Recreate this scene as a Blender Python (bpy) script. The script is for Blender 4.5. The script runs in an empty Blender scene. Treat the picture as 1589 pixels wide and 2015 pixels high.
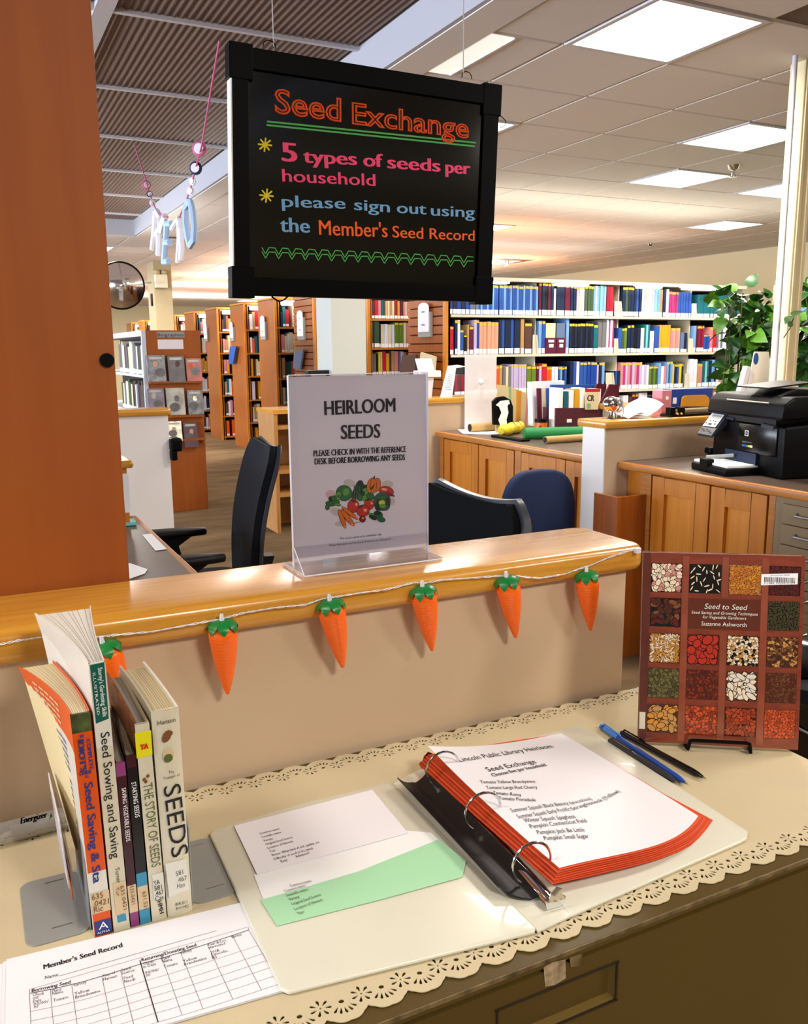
import bpy, bmesh, math, random
from mathutils import Vector, Matrix
SC = bpy.context.scene; COL = SC.collection
PI = math.pi
# ---------------- camera ----------------
FPX, CX, CY, HC = 1708.358, 794.5, 1007.5, 1.42
RT = Vector((0.89353, -0.44894, -0.00720)); UP = Vector((0.08883, 0.16104, 0.98294)); FW = Vector((0.44012, 0.87893, -0.18377))
cd = bpy.data.cameras.new('camera'); cam = bpy.data.objects.new('camera', cd); COL.objects.link(cam)
cd.sensor_fit = 'HORIZONTAL'; cd.sensor_width = 36.0; cd.lens = 36.0 * FPX / 1589.0
cd.clip_start = 0.05; cd.clip_end = 100
cam.matrix_world = Matrix(((RT.x, UP.x, -FW.x, 0), (RT.y, UP.y, -FW.y, 0), (RT.z, UP.z, -FW.z, HC), (0, 0, 0, 1)))
SC.camera = cam
# ---------------- world, daylight, exposure ----------------
wd = bpy.data.worlds.new('world'); SC.world = wd; wd.use_nodes = True
wd.node_tree.nodes['Background'].inputs[0].default_value = (0.62, 0.72, 0.95, 1)
wd.node_tree.nodes['Background'].inputs[1].default_value = 0.8
vs = SC.view_settings
vs.view_transform = 'Standard'; vs.look = 'None'; vs.exposure = 0.38; vs.gamma = 1.0; vs.use_curve_mapping = False
def area(name, loc, rot, sx, sy, power, col):
    l = bpy.data.lights.new(name, 'AREA'); l.shape = 'RECTANGLE'; l.size = sx; l.size_y = sy; l.energy = power; l.color = col
    o = bpy.data.objects.new(name, l); COL.objects.link(o); o.location = loc; o.rotation_euler = rot; return o
# daylight from the windows on the left hand side of the library
area('window_daylight', (-6.6, 8.0, 1.6), (PI/2, 0, -PI/2), 18, 1.5, 1450, (0.80, 0.87, 1.0))
def panel_light(x, y, power):
    return area('ceiling_lamp', (x, y, 2.70), (0, 0, 0), 0.54, 0.54, power, (1.0, 0.93, 0.83))
PANELS = [(2.81, 3.095), (4.64, 4.315), (5.25, 5.535), (2.81, 4.925), (6.47, 5.535), (2.81, 0.655), (7.69, 7.365), (3.42, 8.0), (5.25, 8.6), (0.9, -1.3), (-1.2, 1.0), (3.42, -1.5),
          (1.6, 12.3), (4.64, 12.3), (1.6, 15.5), (4.64, 16), (3.0, 20), (6.5, 19), (7.5, 11.8), (3.4, 23.4), (7.1, 23.4)]  # last two panels added to brighten the far wall
for i, (x, y) in enumerate(PANELS): panel_light(x, y, (48 if y < 0 else 30 if x > 2 else 18) if y < 11 else 85)
# broad uplights added to brighten the ceiling, loosely after the stacks' strip lamps
for (x, y, sx, sy, w) in ((5.8, 8.45, 4.2, 0.7, 9), (5.8, 9.85, 4.2, 0.7, 12), (5.8, 11.3, 4.2, 0.7, 18), (5.8, 12.7, 4.2, 0.7, 24), (5.8, 14.2, 4.2, 0.7, 30), (5.8, 15.7, 4.2, 0.7, 34), (5.8, 18.0, 4.2, 0.7, 50), (5.8, 21.6, 4.2, 0.7, 90), (5.4, 6.8, 3.4, 0.7, 10), (7.55, 4.8, 0.3, 2.6, 8), (1.5, -3.0, 5.0, 0.3, 8), (1.65, 9.2, 0.3, 2.4, 10)):
    area('fill_uplight', (x, y, 2.14 if y > 0 else 1.98), (PI, 0, 0), sx, sy, w, (1.0, 0.93, 0.80))
# ---------------- helpers ----------------
def P(px, py, ax, val):
    """point where the sight line through a measured photo position meets a real plane of the room"""
    d = RT * ((px - CX) / FPX) + UP * (-(py - CY) / FPX) + FW
    c = Vector((0, 0, HC)); k = 'XYZ'.index(ax); return c + d * ((val - c[k]) / d[k])
def lin(h):
    h = h.lstrip('#'); r = [int(h[i:i+2], 16) / 255 for i in (0, 2, 4)]
    return tuple((c / 12.92 if c <= 0.04045 else ((c + 0.055) / 1.055) ** 2.4) for c in r) + (1,)
MT = {}
def mat(name, col, rough=0.5, metal=0.0, spec=0.5, noise=None, bump=None, emit=None, coat=0.0, alpha=None):
    """noise=(scale, amount, (sx,sy,sz)) varies the colour, bump=(scale, strength)"""
    if name in MT: return MT[name]
    m = bpy.data.materials.new(name); m.use_nodes = True; nt = m.node_tree; b = nt.nodes['Principled BSDF']
    c = lin(col) if isinstance(col, str) else tuple(col) + (1,)
    b.inputs['Base Color'].default_value = c; b.inputs['Roughness'].default_value = rough; b.inputs['Metallic'].default_value = metal
    b.inputs['Specular IOR Level'].default_value = spec; b.inputs['Coat Weight'].default_value = coat
    if noise or bump:
        tc = nt.nodes.new('ShaderNodeTexCoord'); mp = nt.nodes.new('ShaderNodeMapping'); nt.links.new(tc.outputs['Object'], mp.inputs[0])
        if noise:
            if len(noise) > 2: mp.inputs['Scale'].default_value = noise[2]
            n = nt.nodes.new('ShaderNodeTexNoise'); n.inputs['Scale'].default_value = noise[0]; n.inputs['Detail'].default_value = 5
            nt.links.new(mp.outputs[0], n.inputs['Vector'])
            r = nt.nodes.new('ShaderNodeValToRGB'); a = noise[1]
            lo = tuple(max(0, x * (1 - a)) for x in c[:3]) + (1,); hi = tuple(min(1, x * (1 + a)) for x in c[:3]) + (1,)
            r.color_ramp.elements[0].position = 0.3; r.color_ramp.elements[1].position = 0.7
            r.color_ramp.elements[0].color = lo; r.color_ramp.elements[1].color = hi
            nt.links.new(n.outputs[0], r.inputs[0]); nt.links.new(r.outputs[0], b.inputs['Base Color'])
        if bump:
            n2 = nt.nodes.new('ShaderNodeTexNoise'); n2.inputs['Scale'].default_value = bump[0]; n2.inputs['Detail'].default_value = 3
            nt.links.new(tc.outputs['Object'], n2.inputs['Vector']); bp = nt.nodes.new('ShaderNodeBump'); bp.inputs['Strength'].default_value = bump[1]
            bp.inputs['Distance'].default_value = 0.002
            nt.links.new(n2.outputs[0], bp.inputs['Height']); nt.links.new(bp.outputs[0], b.inputs['Normal'])
    if emit: b.inputs['Emission Color'].default_value = lin(emit[0]); b.inputs['Emission Strength'].default_value = emit[1]
    MT[name] = m; return m
def wood(name, base, dark, axis='Z', rough=0.35, scale=1.0, coat=0.15):
    if name in MT: return MT[name]
    m = bpy.data.materials.new(name); m.use_nodes = True; nt = m.node_tree; b = nt.nodes['Principled BSDF']
    tc = nt.nodes.new('ShaderNodeTexCoord'); mp = nt.nodes.new('ShaderNodeMapping'); nt.links.new(tc.outputs['Object'], mp.inputs[0])
    s = {'X': (1.2, 22, 22), 'Y': (22, 1.2, 22), 'Z': (22, 22, 1.2)}[axis]
    mp.inputs['Scale'].default_value = [x * scale for x in s]
    n = nt.nodes.new('ShaderNodeTexNoise'); n.inputs['Scale'].default_value = 3.5; n.inputs['Detail'].default_value = 7; n.inputs['Distortion'].default_value = 0.6
    nt.links.new(mp.outputs[0], n.inputs['Vector'])
    n3 = nt.nodes.new('ShaderNodeTexNoise'); n3.inputs['Scale'].default_value = 2.2; nt.links.new(tc.outputs['Object'], n3.inputs['Vector'])
    ad = nt.nodes.new('ShaderNodeMath'); ad.operation = 'ADD'; nt.links.new(n.outputs[0], ad.inputs[0])
    ml = nt.nodes.new('ShaderNodeMath'); ml.operation = 'MULTIPLY'; ml.inputs[1].default_value = 0.6; nt.links.new(n3.outputs[0], ml.inputs[0]); nt.links.new(ml.outputs[0], ad.inputs[1])
    r = nt.nodes.new('ShaderNodeValToRGB'); r.color_ramp.elements[0].position = 0.55; r.color_ramp.elements[1].position = 1.0
    r.color_ramp.elements[0].color = lin(dark); r.color_ramp.elements[1].color = lin(base)
    nt.links.new(ad.outputs[0], r.inputs[0]); nt.links.new(r.outputs[0], b.inputs['Base Color'])
    b.inputs['Roughness'].default_value = rough; b.inputs['Coat Weight'].default_value = coat; b.inputs['Coat Roughness'].default_value = 0.15
    MT[name] = m; return m
def clear(name, tint='#ffffff', gloss=0.12, milk=0.0):
    """clear plastic sheet: transparent with a sheen (and a milky share)"""
    if name in MT: return MT[name]
    m = bpy.data.materials.new(name); m.use_nodes = True; nt = m.node_tree; nt.nodes.clear()
    o = nt.nodes.new('ShaderNodeOutputMaterial'); t = nt.nodes.new('ShaderNodeBsdfTransparent'); t.inputs[0].default_value = lin(tint)
    g = nt.nodes.new('ShaderNodeBsdfGlossy'); g.inputs['Roughness'].default_value = 0.08
    lw = nt.nodes.new('ShaderNodeLayerWeight'); lw.inputs[0].default_value = 0.5
    pw = nt.nodes.new('ShaderNodeMath'); pw.operation = 'POWER'; pw.inputs[1].default_value = 4.0; nt.links.new(lw.outputs['Facing'], pw.inputs[0])
    fr = nt.nodes.new('ShaderNodeMath'); fr.operation = 'MULTIPLY_ADD'; fr.inputs[1].default_value = 0.6; fr.inputs[2].default_value = gloss * 0.3; nt.links.new(pw.outputs[0], fr.inputs[0])
    mx = nt.nodes.new('ShaderNodeMixShader'); nt.links.new(fr.outputs[0], mx.inputs[0]); nt.links.new(t.outputs[0], mx.inputs[1]); nt.links.new(g.outputs[0], mx.inputs[2])
    last = mx
    if milk:
        d = nt.nodes.new('ShaderNodeBsdfDiffuse'); d.inputs[0].default_value = lin('#f4f0f2'); m2 = nt.nodes.new('ShaderNodeMixShader'); m2.inputs[0].default_value = milk
        nt.links.new(mx.outputs[0], m2.inputs[1]); nt.links.new(d.outputs[0], m2.inputs[2]); last = m2
    nt.links.new(last.outputs[0], o.inputs[0]); MT[name] = m; return m
WM = {}
class MB:
    def __init__(s): s.v = []; s.f = []; s.m = []
    def add(s, vs_, fs, mi=0):
        b = len(s.v); s.v += [tuple(x) for x in vs_]; s.f += [tuple(b + i for i in f) for f in fs]; s.m += [mi] * len(fs); return s
    def box(s, x0, x1, y0, y1, z0, z1, mi=0, T=None):
        v = [Vector(p) for p in ((x0, y0, z0), (x1, y0, z0), (x1, y1, z0), (x0, y1, z0), (x0, y0, z1), (x1, y0, z1), (x1, y1, z1), (x0, y1, z1))]
        if T: v = [T @ p for p in v]
        return s.add(v, [(0, 3, 2, 1), (4, 5, 6, 7), (0, 1, 5, 4), (1, 2, 6, 5), (2, 3, 7, 6), (3, 0, 4, 7)], mi)
    def prism(s, pts, vec, mi=0):
        n = len(pts); vec = Vector(vec); a = [Vector(p) for p in pts]; c = [p + vec for p in a]
        return s.add(a + c, [tuple(range(n))[::-1], tuple(range(n, 2 * n))] + [(i, (i + 1) % n, n + (i + 1) % n, n + i) for i in range(n)], mi)
    def poly(s, pts, mi=0): return s.add(pts, [tuple(range(len(pts)))], mi)
    def tube(s, path, r, n=8, mi=0, closed=False):
        path = [Vector(p) for p in path]; L = len(path); rr = r if isinstance(r, (list, tuple)) else [r] * L
        up = None; vs_ = []
        for i, p in enumerate(path):
            t = (path[(i + 1) % L] - path[i - 1]) if closed else (path[min(i + 1, L - 1)] - path[max(i - 1, 0)])
            if t.length < 1e-9: t = Vector((0, 0, 1))
            t.normalize()
            if up is None: up = t.orthogonal().normalized()
            up = (up - t * up.dot(t)); up = up.normalized() if up.length > 1e-6 else t.orthogonal().normalized()
            w = t.cross(up)
            vs_ += [p + (up * math.cos(2 * PI * k / n) + w * math.sin(2 * PI * k / n)) * rr[i] for k in range(n)]
        fs = []
        for i in range(L if closed else L - 1):
            j = (i + 1) % L
            fs += [(i * n + k, i * n + (k + 1) % n, j * n + (k + 1) % n, j * n + k) for k in range(n)]
        if not closed: fs += [tuple(range(n))[::-1], tuple((L - 1) * n + k for k in range(n))]
        return s.add(vs_, fs, mi)
    def lathe(s, prof, c=(0, 0, 0), n=16, mi=0, T=None):
        c = Vector(c); vs_ = []
        for (r, z) in prof:
            for k in range(n):
                p = Vector((r * math.cos(2 * PI * k / n), r * math.sin(2 * PI * k / n), z)); vs_.append((T @ p if T else p) + c)
        L = len(prof); fs = [(i * n + k, i * n + (k + 1) % n, (i + 1) * n + (k + 1) % n, (i + 1) * n + k) for i in range(L - 1) for k in range(n)]
        fs += [tuple(range(n))[::-1], tuple((L - 1) * n + k for k in range(n))]
        return s.add(vs_, fs, mi)
    def grid(s, nu, nv, fn, mi=0, thick=0):
        """sheet from fn(u,v); thick gives it a second side below"""
        A = [Vector(fn(i / nu, j / nv)) for j in range(nv + 1) for i in range(nu + 1)]; w = nu + 1
        fs = [(j * w + i, j * w + i + 1, (j + 1) * w + i + 1, (j + 1) * w + i) for j in range(nv) for i in range(nu)]
        if not thick: return s.add(A, fs, mi)
        N = []
        for j in range(nv + 1):
            for i in range(nu + 1):
                a = A[j * w + min(i + 1, nu)] - A[j * w + max(i - 1, 0)]; b = A[min(j + 1, nv) * w + i] - A[max(j - 1, 0) * w + i]
                N.append(a.cross(b).normalized())
        B = [p - q * thick for p, q in zip(A, N)]; o = len(A); fs2 = [tuple(o + k for k in f[::-1]) for f in fs]
        ring = [i for i in range(w)] + [j * w + nu for j in range(1, nv + 1)] + [nv * w + i for i in range(nu - 1, -1, -1)] + [j * w for j in range(nv - 1, 0, -1)]
        side = [(ring[k], o + ring[k], o + ring[(k + 1) % len(ring)], ring[(k + 1) % len(ring)]) for k in range(len(ring))]
        return s.add(A + B, fs + fs2 + side, mi)
    def ell(s, c, a, b, mi=0, n=10):
        c, a, b = Vector(c), Vector(a), Vector(b)
        return s.poly([c + a * math.cos(2 * PI * k / n) + b * math.sin(2 * PI * k / n) for k in range(n)], mi)
    def ball(s, c, r, n=8, mi=0):
        rx, ry, rz = (r, r, r) if not isinstance(r, tuple) else r
        m = max(4, n // 2 + 1); vs_ = []; fs = []
        c = Vector(c)
        for i in range(m + 1):
            t = PI * i / m
            for k in range(n): vs_.append(c + Vector((rx * math.sin(t) * math.cos(2 * PI * k / n), ry * math.sin(t) * math.sin(2 * PI * k / n), rz * math.cos(t))))
        for i in range(m):
            for k in range(n): fs.append((i * n + k, (i + 1) * n + k, (i + 1) * n + (k + 1) % n, i * n + (k + 1) % n))
        return s.add(vs_, fs, mi)
    def mesh(s, me, fn, mi=0):
        return s.add([fn(v.co) for v in me.vertices], [tuple(p.vertices) for p in me.polygons], mi)
def build(mb, name, mats, parent=None, bevel=0.0, smooth=False, origin=None, seg=2, weld=False):
    me = bpy.data.meshes.new(name)
    if parent is not None: W = WM[parent]; Wi = W.inverted()
    else:
        if origin is None:
            xs = [v[0] for v in mb.v]; ys = [v[1] for v in mb.v]; zs = [v[2] for v in mb.v]
            origin = ((min(xs) + max(xs)) / 2, (min(ys) + max(ys)) / 2, min(zs))
        W = Matrix.Translation(origin); Wi = W.inverted()
    me.from_pydata([Wi @ Vector(v) for v in mb.v], [], mb.f)
    for m in (mats if isinstance(mats, (list, tuple)) else [mats]): me.materials.append(MT[m])
    me.polygons.foreach_set('material_index', mb.m)
    if smooth or bevel or weld:
        bm = bmesh.new(); bm.from_mesh(me)
        bmesh.ops.remove_doubles(bm, verts=bm.verts, dist=1e-6)
        if bevel:
            es = [e for e in bm.edges if len(e.link_faces) == 2 and e.calc_face_angle(0) > 0.5]
            bmesh.ops.bevel(bm, geom=es, offset=bevel, segments=seg, affect='EDGES', profile=0.5, clamp_overlap=True)
        if smooth:
            for f in bm.faces: f.smooth = True
            for e in bm.edges:
                if len(e.link_faces) == 2 and e.calc_face_angle(0) > 0.75: e.smooth = False
        bm.to_mesh(me); bm.free()
    me.update()
    o = bpy.data.objects.new(name, me); COL.objects.link(o)
    if parent is not None: o.parent = parent
    else: o.location = origin
    WM[o] = W; return o
def tag(o, label=None, cat=None, group=None, kind=None):
    if label: o['label'] = label
    if cat: o['category'] = cat
    if group: o['group'] = group
    if kind: o['kind'] = kind
    return o
def thing(name, label, cat, loc=(0, 0, 0), rz=0.0, group=None):
    o = bpy.data.objects.new(name, None); COL.objects.link(o); o.location = loc; o.rotation_euler = (0, 0, rz); o.empty_display_size = 0.05
    WM[o] = Matrix.Translation(loc) @ Matrix.Rotation(rz, 4, 'Z'); return tag(o, label, cat, group)
def struct(mb, name, mats, parent=None, **k):
    o = build(mb, name, mats, parent, **k)
    if parent is None: o['kind'] = 'structure'
    return o
TC = {}
def tmesh(s, style='', bold=0.0, res=3):
    k = (s, style, bold, res)
    if k not in TC:
        c = bpy.data.curves.new('t', 'FONT'); c.body = s; c.resolution_u = res
        if style == 'outline': c.fill_mode = 'NONE'; c.bevel_depth = 0.026; c.bevel_resolution = 0
        elif bold: c.offset = bold
        o = bpy.data.objects.new('t', c); me = bpy.data.meshes.new_from_object(o); bpy.data.objects.remove(o)
        xs = [v.co.x for v in me.vertices]; TC[k] = (me, min(xs), max(xs))
    return TC[k]
def txt(mb, s, p0, p1, h, nrm, mi=0, style='', bold=0.0, eps=0.0004, res=3, fn=None, up=None, slant=0.0):
    if bold:
        d = Vector(p1) - Vector(p0); o = d.normalized() * (h * bold * 1.6)
        for k, e in ((-1, 0), (0, 1e-6), (1, 2e-6)): txt(mb, s, Vector(p0) + o * k, Vector(p1) + o * k, h, nrm, mi, style, 0, eps + e, res, fn, up, slant)
        return
    """lettering from baseline start p0 to baseline end p1, capitals h metres high, facing nrm"""
    me, x0, x1 = tmesh(s, style, bold, res); p0, p1, nrm = Vector(p0), Vector(p1), Vector(nrm).normalized()
    d = p1 - p0; u = up if up is not None else nrm.cross(d).normalized()
    def f(c):
        q = p0 + d * ((c.x - x0 + slant * c.y) / (x1 - x0)) + u * (c.y / 0.682 * h) + nrm * (eps + max(0, c.z) * h)
        return fn(q) if fn else q
    mb.mesh(me, f, mi)
def line(mb, a, b, w, nrm, mi=0, eps=0.0003):
    a, b, nrm = Vector(a), Vector(b), Vector(nrm); d = (b - a).normalized(); u = nrm.cross(d).normalized() * (w / 2); e = nrm * eps
    mb.poly([a - u + e, b - u + e, b + u + e, a + u + e], mi)
random.seed(7)
ORD = lambda n: {1: 'first', 2: 'second', 3: 'third', 4: 'fourth', 5: 'fifth', 6: 'sixth', 7: 'seventh', 8: 'eighth', 9: 'ninth', 10: 'tenth'}.get(n, '%d%s' % (n, {1: 'st', 2: 'nd', 3: 'rd'}.get(n % 10 if n % 100 not in (11, 12, 13) else 0, 'th')))
# ---------------- materials ----------------
wood('oak_cap', '#d69a38', '#ba7a24', 'X', 0.25, 1.0, 0.35)
wood('oak_edge_y', '#c07c34', '#a46426', 'Y', 0.35)
wood('maple_dark', '#9e5000', '#924400', 'Z', 0.6, 0.35, 0.0)
wood('maple_door', '#cc8024', '#ba6c1a', 'Z', 0.4, 0.5)
wood('maple_panel', '#a0561c', '#8a4512', 'Z', 0.3, 0.5, 0.4)
wood('maple_light', '#bb8548', '#a37034', 'Z', 0.45, 0.6)
mat('wall_paint', '#ccb294', 0.75, spec=0.2, bump=(260, 0.08))
mat('wall_white', '#ece8e2', 0.7)
mat('wall_cream', '#ded0a8', 0.8)
mat('column_grey', '#b7bab2', 0.7)
mat('column_olive', '#a89a78', 0.8)
mat('carpet', '#6f5a40', 0.95, spec=0.1, noise=(2.2, 0.28, (1, 2.5, 1)), bump=(300, 0.3))
mat('tile', '#dad6d2', 0.9, spec=0.1, bump=(420, 0.25))
mat('tile_gap', '#6d625a', 0.9)
mat('grille', '#6f5c54', 0.5, 0.1)
mat('grille_back', '#5c4c44', 0.8)
mat('trim_white', '#c9c8cc', 0.5)
mat('diffuser', '#ffffff', 0.5, emit=('#fffaf0', 5.5))
mat('tube_glow', '#ffffff', 0.5, emit=('#fffdf4', 6.0))
mat('cabinet_metal', '#54421a', 0.42, spec=0.4, noise=(3, 0.06))
mat('cabinet_edge', '#6b5a3a', 0.5, noise=(60, 0.6))
mat('recess_dark', '#2a2010', 0.5)
mat('black', '#030304', 0.45, spec=0.12); mat('black_matte', '#0a0a0c', 0.6, spec=0.3); mat('black_gloss', '#04060a', 0.2, spec=0.3)
mat('ink', '#15151a', 0.7); mat('white', '#f2f2f2', 0.6); mat('paper', '#eceaf0', 0.65, noise=(4, 0.015)); mat('paper_lilac', '#e4dce0', 0.6)
mat('chrome', '#d8d8da', 0.12, 1.0); mat('steel', '#a8a8a4', 0.3, 1.0); mat('cloth', '#cbbc9a', 0.85, spec=0.15, bump=(900, 0.12), noise=(9, 0.03))
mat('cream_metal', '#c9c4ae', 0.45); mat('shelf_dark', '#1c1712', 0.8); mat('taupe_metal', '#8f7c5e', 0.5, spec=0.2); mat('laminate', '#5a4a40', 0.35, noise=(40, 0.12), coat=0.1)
mat('gray_paint', '#8f918d', 0.4, noise=(6, 0.05)); mat('blue_fabric', '#0f2148', 0.9, bump=(500, 0.3)); mat('mesh_fabric', '#08090c', 0.9, spec=0.08, bump=(700, 0.5))
mat('chair_black', '#080c14', 0.8, spec=0.15, bump=(600, 0.1)); mat('chair_rim', '#2c3038', 0.35)
clear('acrylic', '#f6f6fa', 0.25); clear('acrylic_milk', '#ffffff', 0.2, 0.62); clear('clear_bag', '#eef2ee', 0.35, 0.2); mat('clear_wire', '#dcdce4', 0.25)
# ---------------- room ----------------
struct(MB().box(-7, 10, -4, 27, -0.1, 0), 'floor', 'carpet')
struct(MB().box(9.9, 10.0, -4, 27, 0, 2.95), 'wall_right', 'wall_cream')
struct(MB().box(-7, 10, 26.9, 27, 0, 2.95), 'wall_far', 'wall_cream')
struct(MB().box(-7, 10, -4.1, -4, 0, 2.95), 'wall_back', 'column_olive')
wl = MB().box(-7.1, -7, -4, 27, 0, 0.75).box(-7.1, -7, -4, 27, 2.35, 2.95)
for y in (-4, 0, 4, 8, 12, 16, 20, 24, 26.9): wl.box(-7.1, -7, y, y + 0.12, 0.75, 2.35)
struct(wl, 'wall_left', 'wall_cream')
# ceiling: backing, tiles of 61 cm, lamp openings
CZ = 2.745
c = MB().box(1.95, 10, -4, 27, CZ + 0.012, CZ + 0.05).box(-7, 1.95, 10.95, 27, CZ + 0.012, CZ + 0.05)
ceil = struct(c, 'ceiling', 'tile_gap')
def tile_verts(mb, x0, x1, y0, y1):
    g = 0.004; b = 0.012
    A = [(x0 + g, y0 + g), (x1 - g, y0 + g), (x1 - g, y1 - g), (x0 + g, y1 - g)]; B = [(x0 + b, y0 + b), (x1 - b, y0 + b), (x1 - b, y1 - b), (x0 + b, y1 - b)]
    mb.add([(x, y, CZ + 0.011) for x, y in A] + [(x, y, CZ) for x, y in B], [(4, 7, 6, 5)] + [(i, 4 + i, 4 + (i + 1) % 4, (i + 1) % 4) for i in range(4)])
far = MB(); one = None; LP = set((round((x - 2.81) / 0.61), round((y - 3.095) / 0.61)) for x, y in PANELS)
for i in range(-16, 13):
    for j in range(-12, 40):
        x0, y0 = 2.505 + 0.61 * i, 2.79 + 0.61 * j; x1, y1 = x0 + 0.61, y0 + 0.61
        if (i, j) in LP or x0 > 9.9 or y0 > 26.8: continue
        if y1 < 11.2:
            if x1 < 2.2: continue
            x0 = max(x0, 2.14)
        else:
            if x0 < 1.95 and y0 < 10.95: y0 = 10.97
        near = 2.1 < x0 < 8.2 and 2.0 < y0 < 8.0
        if near and x0 > 2.2 and y1 < 11:
            if (i, j) == (1, -1):      # the tile that has slipped beside the lamp
                mb = MB(); tile_verts(mb, 0, 0.61, 0, 0.61)
                o = build(mb, 'ceiling_tile', 'tile', ceil); o.rotation_euler = (0.05, 0.0, 0.02)
                o.location = Vector((x0 + 0.012, y0 + 0.02, 0)) - Vector(ceil.location) + Vector((0, -0.12, -0.03)); o['label'] = 'slipped tile hanging beside the lamp'; continue
            if one is None:
                mb = MB(); tile_verts(mb, x0, x1, y0, y1); one = build(mb, 'ceiling_tile', 'tile', ceil); base = (x0, y0)
            else:
                o = one.copy(); COL.objects.link(o); o.location = (x0 - base[0], y0 - base[1], 0); WM[o] = WM[one]
        else: tile_verts(far, x0, x1, y0, y1)
tag(build(far, 'ceiling_tiles', 'tile', ceil), kind='stuff')
# soffit with its white step round the grille recess
struct(MB().box(1.955, 2.14, -4, 11.0, CZ - 0.004, CZ + 0.2).box(-7, 1.955, 10.82, 11.0, CZ - 0.004, CZ + 0.2), 'trim_1', 'tile')
mat('trim_grey', '#a9aab2', 0.6); struct(MB().box(1.93, 1.955, -4, 10.82, CZ, 2.95).box(-7, 1.955, 10.795, 10.82, CZ, 2.95), 'trim_2', 'trim_grey')
GZ = 2.915
gb = struct(MB().box(-7, 1.93, -4, 10.8, 3.0, 3.04), 'ceiling_recess', 'grille_back')
bars = MB()
for k in range(-5, 6): bars.box(-7, 1.93, 4.33 + 1.2 * k - 0.014, 4.33 + 1.2 * k + 0.014, GZ - 0.012, GZ + 0.02)
for k in range(-2, 1): bars.box(0.70 + 1.3 * k - 0.04, 0.70 + 1.3 * k + 0.04, -3, 10.8, GZ - 0.014, GZ + 0.02)
build(bars, 'grid_bars', 'trim_white', gb)
first = None
for i in (0, -1):
    for k in range(-2, 6):
        if first is None:
            mb = MB(); x0 = 0.745; y0 = 4.345 + 1.2 * k
            n = 34; w = 1.175 / n
            for q in range(n):
                xa = x0 + q * w; mb.add([(xa, y0, GZ + 0.012), (xa + w * 0.5, y0, GZ + 0.002), (xa + w, y0, GZ + 0.012), (xa, y0 + 1.17, GZ + 0.012), (xa + w * 0.5, y0 + 1.17, GZ + 0.002), (xa + w, y0 + 1.17, GZ + 0.012)], [(0, 1, 4, 3), (1, 2, 5, 4)])
            first = build(mb, 'grille_panel', 'grille', gb); first['kind'] = 'stuff'; k0 = k
        else:
            o = first.copy(); COL.objects.link(o); o.location = (1.3 * i, 1.2 * (k - k0), 0)
# ceiling lamps
names = {0: 'largest square ceiling lamp, at upper right, nearest of the lit panels', 1: 'square ceiling lamp beside the thin white pole', 2: 'square ceiling lamp left of the chrome sprinkler', 3: 'square ceiling lamp half hidden behind the hanging black sign',
         4: 'square ceiling lamp cut by the cream post at right'}
for i, (x, y) in enumerate(PANELS):
    t = thing('ceiling_light', names.get(i, 'recessed square ceiling lamp over the %s, %s of them' % ('far stacks' if y > 11 else 'room out of the frame', ORD(i - 11 if y > 11 else i - 4))), 'ceiling light', (x, y, CZ - 0.02), 0, 'square recessed ceiling lamps')
    f = MB()
    for a in ((x - 0.3, x + 0.3, y - 0.3, y - 0.275), (x - 0.3, x + 0.3, y + 0.275, y + 0.3), (x - 0.3, x - 0.275, y - 0.275, y + 0.275), (x + 0.275, x + 0.3, y - 0.275, y + 0.275)): f.box(*a, CZ - 0.006, CZ + 0.012)
    build(f, 'frame', 'trim_white', t); build(MB().box(x - 0.275, x + 0.275, y - 0.275, y + 0.275, CZ + 0.0, CZ + 0.01), 'diffuser', 'diffuser', t)
# glowing strip added for an unidentified bright glow against the soffit
t = thing('ceiling_light', 'narrow glowing strip tucked against the soffit just above the hanging sign', 'ceiling light', (2.22, 3.705, CZ - 0.01))
mat('dim_glow', '#ffffff', 0.5, emit=('#fffaf0', 0.45)); build(MB().box(2.15, 2.265, 3.42, 3.99, CZ - 0.002, CZ + 0.01), 'diffuser', 'dim_glow', t); build(MB().box(2.265, 2.275, 3.42, 3.99, CZ - 0.006, CZ + 0.01), 'frame', 'trim_white', t)
# sprinklers
def sprinkler(x, y, s, label):
    t = thing('sprinkler', label, 'sprinkler', (x, y, CZ - 0.09 * s))
    build(MB().lathe([(0.0, 0), (0.045 * s, 0.0), (0.03 * s, -0.03 * s), (0.018 * s, -0.035 * s), (0, -0.035 * s)], (x, y, CZ), 14), 'cup', 'chrome', t, smooth=True)
    build(MB().lathe([(0, -0.035 * s), (0.012 * s, -0.035 * s), (0.012 * s, -0.07 * s), (0.03 * s, -0.075 * s), (0.03 * s, -0.08 * s), (0, -0.085 * s)], (x, y, CZ), 12), 'deflector', 'chrome', t, smooth=True)
sprinkler(5.24, 4.97, 1.05, 'chrome sprinkler on the tiled ceiling, the largest one')
sprinkler(8.1, 9.0, 1.0, 'small sprinkler on the far cream ceiling over the reference bookcase')
sprinkler(7.6, 11.6, 1.0, 'tiny far sprinkler just right of the hanging sign')
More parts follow.
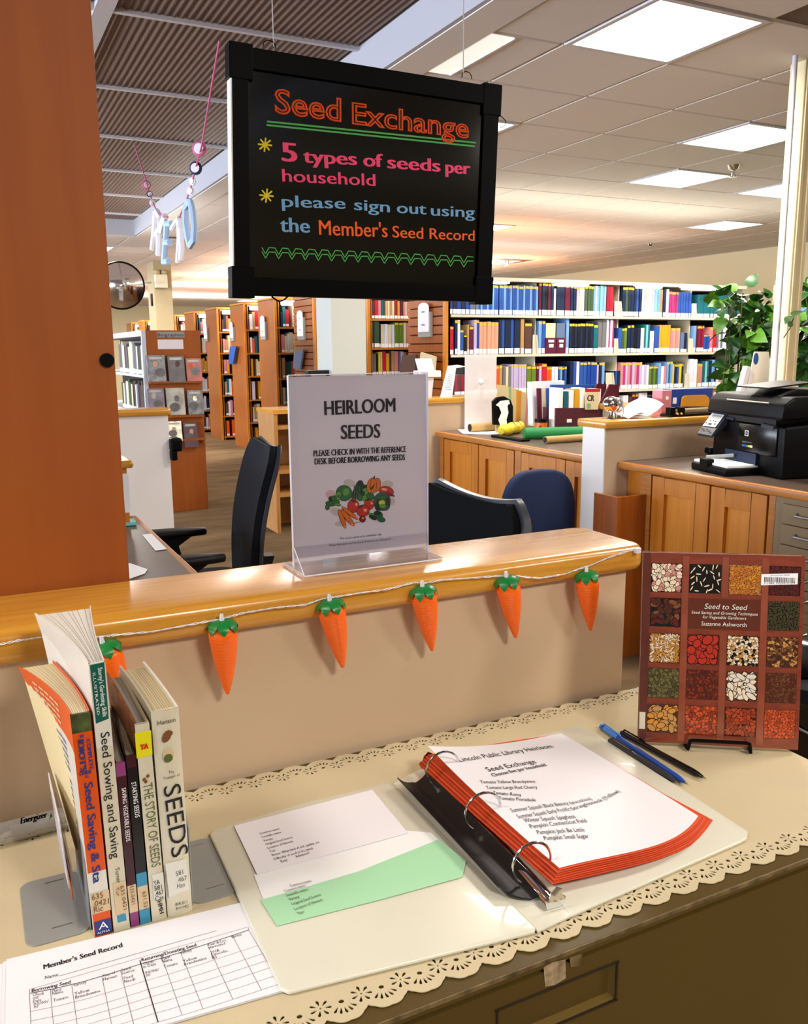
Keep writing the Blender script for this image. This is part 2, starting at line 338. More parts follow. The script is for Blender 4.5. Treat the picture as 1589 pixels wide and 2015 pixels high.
# columns
struct(MB().box(2.585, 2.882, 6.4, 6.72, 0, CZ), 'column', 'column_grey', bevel=0.006)
cf = struct(MB().box(2.67, 2.935, 13.6, 14.1, 0, CZ), 'column', 'column_olive', bevel=0.006)
t = thing('wall_box', 'small beige emergency lamp box on the far column', 'box', (2.85, 13.55, 2.35))
a = P(304, 540, 'Y', 13.55); b = P(329, 567, 'Y', 13.55)
build(MB().box(a.x, b.x, 13.5, 13.6, b.z, a.z), 'case', 'cream_metal', t, bevel=0.005)
for k in (0.2, 0.8): build(MB().lathe([(0.03, 0), (0.045, 0.02), (0.045, 0.05), (0.02, 0.07)], (a.x + (b.x - a.x) * k, 13.55, a.z), 10), 'lamp_head', 'column_olive', t)
tag(build(MB().box(2.655, 2.67, 13.75, 13.85, 2.1, 2.28), 'thermostat', 'black'), 'small black box on the left side of the far column', 'box')
# convex mirror on an arm
mc = P(237, 562, 'Y', 12.0)
t = thing('convex_mirror', 'round convex security mirror beside the far column', 'mirror', mc)
mr = 0.295; D = (Vector((0, 0, HC)) - mc).normalized(); Q = D.to_track_quat('Z', 'Y').to_matrix()
prof = [(mr * k / 8, 0.1 * math.cos(PI / 2 * k / 8)) for k in range(8, -1, -1)]
build(MB().lathe(prof, mc, 32, T=Q), 'mirror_dome', 'chrome', t, smooth=True)
ring = [mc + Q @ Vector((mr * math.cos(2 * PI * k / 32), mr * math.sin(2 * PI * k / 32), 0)) for k in range(32)]
build(MB().tube(ring, 0.012, 6, closed=True), 'rim', 'black', t)
build(MB().tube([mc - D * 0.02, P(300, 552, 'Y', 13.2) + Vector((0.05, 0.4, 0))], 0.012, 6), 'arm', 'steel', t)
# ---------------- half walls with oak caps ----------------
def cap(mb, x0, x1, y0, y1, z0=1.062, z1=1.10): mb.box(x0, x1, y0, y1, z0, z1)
def rounded(x0, x1, y0, y1, r, z, n=5):
    o = []
    for cx, cy, a in ((x1 - r, y1 - r, 0), (x0 + r, y1 - r, 90), (x0 + r, y0 + r, 180), (x1 - r, y0 + r, 270)):
        o += [(cx + r * math.cos(math.radians(a + 90 * k / n)), cy + r * math.sin(math.radians(a + 90 * k / n)), z) for k in range(n + 1)]
    return o
w = struct(MB().box(-1.6, 0.955, 1.086, 1.225, 0, 1.06), 'wall_counter', 'wall_paint')
build(MB().prism(rounded(-1.6, 0.985, 1.066, 1.246, 0.03, 1.06), (0, 0, 0.042)), 'counter_cap', 'oak_cap', w, bevel=0.012, seg=4, smooth=True)
w = struct(MB().box(2.622, 3.66, 3.158, 3.316, 0, 1.056), 'wall_partition', ['wall_paint', 'wall_white'])
build(MB().box(2.616, 2.622, 3.158, 3.316, 0, 1.056), 'end_board', 'wall_white', w)
build(MB().prism(rounded(2.598, 3.66, 3.130, 3.345, 0.015, 1.056), (0, 0, 0.036)), 'counter_cap', 'oak_cap', w, bevel=0.008, smooth=True)
w = struct(MB().box(2.0, 3.62, 4.96, 5.10, 0, 1.075), 'wall_reference', 'wall_paint')
w.hide_render = False
build(MB().prism(rounded(2.0, 3.62, 4.935, 5.125, 0.015, 1.075), (0, 0, 0.038)), 'counter_cap', 'oak_cap', w, bevel=0.008, smooth=True)
w = struct(MB().box(3.46, 3.60, -0.5, 3.158, 0, 1.056).box(3.46, 3.60, 3.316, 4.96, 0, 1.056), 'wall_behind_counters', 'wall_paint')
build(MB().box(3.43, 3.63, -0.5, 3.13, 1.056, 1.092).box(3.43, 3.63, 3.345, 4.935, 1.056, 1.092), 'counter_cap', 'oak_cap', w, bevel=0.006)
wx = P(330, 816, 'Y', 5.0).x
w = struct(MB().box(-1.6, wx, 5.0, 5.14, 0, 1.065), 'wall_desk_end', 'wall_white')
build(MB().prism(rounded(-1.6, wx + 0.02, 4.975, 5.165, 0.03, 1.065), (0, 0, 0.04)), 'counter_cap', 'oak_cap', w, bevel=0.012, seg=3, smooth=True)
# thin pole and cream post by the partition
tag(build(MB().tube([(3.585, 3.06, 1.092), (3.575, 3.06, CZ)], 0.012, 12), 'pole', 'trim_white', smooth=True), 'thin white pole rising from the partition to the ceiling', 'pole')
t = thing('post', 'cream fluted square post right of the thin pole', 'post', (3.71, 3.12, 0))
build(MB().box(3.662, 3.75, 3.07, 3.16, 0, CZ), 'core', 'wall_cream', t, bevel=0.004)
for k in (3.672, 3.722): build(MB().box(k, k + 0.02, 3.062, 3.07, 0, CZ), 'ridge', 'wall_cream', t, bevel=0.002)
# ---------------- shelving ranges ----------------
def slats(parent, x, y0, y1, z0, z1, m):
    one = None; k = 0; z = z1
    while z - 0.0762 > z0:
        if one is None:
            mb = MB().prism([(x, y0, z), (x - 0.018, y0, z - 0.004), (x - 0.018, y0, z - 0.068), (x, y0, z - 0.074)], (0, y1 - y0, 0)); one = build(mb, 'slat', m, parent)
        else:
            o = one.copy(); COL.objects.link(o); o.location = (0, 0, -0.0762 * k); WM[o] = WM[one]
        k += 1; z -= 0.0762
def shelving(name, label, x0, x1, yf, depth, h, zs, posts, endm, edge, slat=False, board='shelf_dark', lights=(), group=None):
    t = thing(name, label, 'bookcase', (x0, yf, 0), 0, group)
    if slat:
        build(MB().box(x0 + 0.001, x0 + 0.02, yf, yf + depth, 0, h), 'end_board', 'black_matte', t)
        slats(t, x0, yf + 0.06, yf + depth, 0.05, h, 'maple_panel')
        build(MB().box(x0 - 0.022, x0 + 0.02, yf, yf + 0.055, 0, h), 'end_post', 'maple_door', t)
    else:
        build(MB().box(x0, x0 + 0.025, yf + 0.004, yf + depth, 0, h), 'end_panel', 'maple_panel', t, bevel=0.003)
        build(MB().box(x0 - 0.002, x0 + 0.03, yf - 0.012, yf + 0.004, 0, h), 'end_edge', 'maple_door', t)
    for px in posts: build(MB().box(px - 0.005, px + 0.005, yf + (0.05 if slat else 0.005), yf + depth * 0.5, 0, h), 'upright', edge, t)
    one = None
    for z in zs:
        if one is None: one = build(MB().box(x0 + 0.03, x1, yf, yf + depth * 0.49, z - 0.022, z), 'shelf', edge, t); z0 = z
        else: o = one.copy(); COL.objects.link(o); o.location = (0, 0, z - z0); WM[o] = WM[one]
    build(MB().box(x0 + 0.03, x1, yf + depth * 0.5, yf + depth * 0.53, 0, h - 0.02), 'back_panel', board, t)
    build(MB().box(x0 - 0.0, x1, yf, yf + depth, h - 0.01, h + 0.02), 'top', edge if slat else 'maple_door', t)
    for (a, b) in lights:
        build(MB().box(a, b, yf - 0.10, yf - 0.02, h - 0.09, h - 0.03), 'light_strip', 'tube_glow', t, bevel=0.015)
    return t
EX = 3.66
ZREF = [1.708, 1.375, 1.035, 0.70, 0.36, 0.06]
shelving('bookcase', 'long reference bookcase of cream metal shelves with slatted end at right', EX, 7.09, 6.46, 0.7, 2.0, ZREF, [3.70, 4.575, 5.505, 6.40, 7.08], 'maple_panel', 'cream_metal', slat=True)
RA = shelving('bookcase', 'tall wooden bookcase seen between the grey column and the reference bookcase', EX, 8.0, 8.1, 0.7, 2.08, [P(760, 627, 'Y', 8.1).z, P(760, 684, 'Y', 8.1).z, P(760, 739, 'Y', 8.1).z, 0.75, 0.41, 0.08], [3.71, 4.6, 5.5], 'maple_panel', 'oak_edge_y')
shelving('bookcase', 'wooden bookcase with slatted end just left of the grey column', EX, 8.0, 9.52, 0.7, 2.08, [1.74, 1.41, 1.08, .75, .41, .08], [3.72, 4.6, 5.5], 'maple_panel', 'oak_edge_y', slat=True)
ORDS = ['right of the seated chair back, nearest of the far row', 'second in the row of far bookcases', 'third in the row of far bookcases', 'fourth in the row of far bookcases', 'fifth in the row, beside the far column', 'sixth in the row, behind the far column', 'seventh in the row, left of the far column', 'eighth in the row, leftmost and farthest']
FARY = [11.0, 12.38, 13.86, 15.38, 16.9, 18.4, 20.0, 21.6]
for i, y in enumerate(FARY):
    shelving('bookcase', 'tall wooden bookcase, ' + ORDS[i], EX, 8.0, y, 0.7, 2.08, [1.72, 1.39, 1.06, .72, .39, .06], [3.72, 4.6], 'maple_panel', 'oak_edge_y', lights=[(EX + 0.08, EX + 0.95)])
# strip lamps over the reference shelves
for k, (a, b) in enumerate(((945, 1003), (1099, 1159), (1262, 1304), (1352, 1410))):
    A = P(a, 546, 'Y', 6.36).x; B = P(b, 546, 'Y', 6.36).x
    t = thing('strip_light', ORD(k + 1) + ' strip lamp from the left above the reference bookcase', 'lamp', (A, 6.36, 2.02))
    build(MB().box(A, B, 6.36, 6.44, 1.962, 1.978), 'diffuser', 'tube_glow', t, bevel=0.005); build(MB().box(A - 0.01, B + 0.01, 6.36, 6.455, 1.978, 1.988), 'housing', 'trim_white', t)
# bookcase along the right hand wall
t = thing('bookcase', 'bookcase behind the plant at far right with light blue volumes', 'bookcase', (7.35, 4.6, 0))
build(MB().box(7.35, 7.7, 6.32, 6.36, 0, 2.03), 'end_panel', 'cream_metal', t); build(MB().box(7.6, 7.62, 4.6, 6.35, 0, 2.0), 'back_panel', 'shelf_dark', t)
for z in (1.98, 1.70, 1.37, 1.03, 0.7): build(MB().box(7.35, 7.62, 4.6, 6.34, z - 0.02, z), 'shelf', 'cream_metal', t)
# ---------------- books ----------------
BC = {'navy': '#15233f', 'blue': '#2a4f9c', 'royal': '#1c3f92', 'greyblue': '#5d6f90', 'maroon': '#5a1730', 'white': '#d9dbe6', 'cream': '#d8caa4', 'green': '#3d5238', 'lightblue': '#6f9cd4', 'aqua': '#7fc0c6', 'red': '#b81f2c',
      'magenta': '#a8336f', 'teal': '#17606a', 'tan': '#b08a5c', 'lilac': '#b9a9cc', 'peach': '#d99a7c', 'brown': '#553a32', 'black': '#14141a', 'yellow': '#d99a24', 'pink': '#cf7f86', 'crimson': '#8f1630', 'orange': '#d8571c', 'lime': '#5f7a22', 'grey': '#6c6c6c', 'bright': '#d7c020'}
for k, v in BC.items(): mat('book_' + k, v, 0.5, spec=0.3)
mat('sticker', '#e0b51e', 0.6); mat('pages', '#d8cfb2', 0.8)
BM = {}
def book_mesh(col, stk, lab):
    k = (col, stk, lab)
    if k in BM: return BM[k]
    mb = MB(); F = [0, 0.02, 0.17 if lab else 0.02, 0.90 if stk else 0.98, 0.975 if stk else 0.98, 1.0]; mi = [0, 1 if lab else 0, 0, 2 if stk else 0, 0]
    V = []
    for z in F: V += [(0.04, 0.0, z), (0.96, 0.0, z)]
    mb.v += [(x, y + (0.0), z) for x, y, z in V]
    for i in range(5): mb.f.append((2 * i, 2 * i + 1, 2 * i + 3, 2 * i + 2)); mb.m.append(mi[i])
    b = len(mb.v); mb.v += [(0, 0.05, 0), (0, 0.05, 1), (1, 0.05, 1), (1, 0.05, 0), (0, 1, 0), (0, 1, 1), (1, 1, 1), (1, 1, 0)]
    # rounded shoulders, boards, page block at the head
    mb.f += [(0, 10, b + 1, b), (1, b + 3, b + 2, 11), (b, b + 1, b + 5, b + 4), (b + 3, b + 7, b + 6, b + 2), (b + 1, 10, 11, b + 2, b + 6, b + 5)]; mb.m += [0, 0, 0, 0, 3]
    me = bpy.data.meshes.new('book'); me.from_pydata(mb.v, [], mb.f)
    for m in ('book_' + col, 'white', 'sticker', 'pages'): me.materials.append(MT[m])
    me.polygons.foreach_set('material_index', mb.m); me.update(); BM[k] = me; return me
NB = 0
def book(x, y, z, w, h, d, col, stk, lab, label, group, lean=0.0):
    o = bpy.data.objects.new('book', book_mesh(col, stk, lab)); COL.objects.link(o); o.location = (x, y, z); o.scale = (w, d, h)
    if lean: o.rotation_euler = (0, lean, 0)
    tag(o, label, 'book', group); return o
NAMES = {'greyblue': 'grey blue', 'lightblue': 'light blue', 'bright': 'bright yellow', 'lime': 'olive green'}
def row(segs, z, yf, shelfname, case, group, zoom, dep=0.19):
    n = 0; n_in = 0
    for s in segs:
        zz, x0, x1, cnt, col, top, stk = s
        ox, sc = zoom[zz][0], zoom[zz][2]; ybot = zoom[zz][3]; oy = zoom[zz][1]
        X0 = P(ox + x0 / sc, 650, 'Y', yf).x; X1 = P(ox + x1 / sc, 650, 'Y', yf).x
        h = (ybot - top) / sc * zoom[zz][4]; w = (X1 - X0) / cnt
        if col == 'bookend':
            t = tag(build(MB().prism([(X0, yf, z), (X0 + (X1 - X0) * 0.9, yf, z), (X0 + (X1 - X0) * 0.75, yf, z + h), (X0, yf, z + h)], (0, 0.002, 0)).prism([(X1 - 0.012, yf - 0.01, z), (X1, yf - 0.01, z), (X1 - (X1 - X0) * 0.25, yf - 0.01, z + h), (X1 - (X1 - X0) * 0.25 - 0.012, yf - 0.01, z + h)], (0, 0.13, 0)), 'bookend', 'cream_metal'),
                'bookend right of the %s books, %s, %s' % (last, shelfname, case), 'bookend'); continue
        cols = col.split('/'); last = ' and '.join(NAMES.get(c, c) for c in dict.fromkeys(cols))
        for k in range(cnt):
            c = cols[k % len(cols)]; n += 1
            hh = h * (1 + random.uniform(-0.012, 0.012))
            book(X0 + k * w + w * 0.03, yf + random.uniform(0.0, 0.012), z, w * 0.94, hh, dep, c, stk, True, '%s book, %s from left on %s of the %s' % (NAMES.get(c, c), ORD(n), shelfname, case), group)
mpp = 0.00432
Z6 = {'A': (860, 530, 4.18, 355, mpp), 'B': (1180, 530, 3.885, 340, mpp)}
R1 = [('A', 92, 268, 5, 'royal/navy', 105, 0), ('A', 270, 342, 3, 'greyblue/grey', 110, 0), ('A', 342, 500, 10, 'blue/lightblue/blue', 112, 1), ('A', 510, 828, 18, 'blue/blue/lightblue', 112, 1), ('A', 836, 955, 5, 'maroon/navy/black', 80, 1), ('A', 956, 975, 1, 'white', 125, 0),
      ('A', 976, 1048, 2, 'navy', 85, 1), ('A', 1048, 1092, 2, 'maroon', 88, 1), ('A', 1094, 1142, 2, 'navy', 95, 1), ('A', 1144, 1204, 3, 'lilac/cream', 95, 1), ('A', 1208, 1280, 3, 'green', 92, 1), ('A', 1280, 1330, 3, 'lightblue/white', 95, 0), ('A', 1332, 1385, 3, 'aqua/lightblue', 92, 0), ('A', 1386, 1442, 2, 'crimson/red', 95, 0), ('A', 1450, 1515, 1, 'bookend', 222, 0),
      ('B', 165, 252, 4, 'navy/green/navy', 95, 1), ('B', 255, 312, 3, 'navy/blue', 95, 0), ('B', 314, 408, 5, 'white/lilac/cream', 98, 0), ('B', 410, 452, 2, 'aqua/lightblue', 100, 0), ('B', 455, 516, 3, 'tan/navy/white', 108, 0), ('B', 517, 588, 6, 'magenta', 125, 1), ('B', 588, 612, 1, 'blue', 130, 0), ('B', 612, 688, 4, 'blue', 128, 0), ('B', 692, 730, 1, 'bookend', 220, 0),
      ('B', 735, 1062, 13, 'teal', 142, 0), ('B', 1064, 1110, 3, 'white/lightblue', 165, 0)]
row(R1, ZREF[0], 6.475, 'top shelf', 'reference bookcase', 'books on the top shelf of the reference bookcase', Z6)
Z6 = {'A': (860, 530, 4.18, 690, mpp), 'B': (1180, 530, 3.885, 608, mpp)}
R2 = [('A', 90, 142, 1, 'red', 462, 1), ('A', 146, 190, 2, 'navy/white', 410, 1), ('A', 192, 222, 1, 'blue', 492, 1), ('A', 224, 250, 1, 'black', 530, 1), ('A', 251, 266, 1, 'tan', 450, 0), ('A', 268, 302, 1, 'maroon', 462, 1), ('A', 303, 326, 1, 'lilac', 408, 1), ('A', 327, 348, 1, 'royal', 410, 1), ('A', 350, 508, 5, 'peach', 425, 1), ('A', 510, 635, 5, 'navy/blue/navy', 402, 0), ('A', 636, 686, 1, 'navy', 400, 0),
      ('A', 688, 716, 1, 'tan', 398, 0), ('A', 720, 782, 1, 'brown', 430, 1), ('A', 786, 830, 1, 'bookend', 530, 0), ('A', 838, 892, 2, 'lightblue/blue', 408, 1), ('A', 1062, 1088, 1, 'lightblue', 388, 0), ('A', 1090, 1288, 9, 'navy/black', 428, 1), ('A', 1290, 1326, 1, 'teal', 440, 1), ('A', 1328, 1396, 2, 'grey', 402, 0), ('A', 1397, 1456, 4, 'white/magenta', 398, 0),
      ('B', 112, 142, 1, 'bookend', 488, 0), ('B', 143, 172, 1, 'blue', 398, 0), ('B', 173, 214, 2, 'green/lime', 402, 1), ('B', 216, 262, 2, 'navy', 375, 1), ('B', 264, 320, 2, 'black/navy', 400, 0), ('B', 320, 343, 1, 'white', 400, 0), ('B', 344, 386, 3, 'teal/aqua', 372, 0), ('B', 386, 418, 1, 'white', 425, 0), ('B', 420, 456, 1, 'blue', 385, 0), ('B', 457, 546, 5, 'yellow', 375, 0),
      ('B', 547, 620, 4, 'pink/peach', 398, 1), ('B', 622, 676, 2, 'greyblue/navy', 438, 0), ('B', 680, 718, 1, 'bookend', 488, 0), ('B', 720, 742, 1, 'lightblue', 380, 0), ('B', 743, 802, 4, 'maroon/crimson', 378, 1), ('B', 803, 846, 3, 'blue/royal', 455, 1), ('B', 848, 896, 2, 'pink/red', 390, 1), ('B', 898, 942, 3, 'greyblue/cream', 395, 0), ('B', 944, 986, 1, 'white', 385, 0), ('B', 988, 1118, 9, 'white/lilac/navy/cream', 400, 0)]
row(R2, ZREF[1], 6.475, 'second shelf', 'reference bookcase', 'books on the second shelf of the reference bookcase', Z6)
# two maroon and grey document boxes among them
for k, (a, b, c) in enumerate(((893, 978, 'cream'), (980, 1056, 'greyblue'))):
    X0 = P(860 + a / 4.18, 650, 'Y', 6.475).x; X1 = P(860 + b / 4.18, 650, 'Y', 6.475).x
    t = thing('file_box', ('left' if k == 0 else 'right') + ' one of two maroon magazine files on the second reference shelf', 'file box', (X0, 6.47, ZREF[1]))
    z = ZREF[1]; build(MB().box(X0, X1 - 0.003, 6.465, 6.68, z, z + 0.14), 'case', 'book_maroon', t, bevel=0.002); build(MB().box(X0 + 0.004, X1 - 0.007, 6.478, 6.66, z + 0.01, z + 0.268), 'contents', 'book_' + c, t)
    build(MB().box(X0 + 0.022, X1 - 0.03, 6.463, 6.465, z + 0.1, z + 0.122).box(X0 + 0.03, X1 - 0.035, 6.463, 6.465, z + 0.055, z + 0.085), 'label_holder', 'white', t)
Z6 = {'A': (860, 530, 4.18, 990, mpp), 'B': (1180, 530, 3.885, 880, mpp)}
R3 = [('A', 145, 232, 3, 'crimson/maroon', 825, 0), ('A', 240, 480, 5, 'navy/black/greyblue', 770, 0), ('A', 490, 545, 2, 'orange/tan', 755, 1), ('A', 548, 616, 3, 'grey/cream', 765, 0), ('A', 618, 742, 6, 'lilac', 748, 1), ('A', 745, 822, 2, 'lime', 762, 1), ('A', 825, 866, 2, 'maroon/lilac', 762, 1), ('A', 868, 910, 1, 'red', 745, 1), ('A', 911, 952, 2, 'orange', 775, 1), ('A', 954, 1003, 2, 'white', 775, 0), ('A', 1004, 1078, 4, 'blue/lightblue/navy', 775, 1),
      ('A', 1106, 1184, 3, 'navy/blue/white', 732, 0), ('A', 1188, 1246, 2, 'blue', 738, 1), ('A', 1248, 1326, 3, 'royal', 735, 1), ('A', 1328, 1344, 1, 'lilac', 760, 0), ('A', 1345, 1392, 2, 'navy/lightblue', 742, 1), ('A', 1400, 1475, 1, 'bookend', 835, 0),
      ('B', 112, 170, 3, 'navy/blue', 722, 0), ('B', 172, 334, 9, 'pink/magenta/lilac', 655, 1), ('B', 335, 388, 3, 'white/lilac', 678, 0), ('B', 390, 460, 4, 'lime/green', 690, 1), ('B', 461, 482, 1, 'lightblue', 664, 0), ('B', 483, 528, 2, 'white/pink', 694, 0), ('B', 529, 572, 3, 'lightblue/teal', 652, 1), ('B', 573, 656, 5, 'bright/navy/blue', 675, 1), ('B', 665, 702, 1, 'bookend', 760, 0), ('B', 705, 766, 2, 'white', 635, 0), ('B', 767, 802, 2, 'tan/pink', 675, 1), ('B', 804, 856, 3, 'teal/aqua', 655, 0), ('B', 858, 912, 3, 'navy/lightblue', 645, 0), ('B', 914, 1034, 7, 'white/pink/lilac', 665, 0)]
row(R3, ZREF[2], 6.475, 'third shelf', 'reference bookcase', 'books on the third shelf of the reference bookcase', Z6)
Z6 = {'B': (1180, 530, 3.885, 1195, mpp)}
R4 = [('B', 200, 238, 2, 'white', 945, 0), ('B', 240, 270, 2, 'brown', 960, 0), ('B', 272, 318, 2, 'maroon', 935, 1), ('B', 320, 388, 3, 'white', 930, 0), ('B', 390, 445, 2, 'navy', 955, 0), ('B', 840, 960, 8, 'peach/white/lilac', 918, 1)]
row(R4, ZREF[3], 6.475, 'fourth shelf', 'reference bookcase', 'books on the fourth shelf of the reference bookcase', Z6)
# blue volumes on the wall bookcase at far right
for k in range(12):
    c = ['orange', 'white', 'cream', 'cream', 'lightblue', 'lightblue', 'lightblue', 'blue', 'white', 'greyblue', 'white', 'white'][k]
    o = book(7.37, 6.28 - 0.052 * k, 1.70, 0.048, 0.24, 0.19, c, k == 0, True, '%s book, %s from the left on the bookcase behind the plant' % (NAMES.get(c, c), ORD(k + 1)), 'books behind the plant'); o.rotation_euler = (0, 0, -PI / 2)
# the second wooden bookcase: zoom origin 700,570 scale 7.945
m2 = (P(760, 684, 'Y', 8.12).z - P(760, 739, 'Y', 8.12).z) / -55 * -1
Z8 = {'A': (700, 570, 7.945, 430, abs(m2))}
S1 = [('A', 172, 232, 1, 'cream', 130, 0), ('A', 233, 298, 1, 'brown', 160, 0), ('A', 299, 352, 1, 'red', 150, 0), ('A', 353, 396, 1, 'pink', 150, 0), ('A', 398, 470, 2, 'teal/green', 150, 0), ('A', 471, 500, 1, 'peach', 160, 0), ('A', 502, 606, 3, 'cream/tan', 155, 0), ('A', 608, 650, 1, 'crimson', 140, 0), ('A', 652, 694, 1, 'yellow', 155, 0), ('A', 696, 742, 1, 'maroon', 160, 0), ('A', 744, 860, 4, 'pink/cream', 165, 0)]
row(S1, P(760, 627, 'Y', 8.12).z, 8.12, 'top shelf', 'bookcase by the grey column', 'books right of the grey column', Z8)
Z8 = {'A': (700, 570, 7.945, 890, abs(m2))}
S2 = [('A', 200, 224, 1, 'brown', 470, 0), ('A', 226, 280, 1, 'green', 490, 0), ('A', 284, 366, 1, 'green', 488, 0), ('A', 367, 394, 1, 'navy', 520, 0), ('A', 396, 610, 4, 'cream/white', 530, 0), ('A', 611, 748, 2, 'lime', 502, 1), ('A', 750, 790, 1, 'cream', 500, 0), ('A', 791, 860, 2, 'pink', 500, 0)]
row(S2, P(760, 684, 'Y', 8.12).z, 8.12, 'second shelf', 'bookcase by the grey column', 'books right of the grey column', Z8)
Z8 = {'A': (700, 570, 7.945, 1330, abs(m2))}
S3 = [('A', 170, 246, 1, 'cream', 950, 0), ('A', 248, 314, 1, 'grey', 985, 0), ('A', 316, 346, 1, 'black', 985, 0), ('A', 348, 412, 2, 'bright/cream', 960, 0), ('A', 414, 468, 1, 'red', 950, 0), ('A', 470, 516, 1, 'yellow', 985, 0), ('A', 518, 552, 2, 'brown', 950, 0), ('A', 554, 600, 1, 'tan', 950, 0), ('A', 601, 660, 1, 'pink', 950, 0), ('A', 662, 742, 2, 'grey/lilac', 955, 0), ('A', 744, 860, 3, 'tan/brown', 970, 0)]
row(S3, P(760, 739, 'Y', 8.12).z, 8.12, 'third shelf', 'bookcase by the grey column', 'books right of the grey column', Z8)
# all the smaller books of the farther bookcases, past the first three hundred: one mass
far = MB(); FC = ['book_cream', 'book_tan', 'book_red', 'book_yellow', 'book_navy', 'book_teal', 'book_brown', 'book_orange', 'book_white', 'book_pink', 'white']
mat('book_white', BC['white'], 0.5)
rs = random.Random(3)
for yi, y in enumerate([9.52] + FARY):
    for z in ([1.74, 1.41, 1.08, .75, .41, .08] if yi == 0 else [1.72, 1.39, 1.06, .72, .39, .06]):
        x = EX + 0.09; xe = EX + (1.3 if yi < 2 else 0.95)
        while x < xe:
            w = rs.uniform(0.022, 0.052); h = rs.uniform(0.19, 0.275); ci = rs.choice([0, 0, 0, 1, 2, 3, 4, 5, 6, 7, 8, 8, 9])
            far.box(x, x + w * 0.93, y + 0.015, y + 0.2, z, z + h, ci)
            if rs.random() < 0.7: far.box(x + 0.002, x + w * 0.93 - 0.002, y + 0.013, y + 0.0155, z + 0.012, z + 0.04, 10)
            x += w + (0.05 if rs.random() < 0.06 else 0)
tag(build(far, 'far_books', FC, origin=(EX, 9, 0)), 'small books filling the farther row of wooden bookcases', 'books', None, 'stuff')
# brochure holders on bookcase ends
def holder(name, label, x, ya, yb, za, zb, m='white'):
    t = thing(name, label, 'holder', (x, (ya + yb) / 2, zb)); y0, y1 = min(ya, yb), max(ya, yb)
    build(MB().box(x - 0.03, x - 0.001, y0, y1, zb - 0.03, za - 0.08), 'tray', 'gray_paint', t, bevel=0.003)
    n = 8; pts = [(x - 0.036, y0 + 0.015, zb + 0.015), (x - 0.036, y1 - 0.015, zb + 0.015)] + [(x - 0.036, (y0 + y1) / 2 + (y1 - y0 - 0.03) / 2 * math.cos(PI * k / n), za - 0.04 + 0.04 * math.sin(PI * k / n)) for k in range(n + 1)]
    build(MB().prism(pts, (0.006, 0, 0)), 'leaflet', m, t)
    g = MB(); yc = (y0 + y1) / 2
    for z in (0.72, 0.69, 0.30, 0.27):
        zz = zb + (za - zb) * z; line(g, (x - 0.0362, yc + 0.03, zz), (x - 0.0362, yc - 0.03, zz), 0.006, (-1, 0, 0))
    build(g, 'print', 'book_greyblue', t)
a = P(825, 597, 'X', EX - 0.03); b = P(849, 656, 'X', EX - 0.03)
holder('brochure_holder', 'pale leaflet holder on the slatted end of the reference bookcase', EX - 0.018, a.y, b.y, a.z, b.z, 'paper_lilac')
a = P(586, 612, 'X', EX - 0.03); b = P(600, 664, 'X', EX - 0.03)
holder('brochure_holder', 'bluish leaflet holder on the slatted end left of the grey column', EX - 0.018, a.y, b.y, a.z, b.z)
for k, (ax, ay, bx, by, nm) in enumerate(((511, 622, 522, 664, 'nearest end panel of the far row'), (451, 634, 459, 667, 'second end panel of the far row'), (400, 636, 408, 668, 'third end panel of the far row'))):
    a = P(ax, ay, 'X', EX - 0.03); b = P(bx, by, 'X', EX - 0.03); holder('brochure_holder', 'small sign plate on the ' + nm, EX, a.y, b.y, a.z, b.z)
# leaning books displayed on end panels
def face_book(pts, col, label, ax='X', v=EX - 0.06, th=0.02):
    q = [P(x, y, ax, v) for x, y in pts]; t = thing('book', label, 'book', q[0])
    vec = Vector((th, 0, 0)) if ax == 'X' else Vector((0, th, 0))
    build(MB().prism(q, vec), 'cover', col, t); return t, q
face_book([(578, 692), (596, 687), (590, 727), (576, 725)], 'book_greyblue', 'silver wrapped book on the slatted end left of the grey column')
face_book([(452, 682), (464, 681), (458, 716), (449, 716)], 'book_blue', 'blue and dark book on the second far end panel')
t, q = face_book([(790, 700), (818, 697), (815, 736), (786, 733)], 'book_brown', 'brown picture book at the foot of the slatted end', v=EX - 0.12)
t, q = face_book([(827, 693), (855, 702), (852, 740), (822, 740)], 'book_cream', 'cream framed book leaning on the slatted end', v=EX - 0.1)
# ---------------- biography bookcase ----------------
BY = 7.8; bx0, bx1, BH = 1.40, 1.905, 1.60
t = thing('bookcase', 'low double sided wooden bookcase with its end towards us, covers on display', 'bookcase', (1.65, BY, 0))
build(MB().box(bx0 + 0.03, bx1, BY, BY + 0.03, 0, BH), 'end_panel', 'maple_dark', t, bevel=0.003)
build(MB().box(bx0, bx0 + 0.035, BY - 0.004, BY + 0.03, 0, BH), 'end_post', 'trim_white', t)
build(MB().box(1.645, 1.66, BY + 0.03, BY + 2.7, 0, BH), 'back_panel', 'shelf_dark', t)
build(MB().box(bx0, bx1, BY + 0.03, BY + 2.7, BH - 0.05, BH), 'top', 'trim_white', t)
for z in (1.22, 0.87, 0.52, 0.17): build(MB().box(bx0 + 0.002, bx1, BY + 0.03, BY + 2.7, z - 0.025, z), 'shelf', 'trim_white', t)
for k, y in enumerate((706 + 45, 820, 868)):
    a = P(278, y, 'Y', BY - 0.05); build(MB().box(bx0 + 0.04, bx1 - 0.01, BY - 0.055, BY, a.z - 0.02, a.z), 'display_ledge', 'maple_dark', t)
g = MB(); A = P(309, 662, 'Y', BY - 0.004); B = P(363, 662, 'Y', BY - 0.004); g.box(A.x, B.x, BY - 0.004, BY, A.z - 0.008, A.z + 0.04); build(g, 'title_board', 'gray_paint', t)
g = MB(); txt(g, 'Biographies', (A.x + 0.006, BY - 0.0045, A.z), (B.x - 0.006, BY - 0.0045, A.z), 0.026, (0, -1, 0)); build(g, 'lettering', 'black_matte', t)
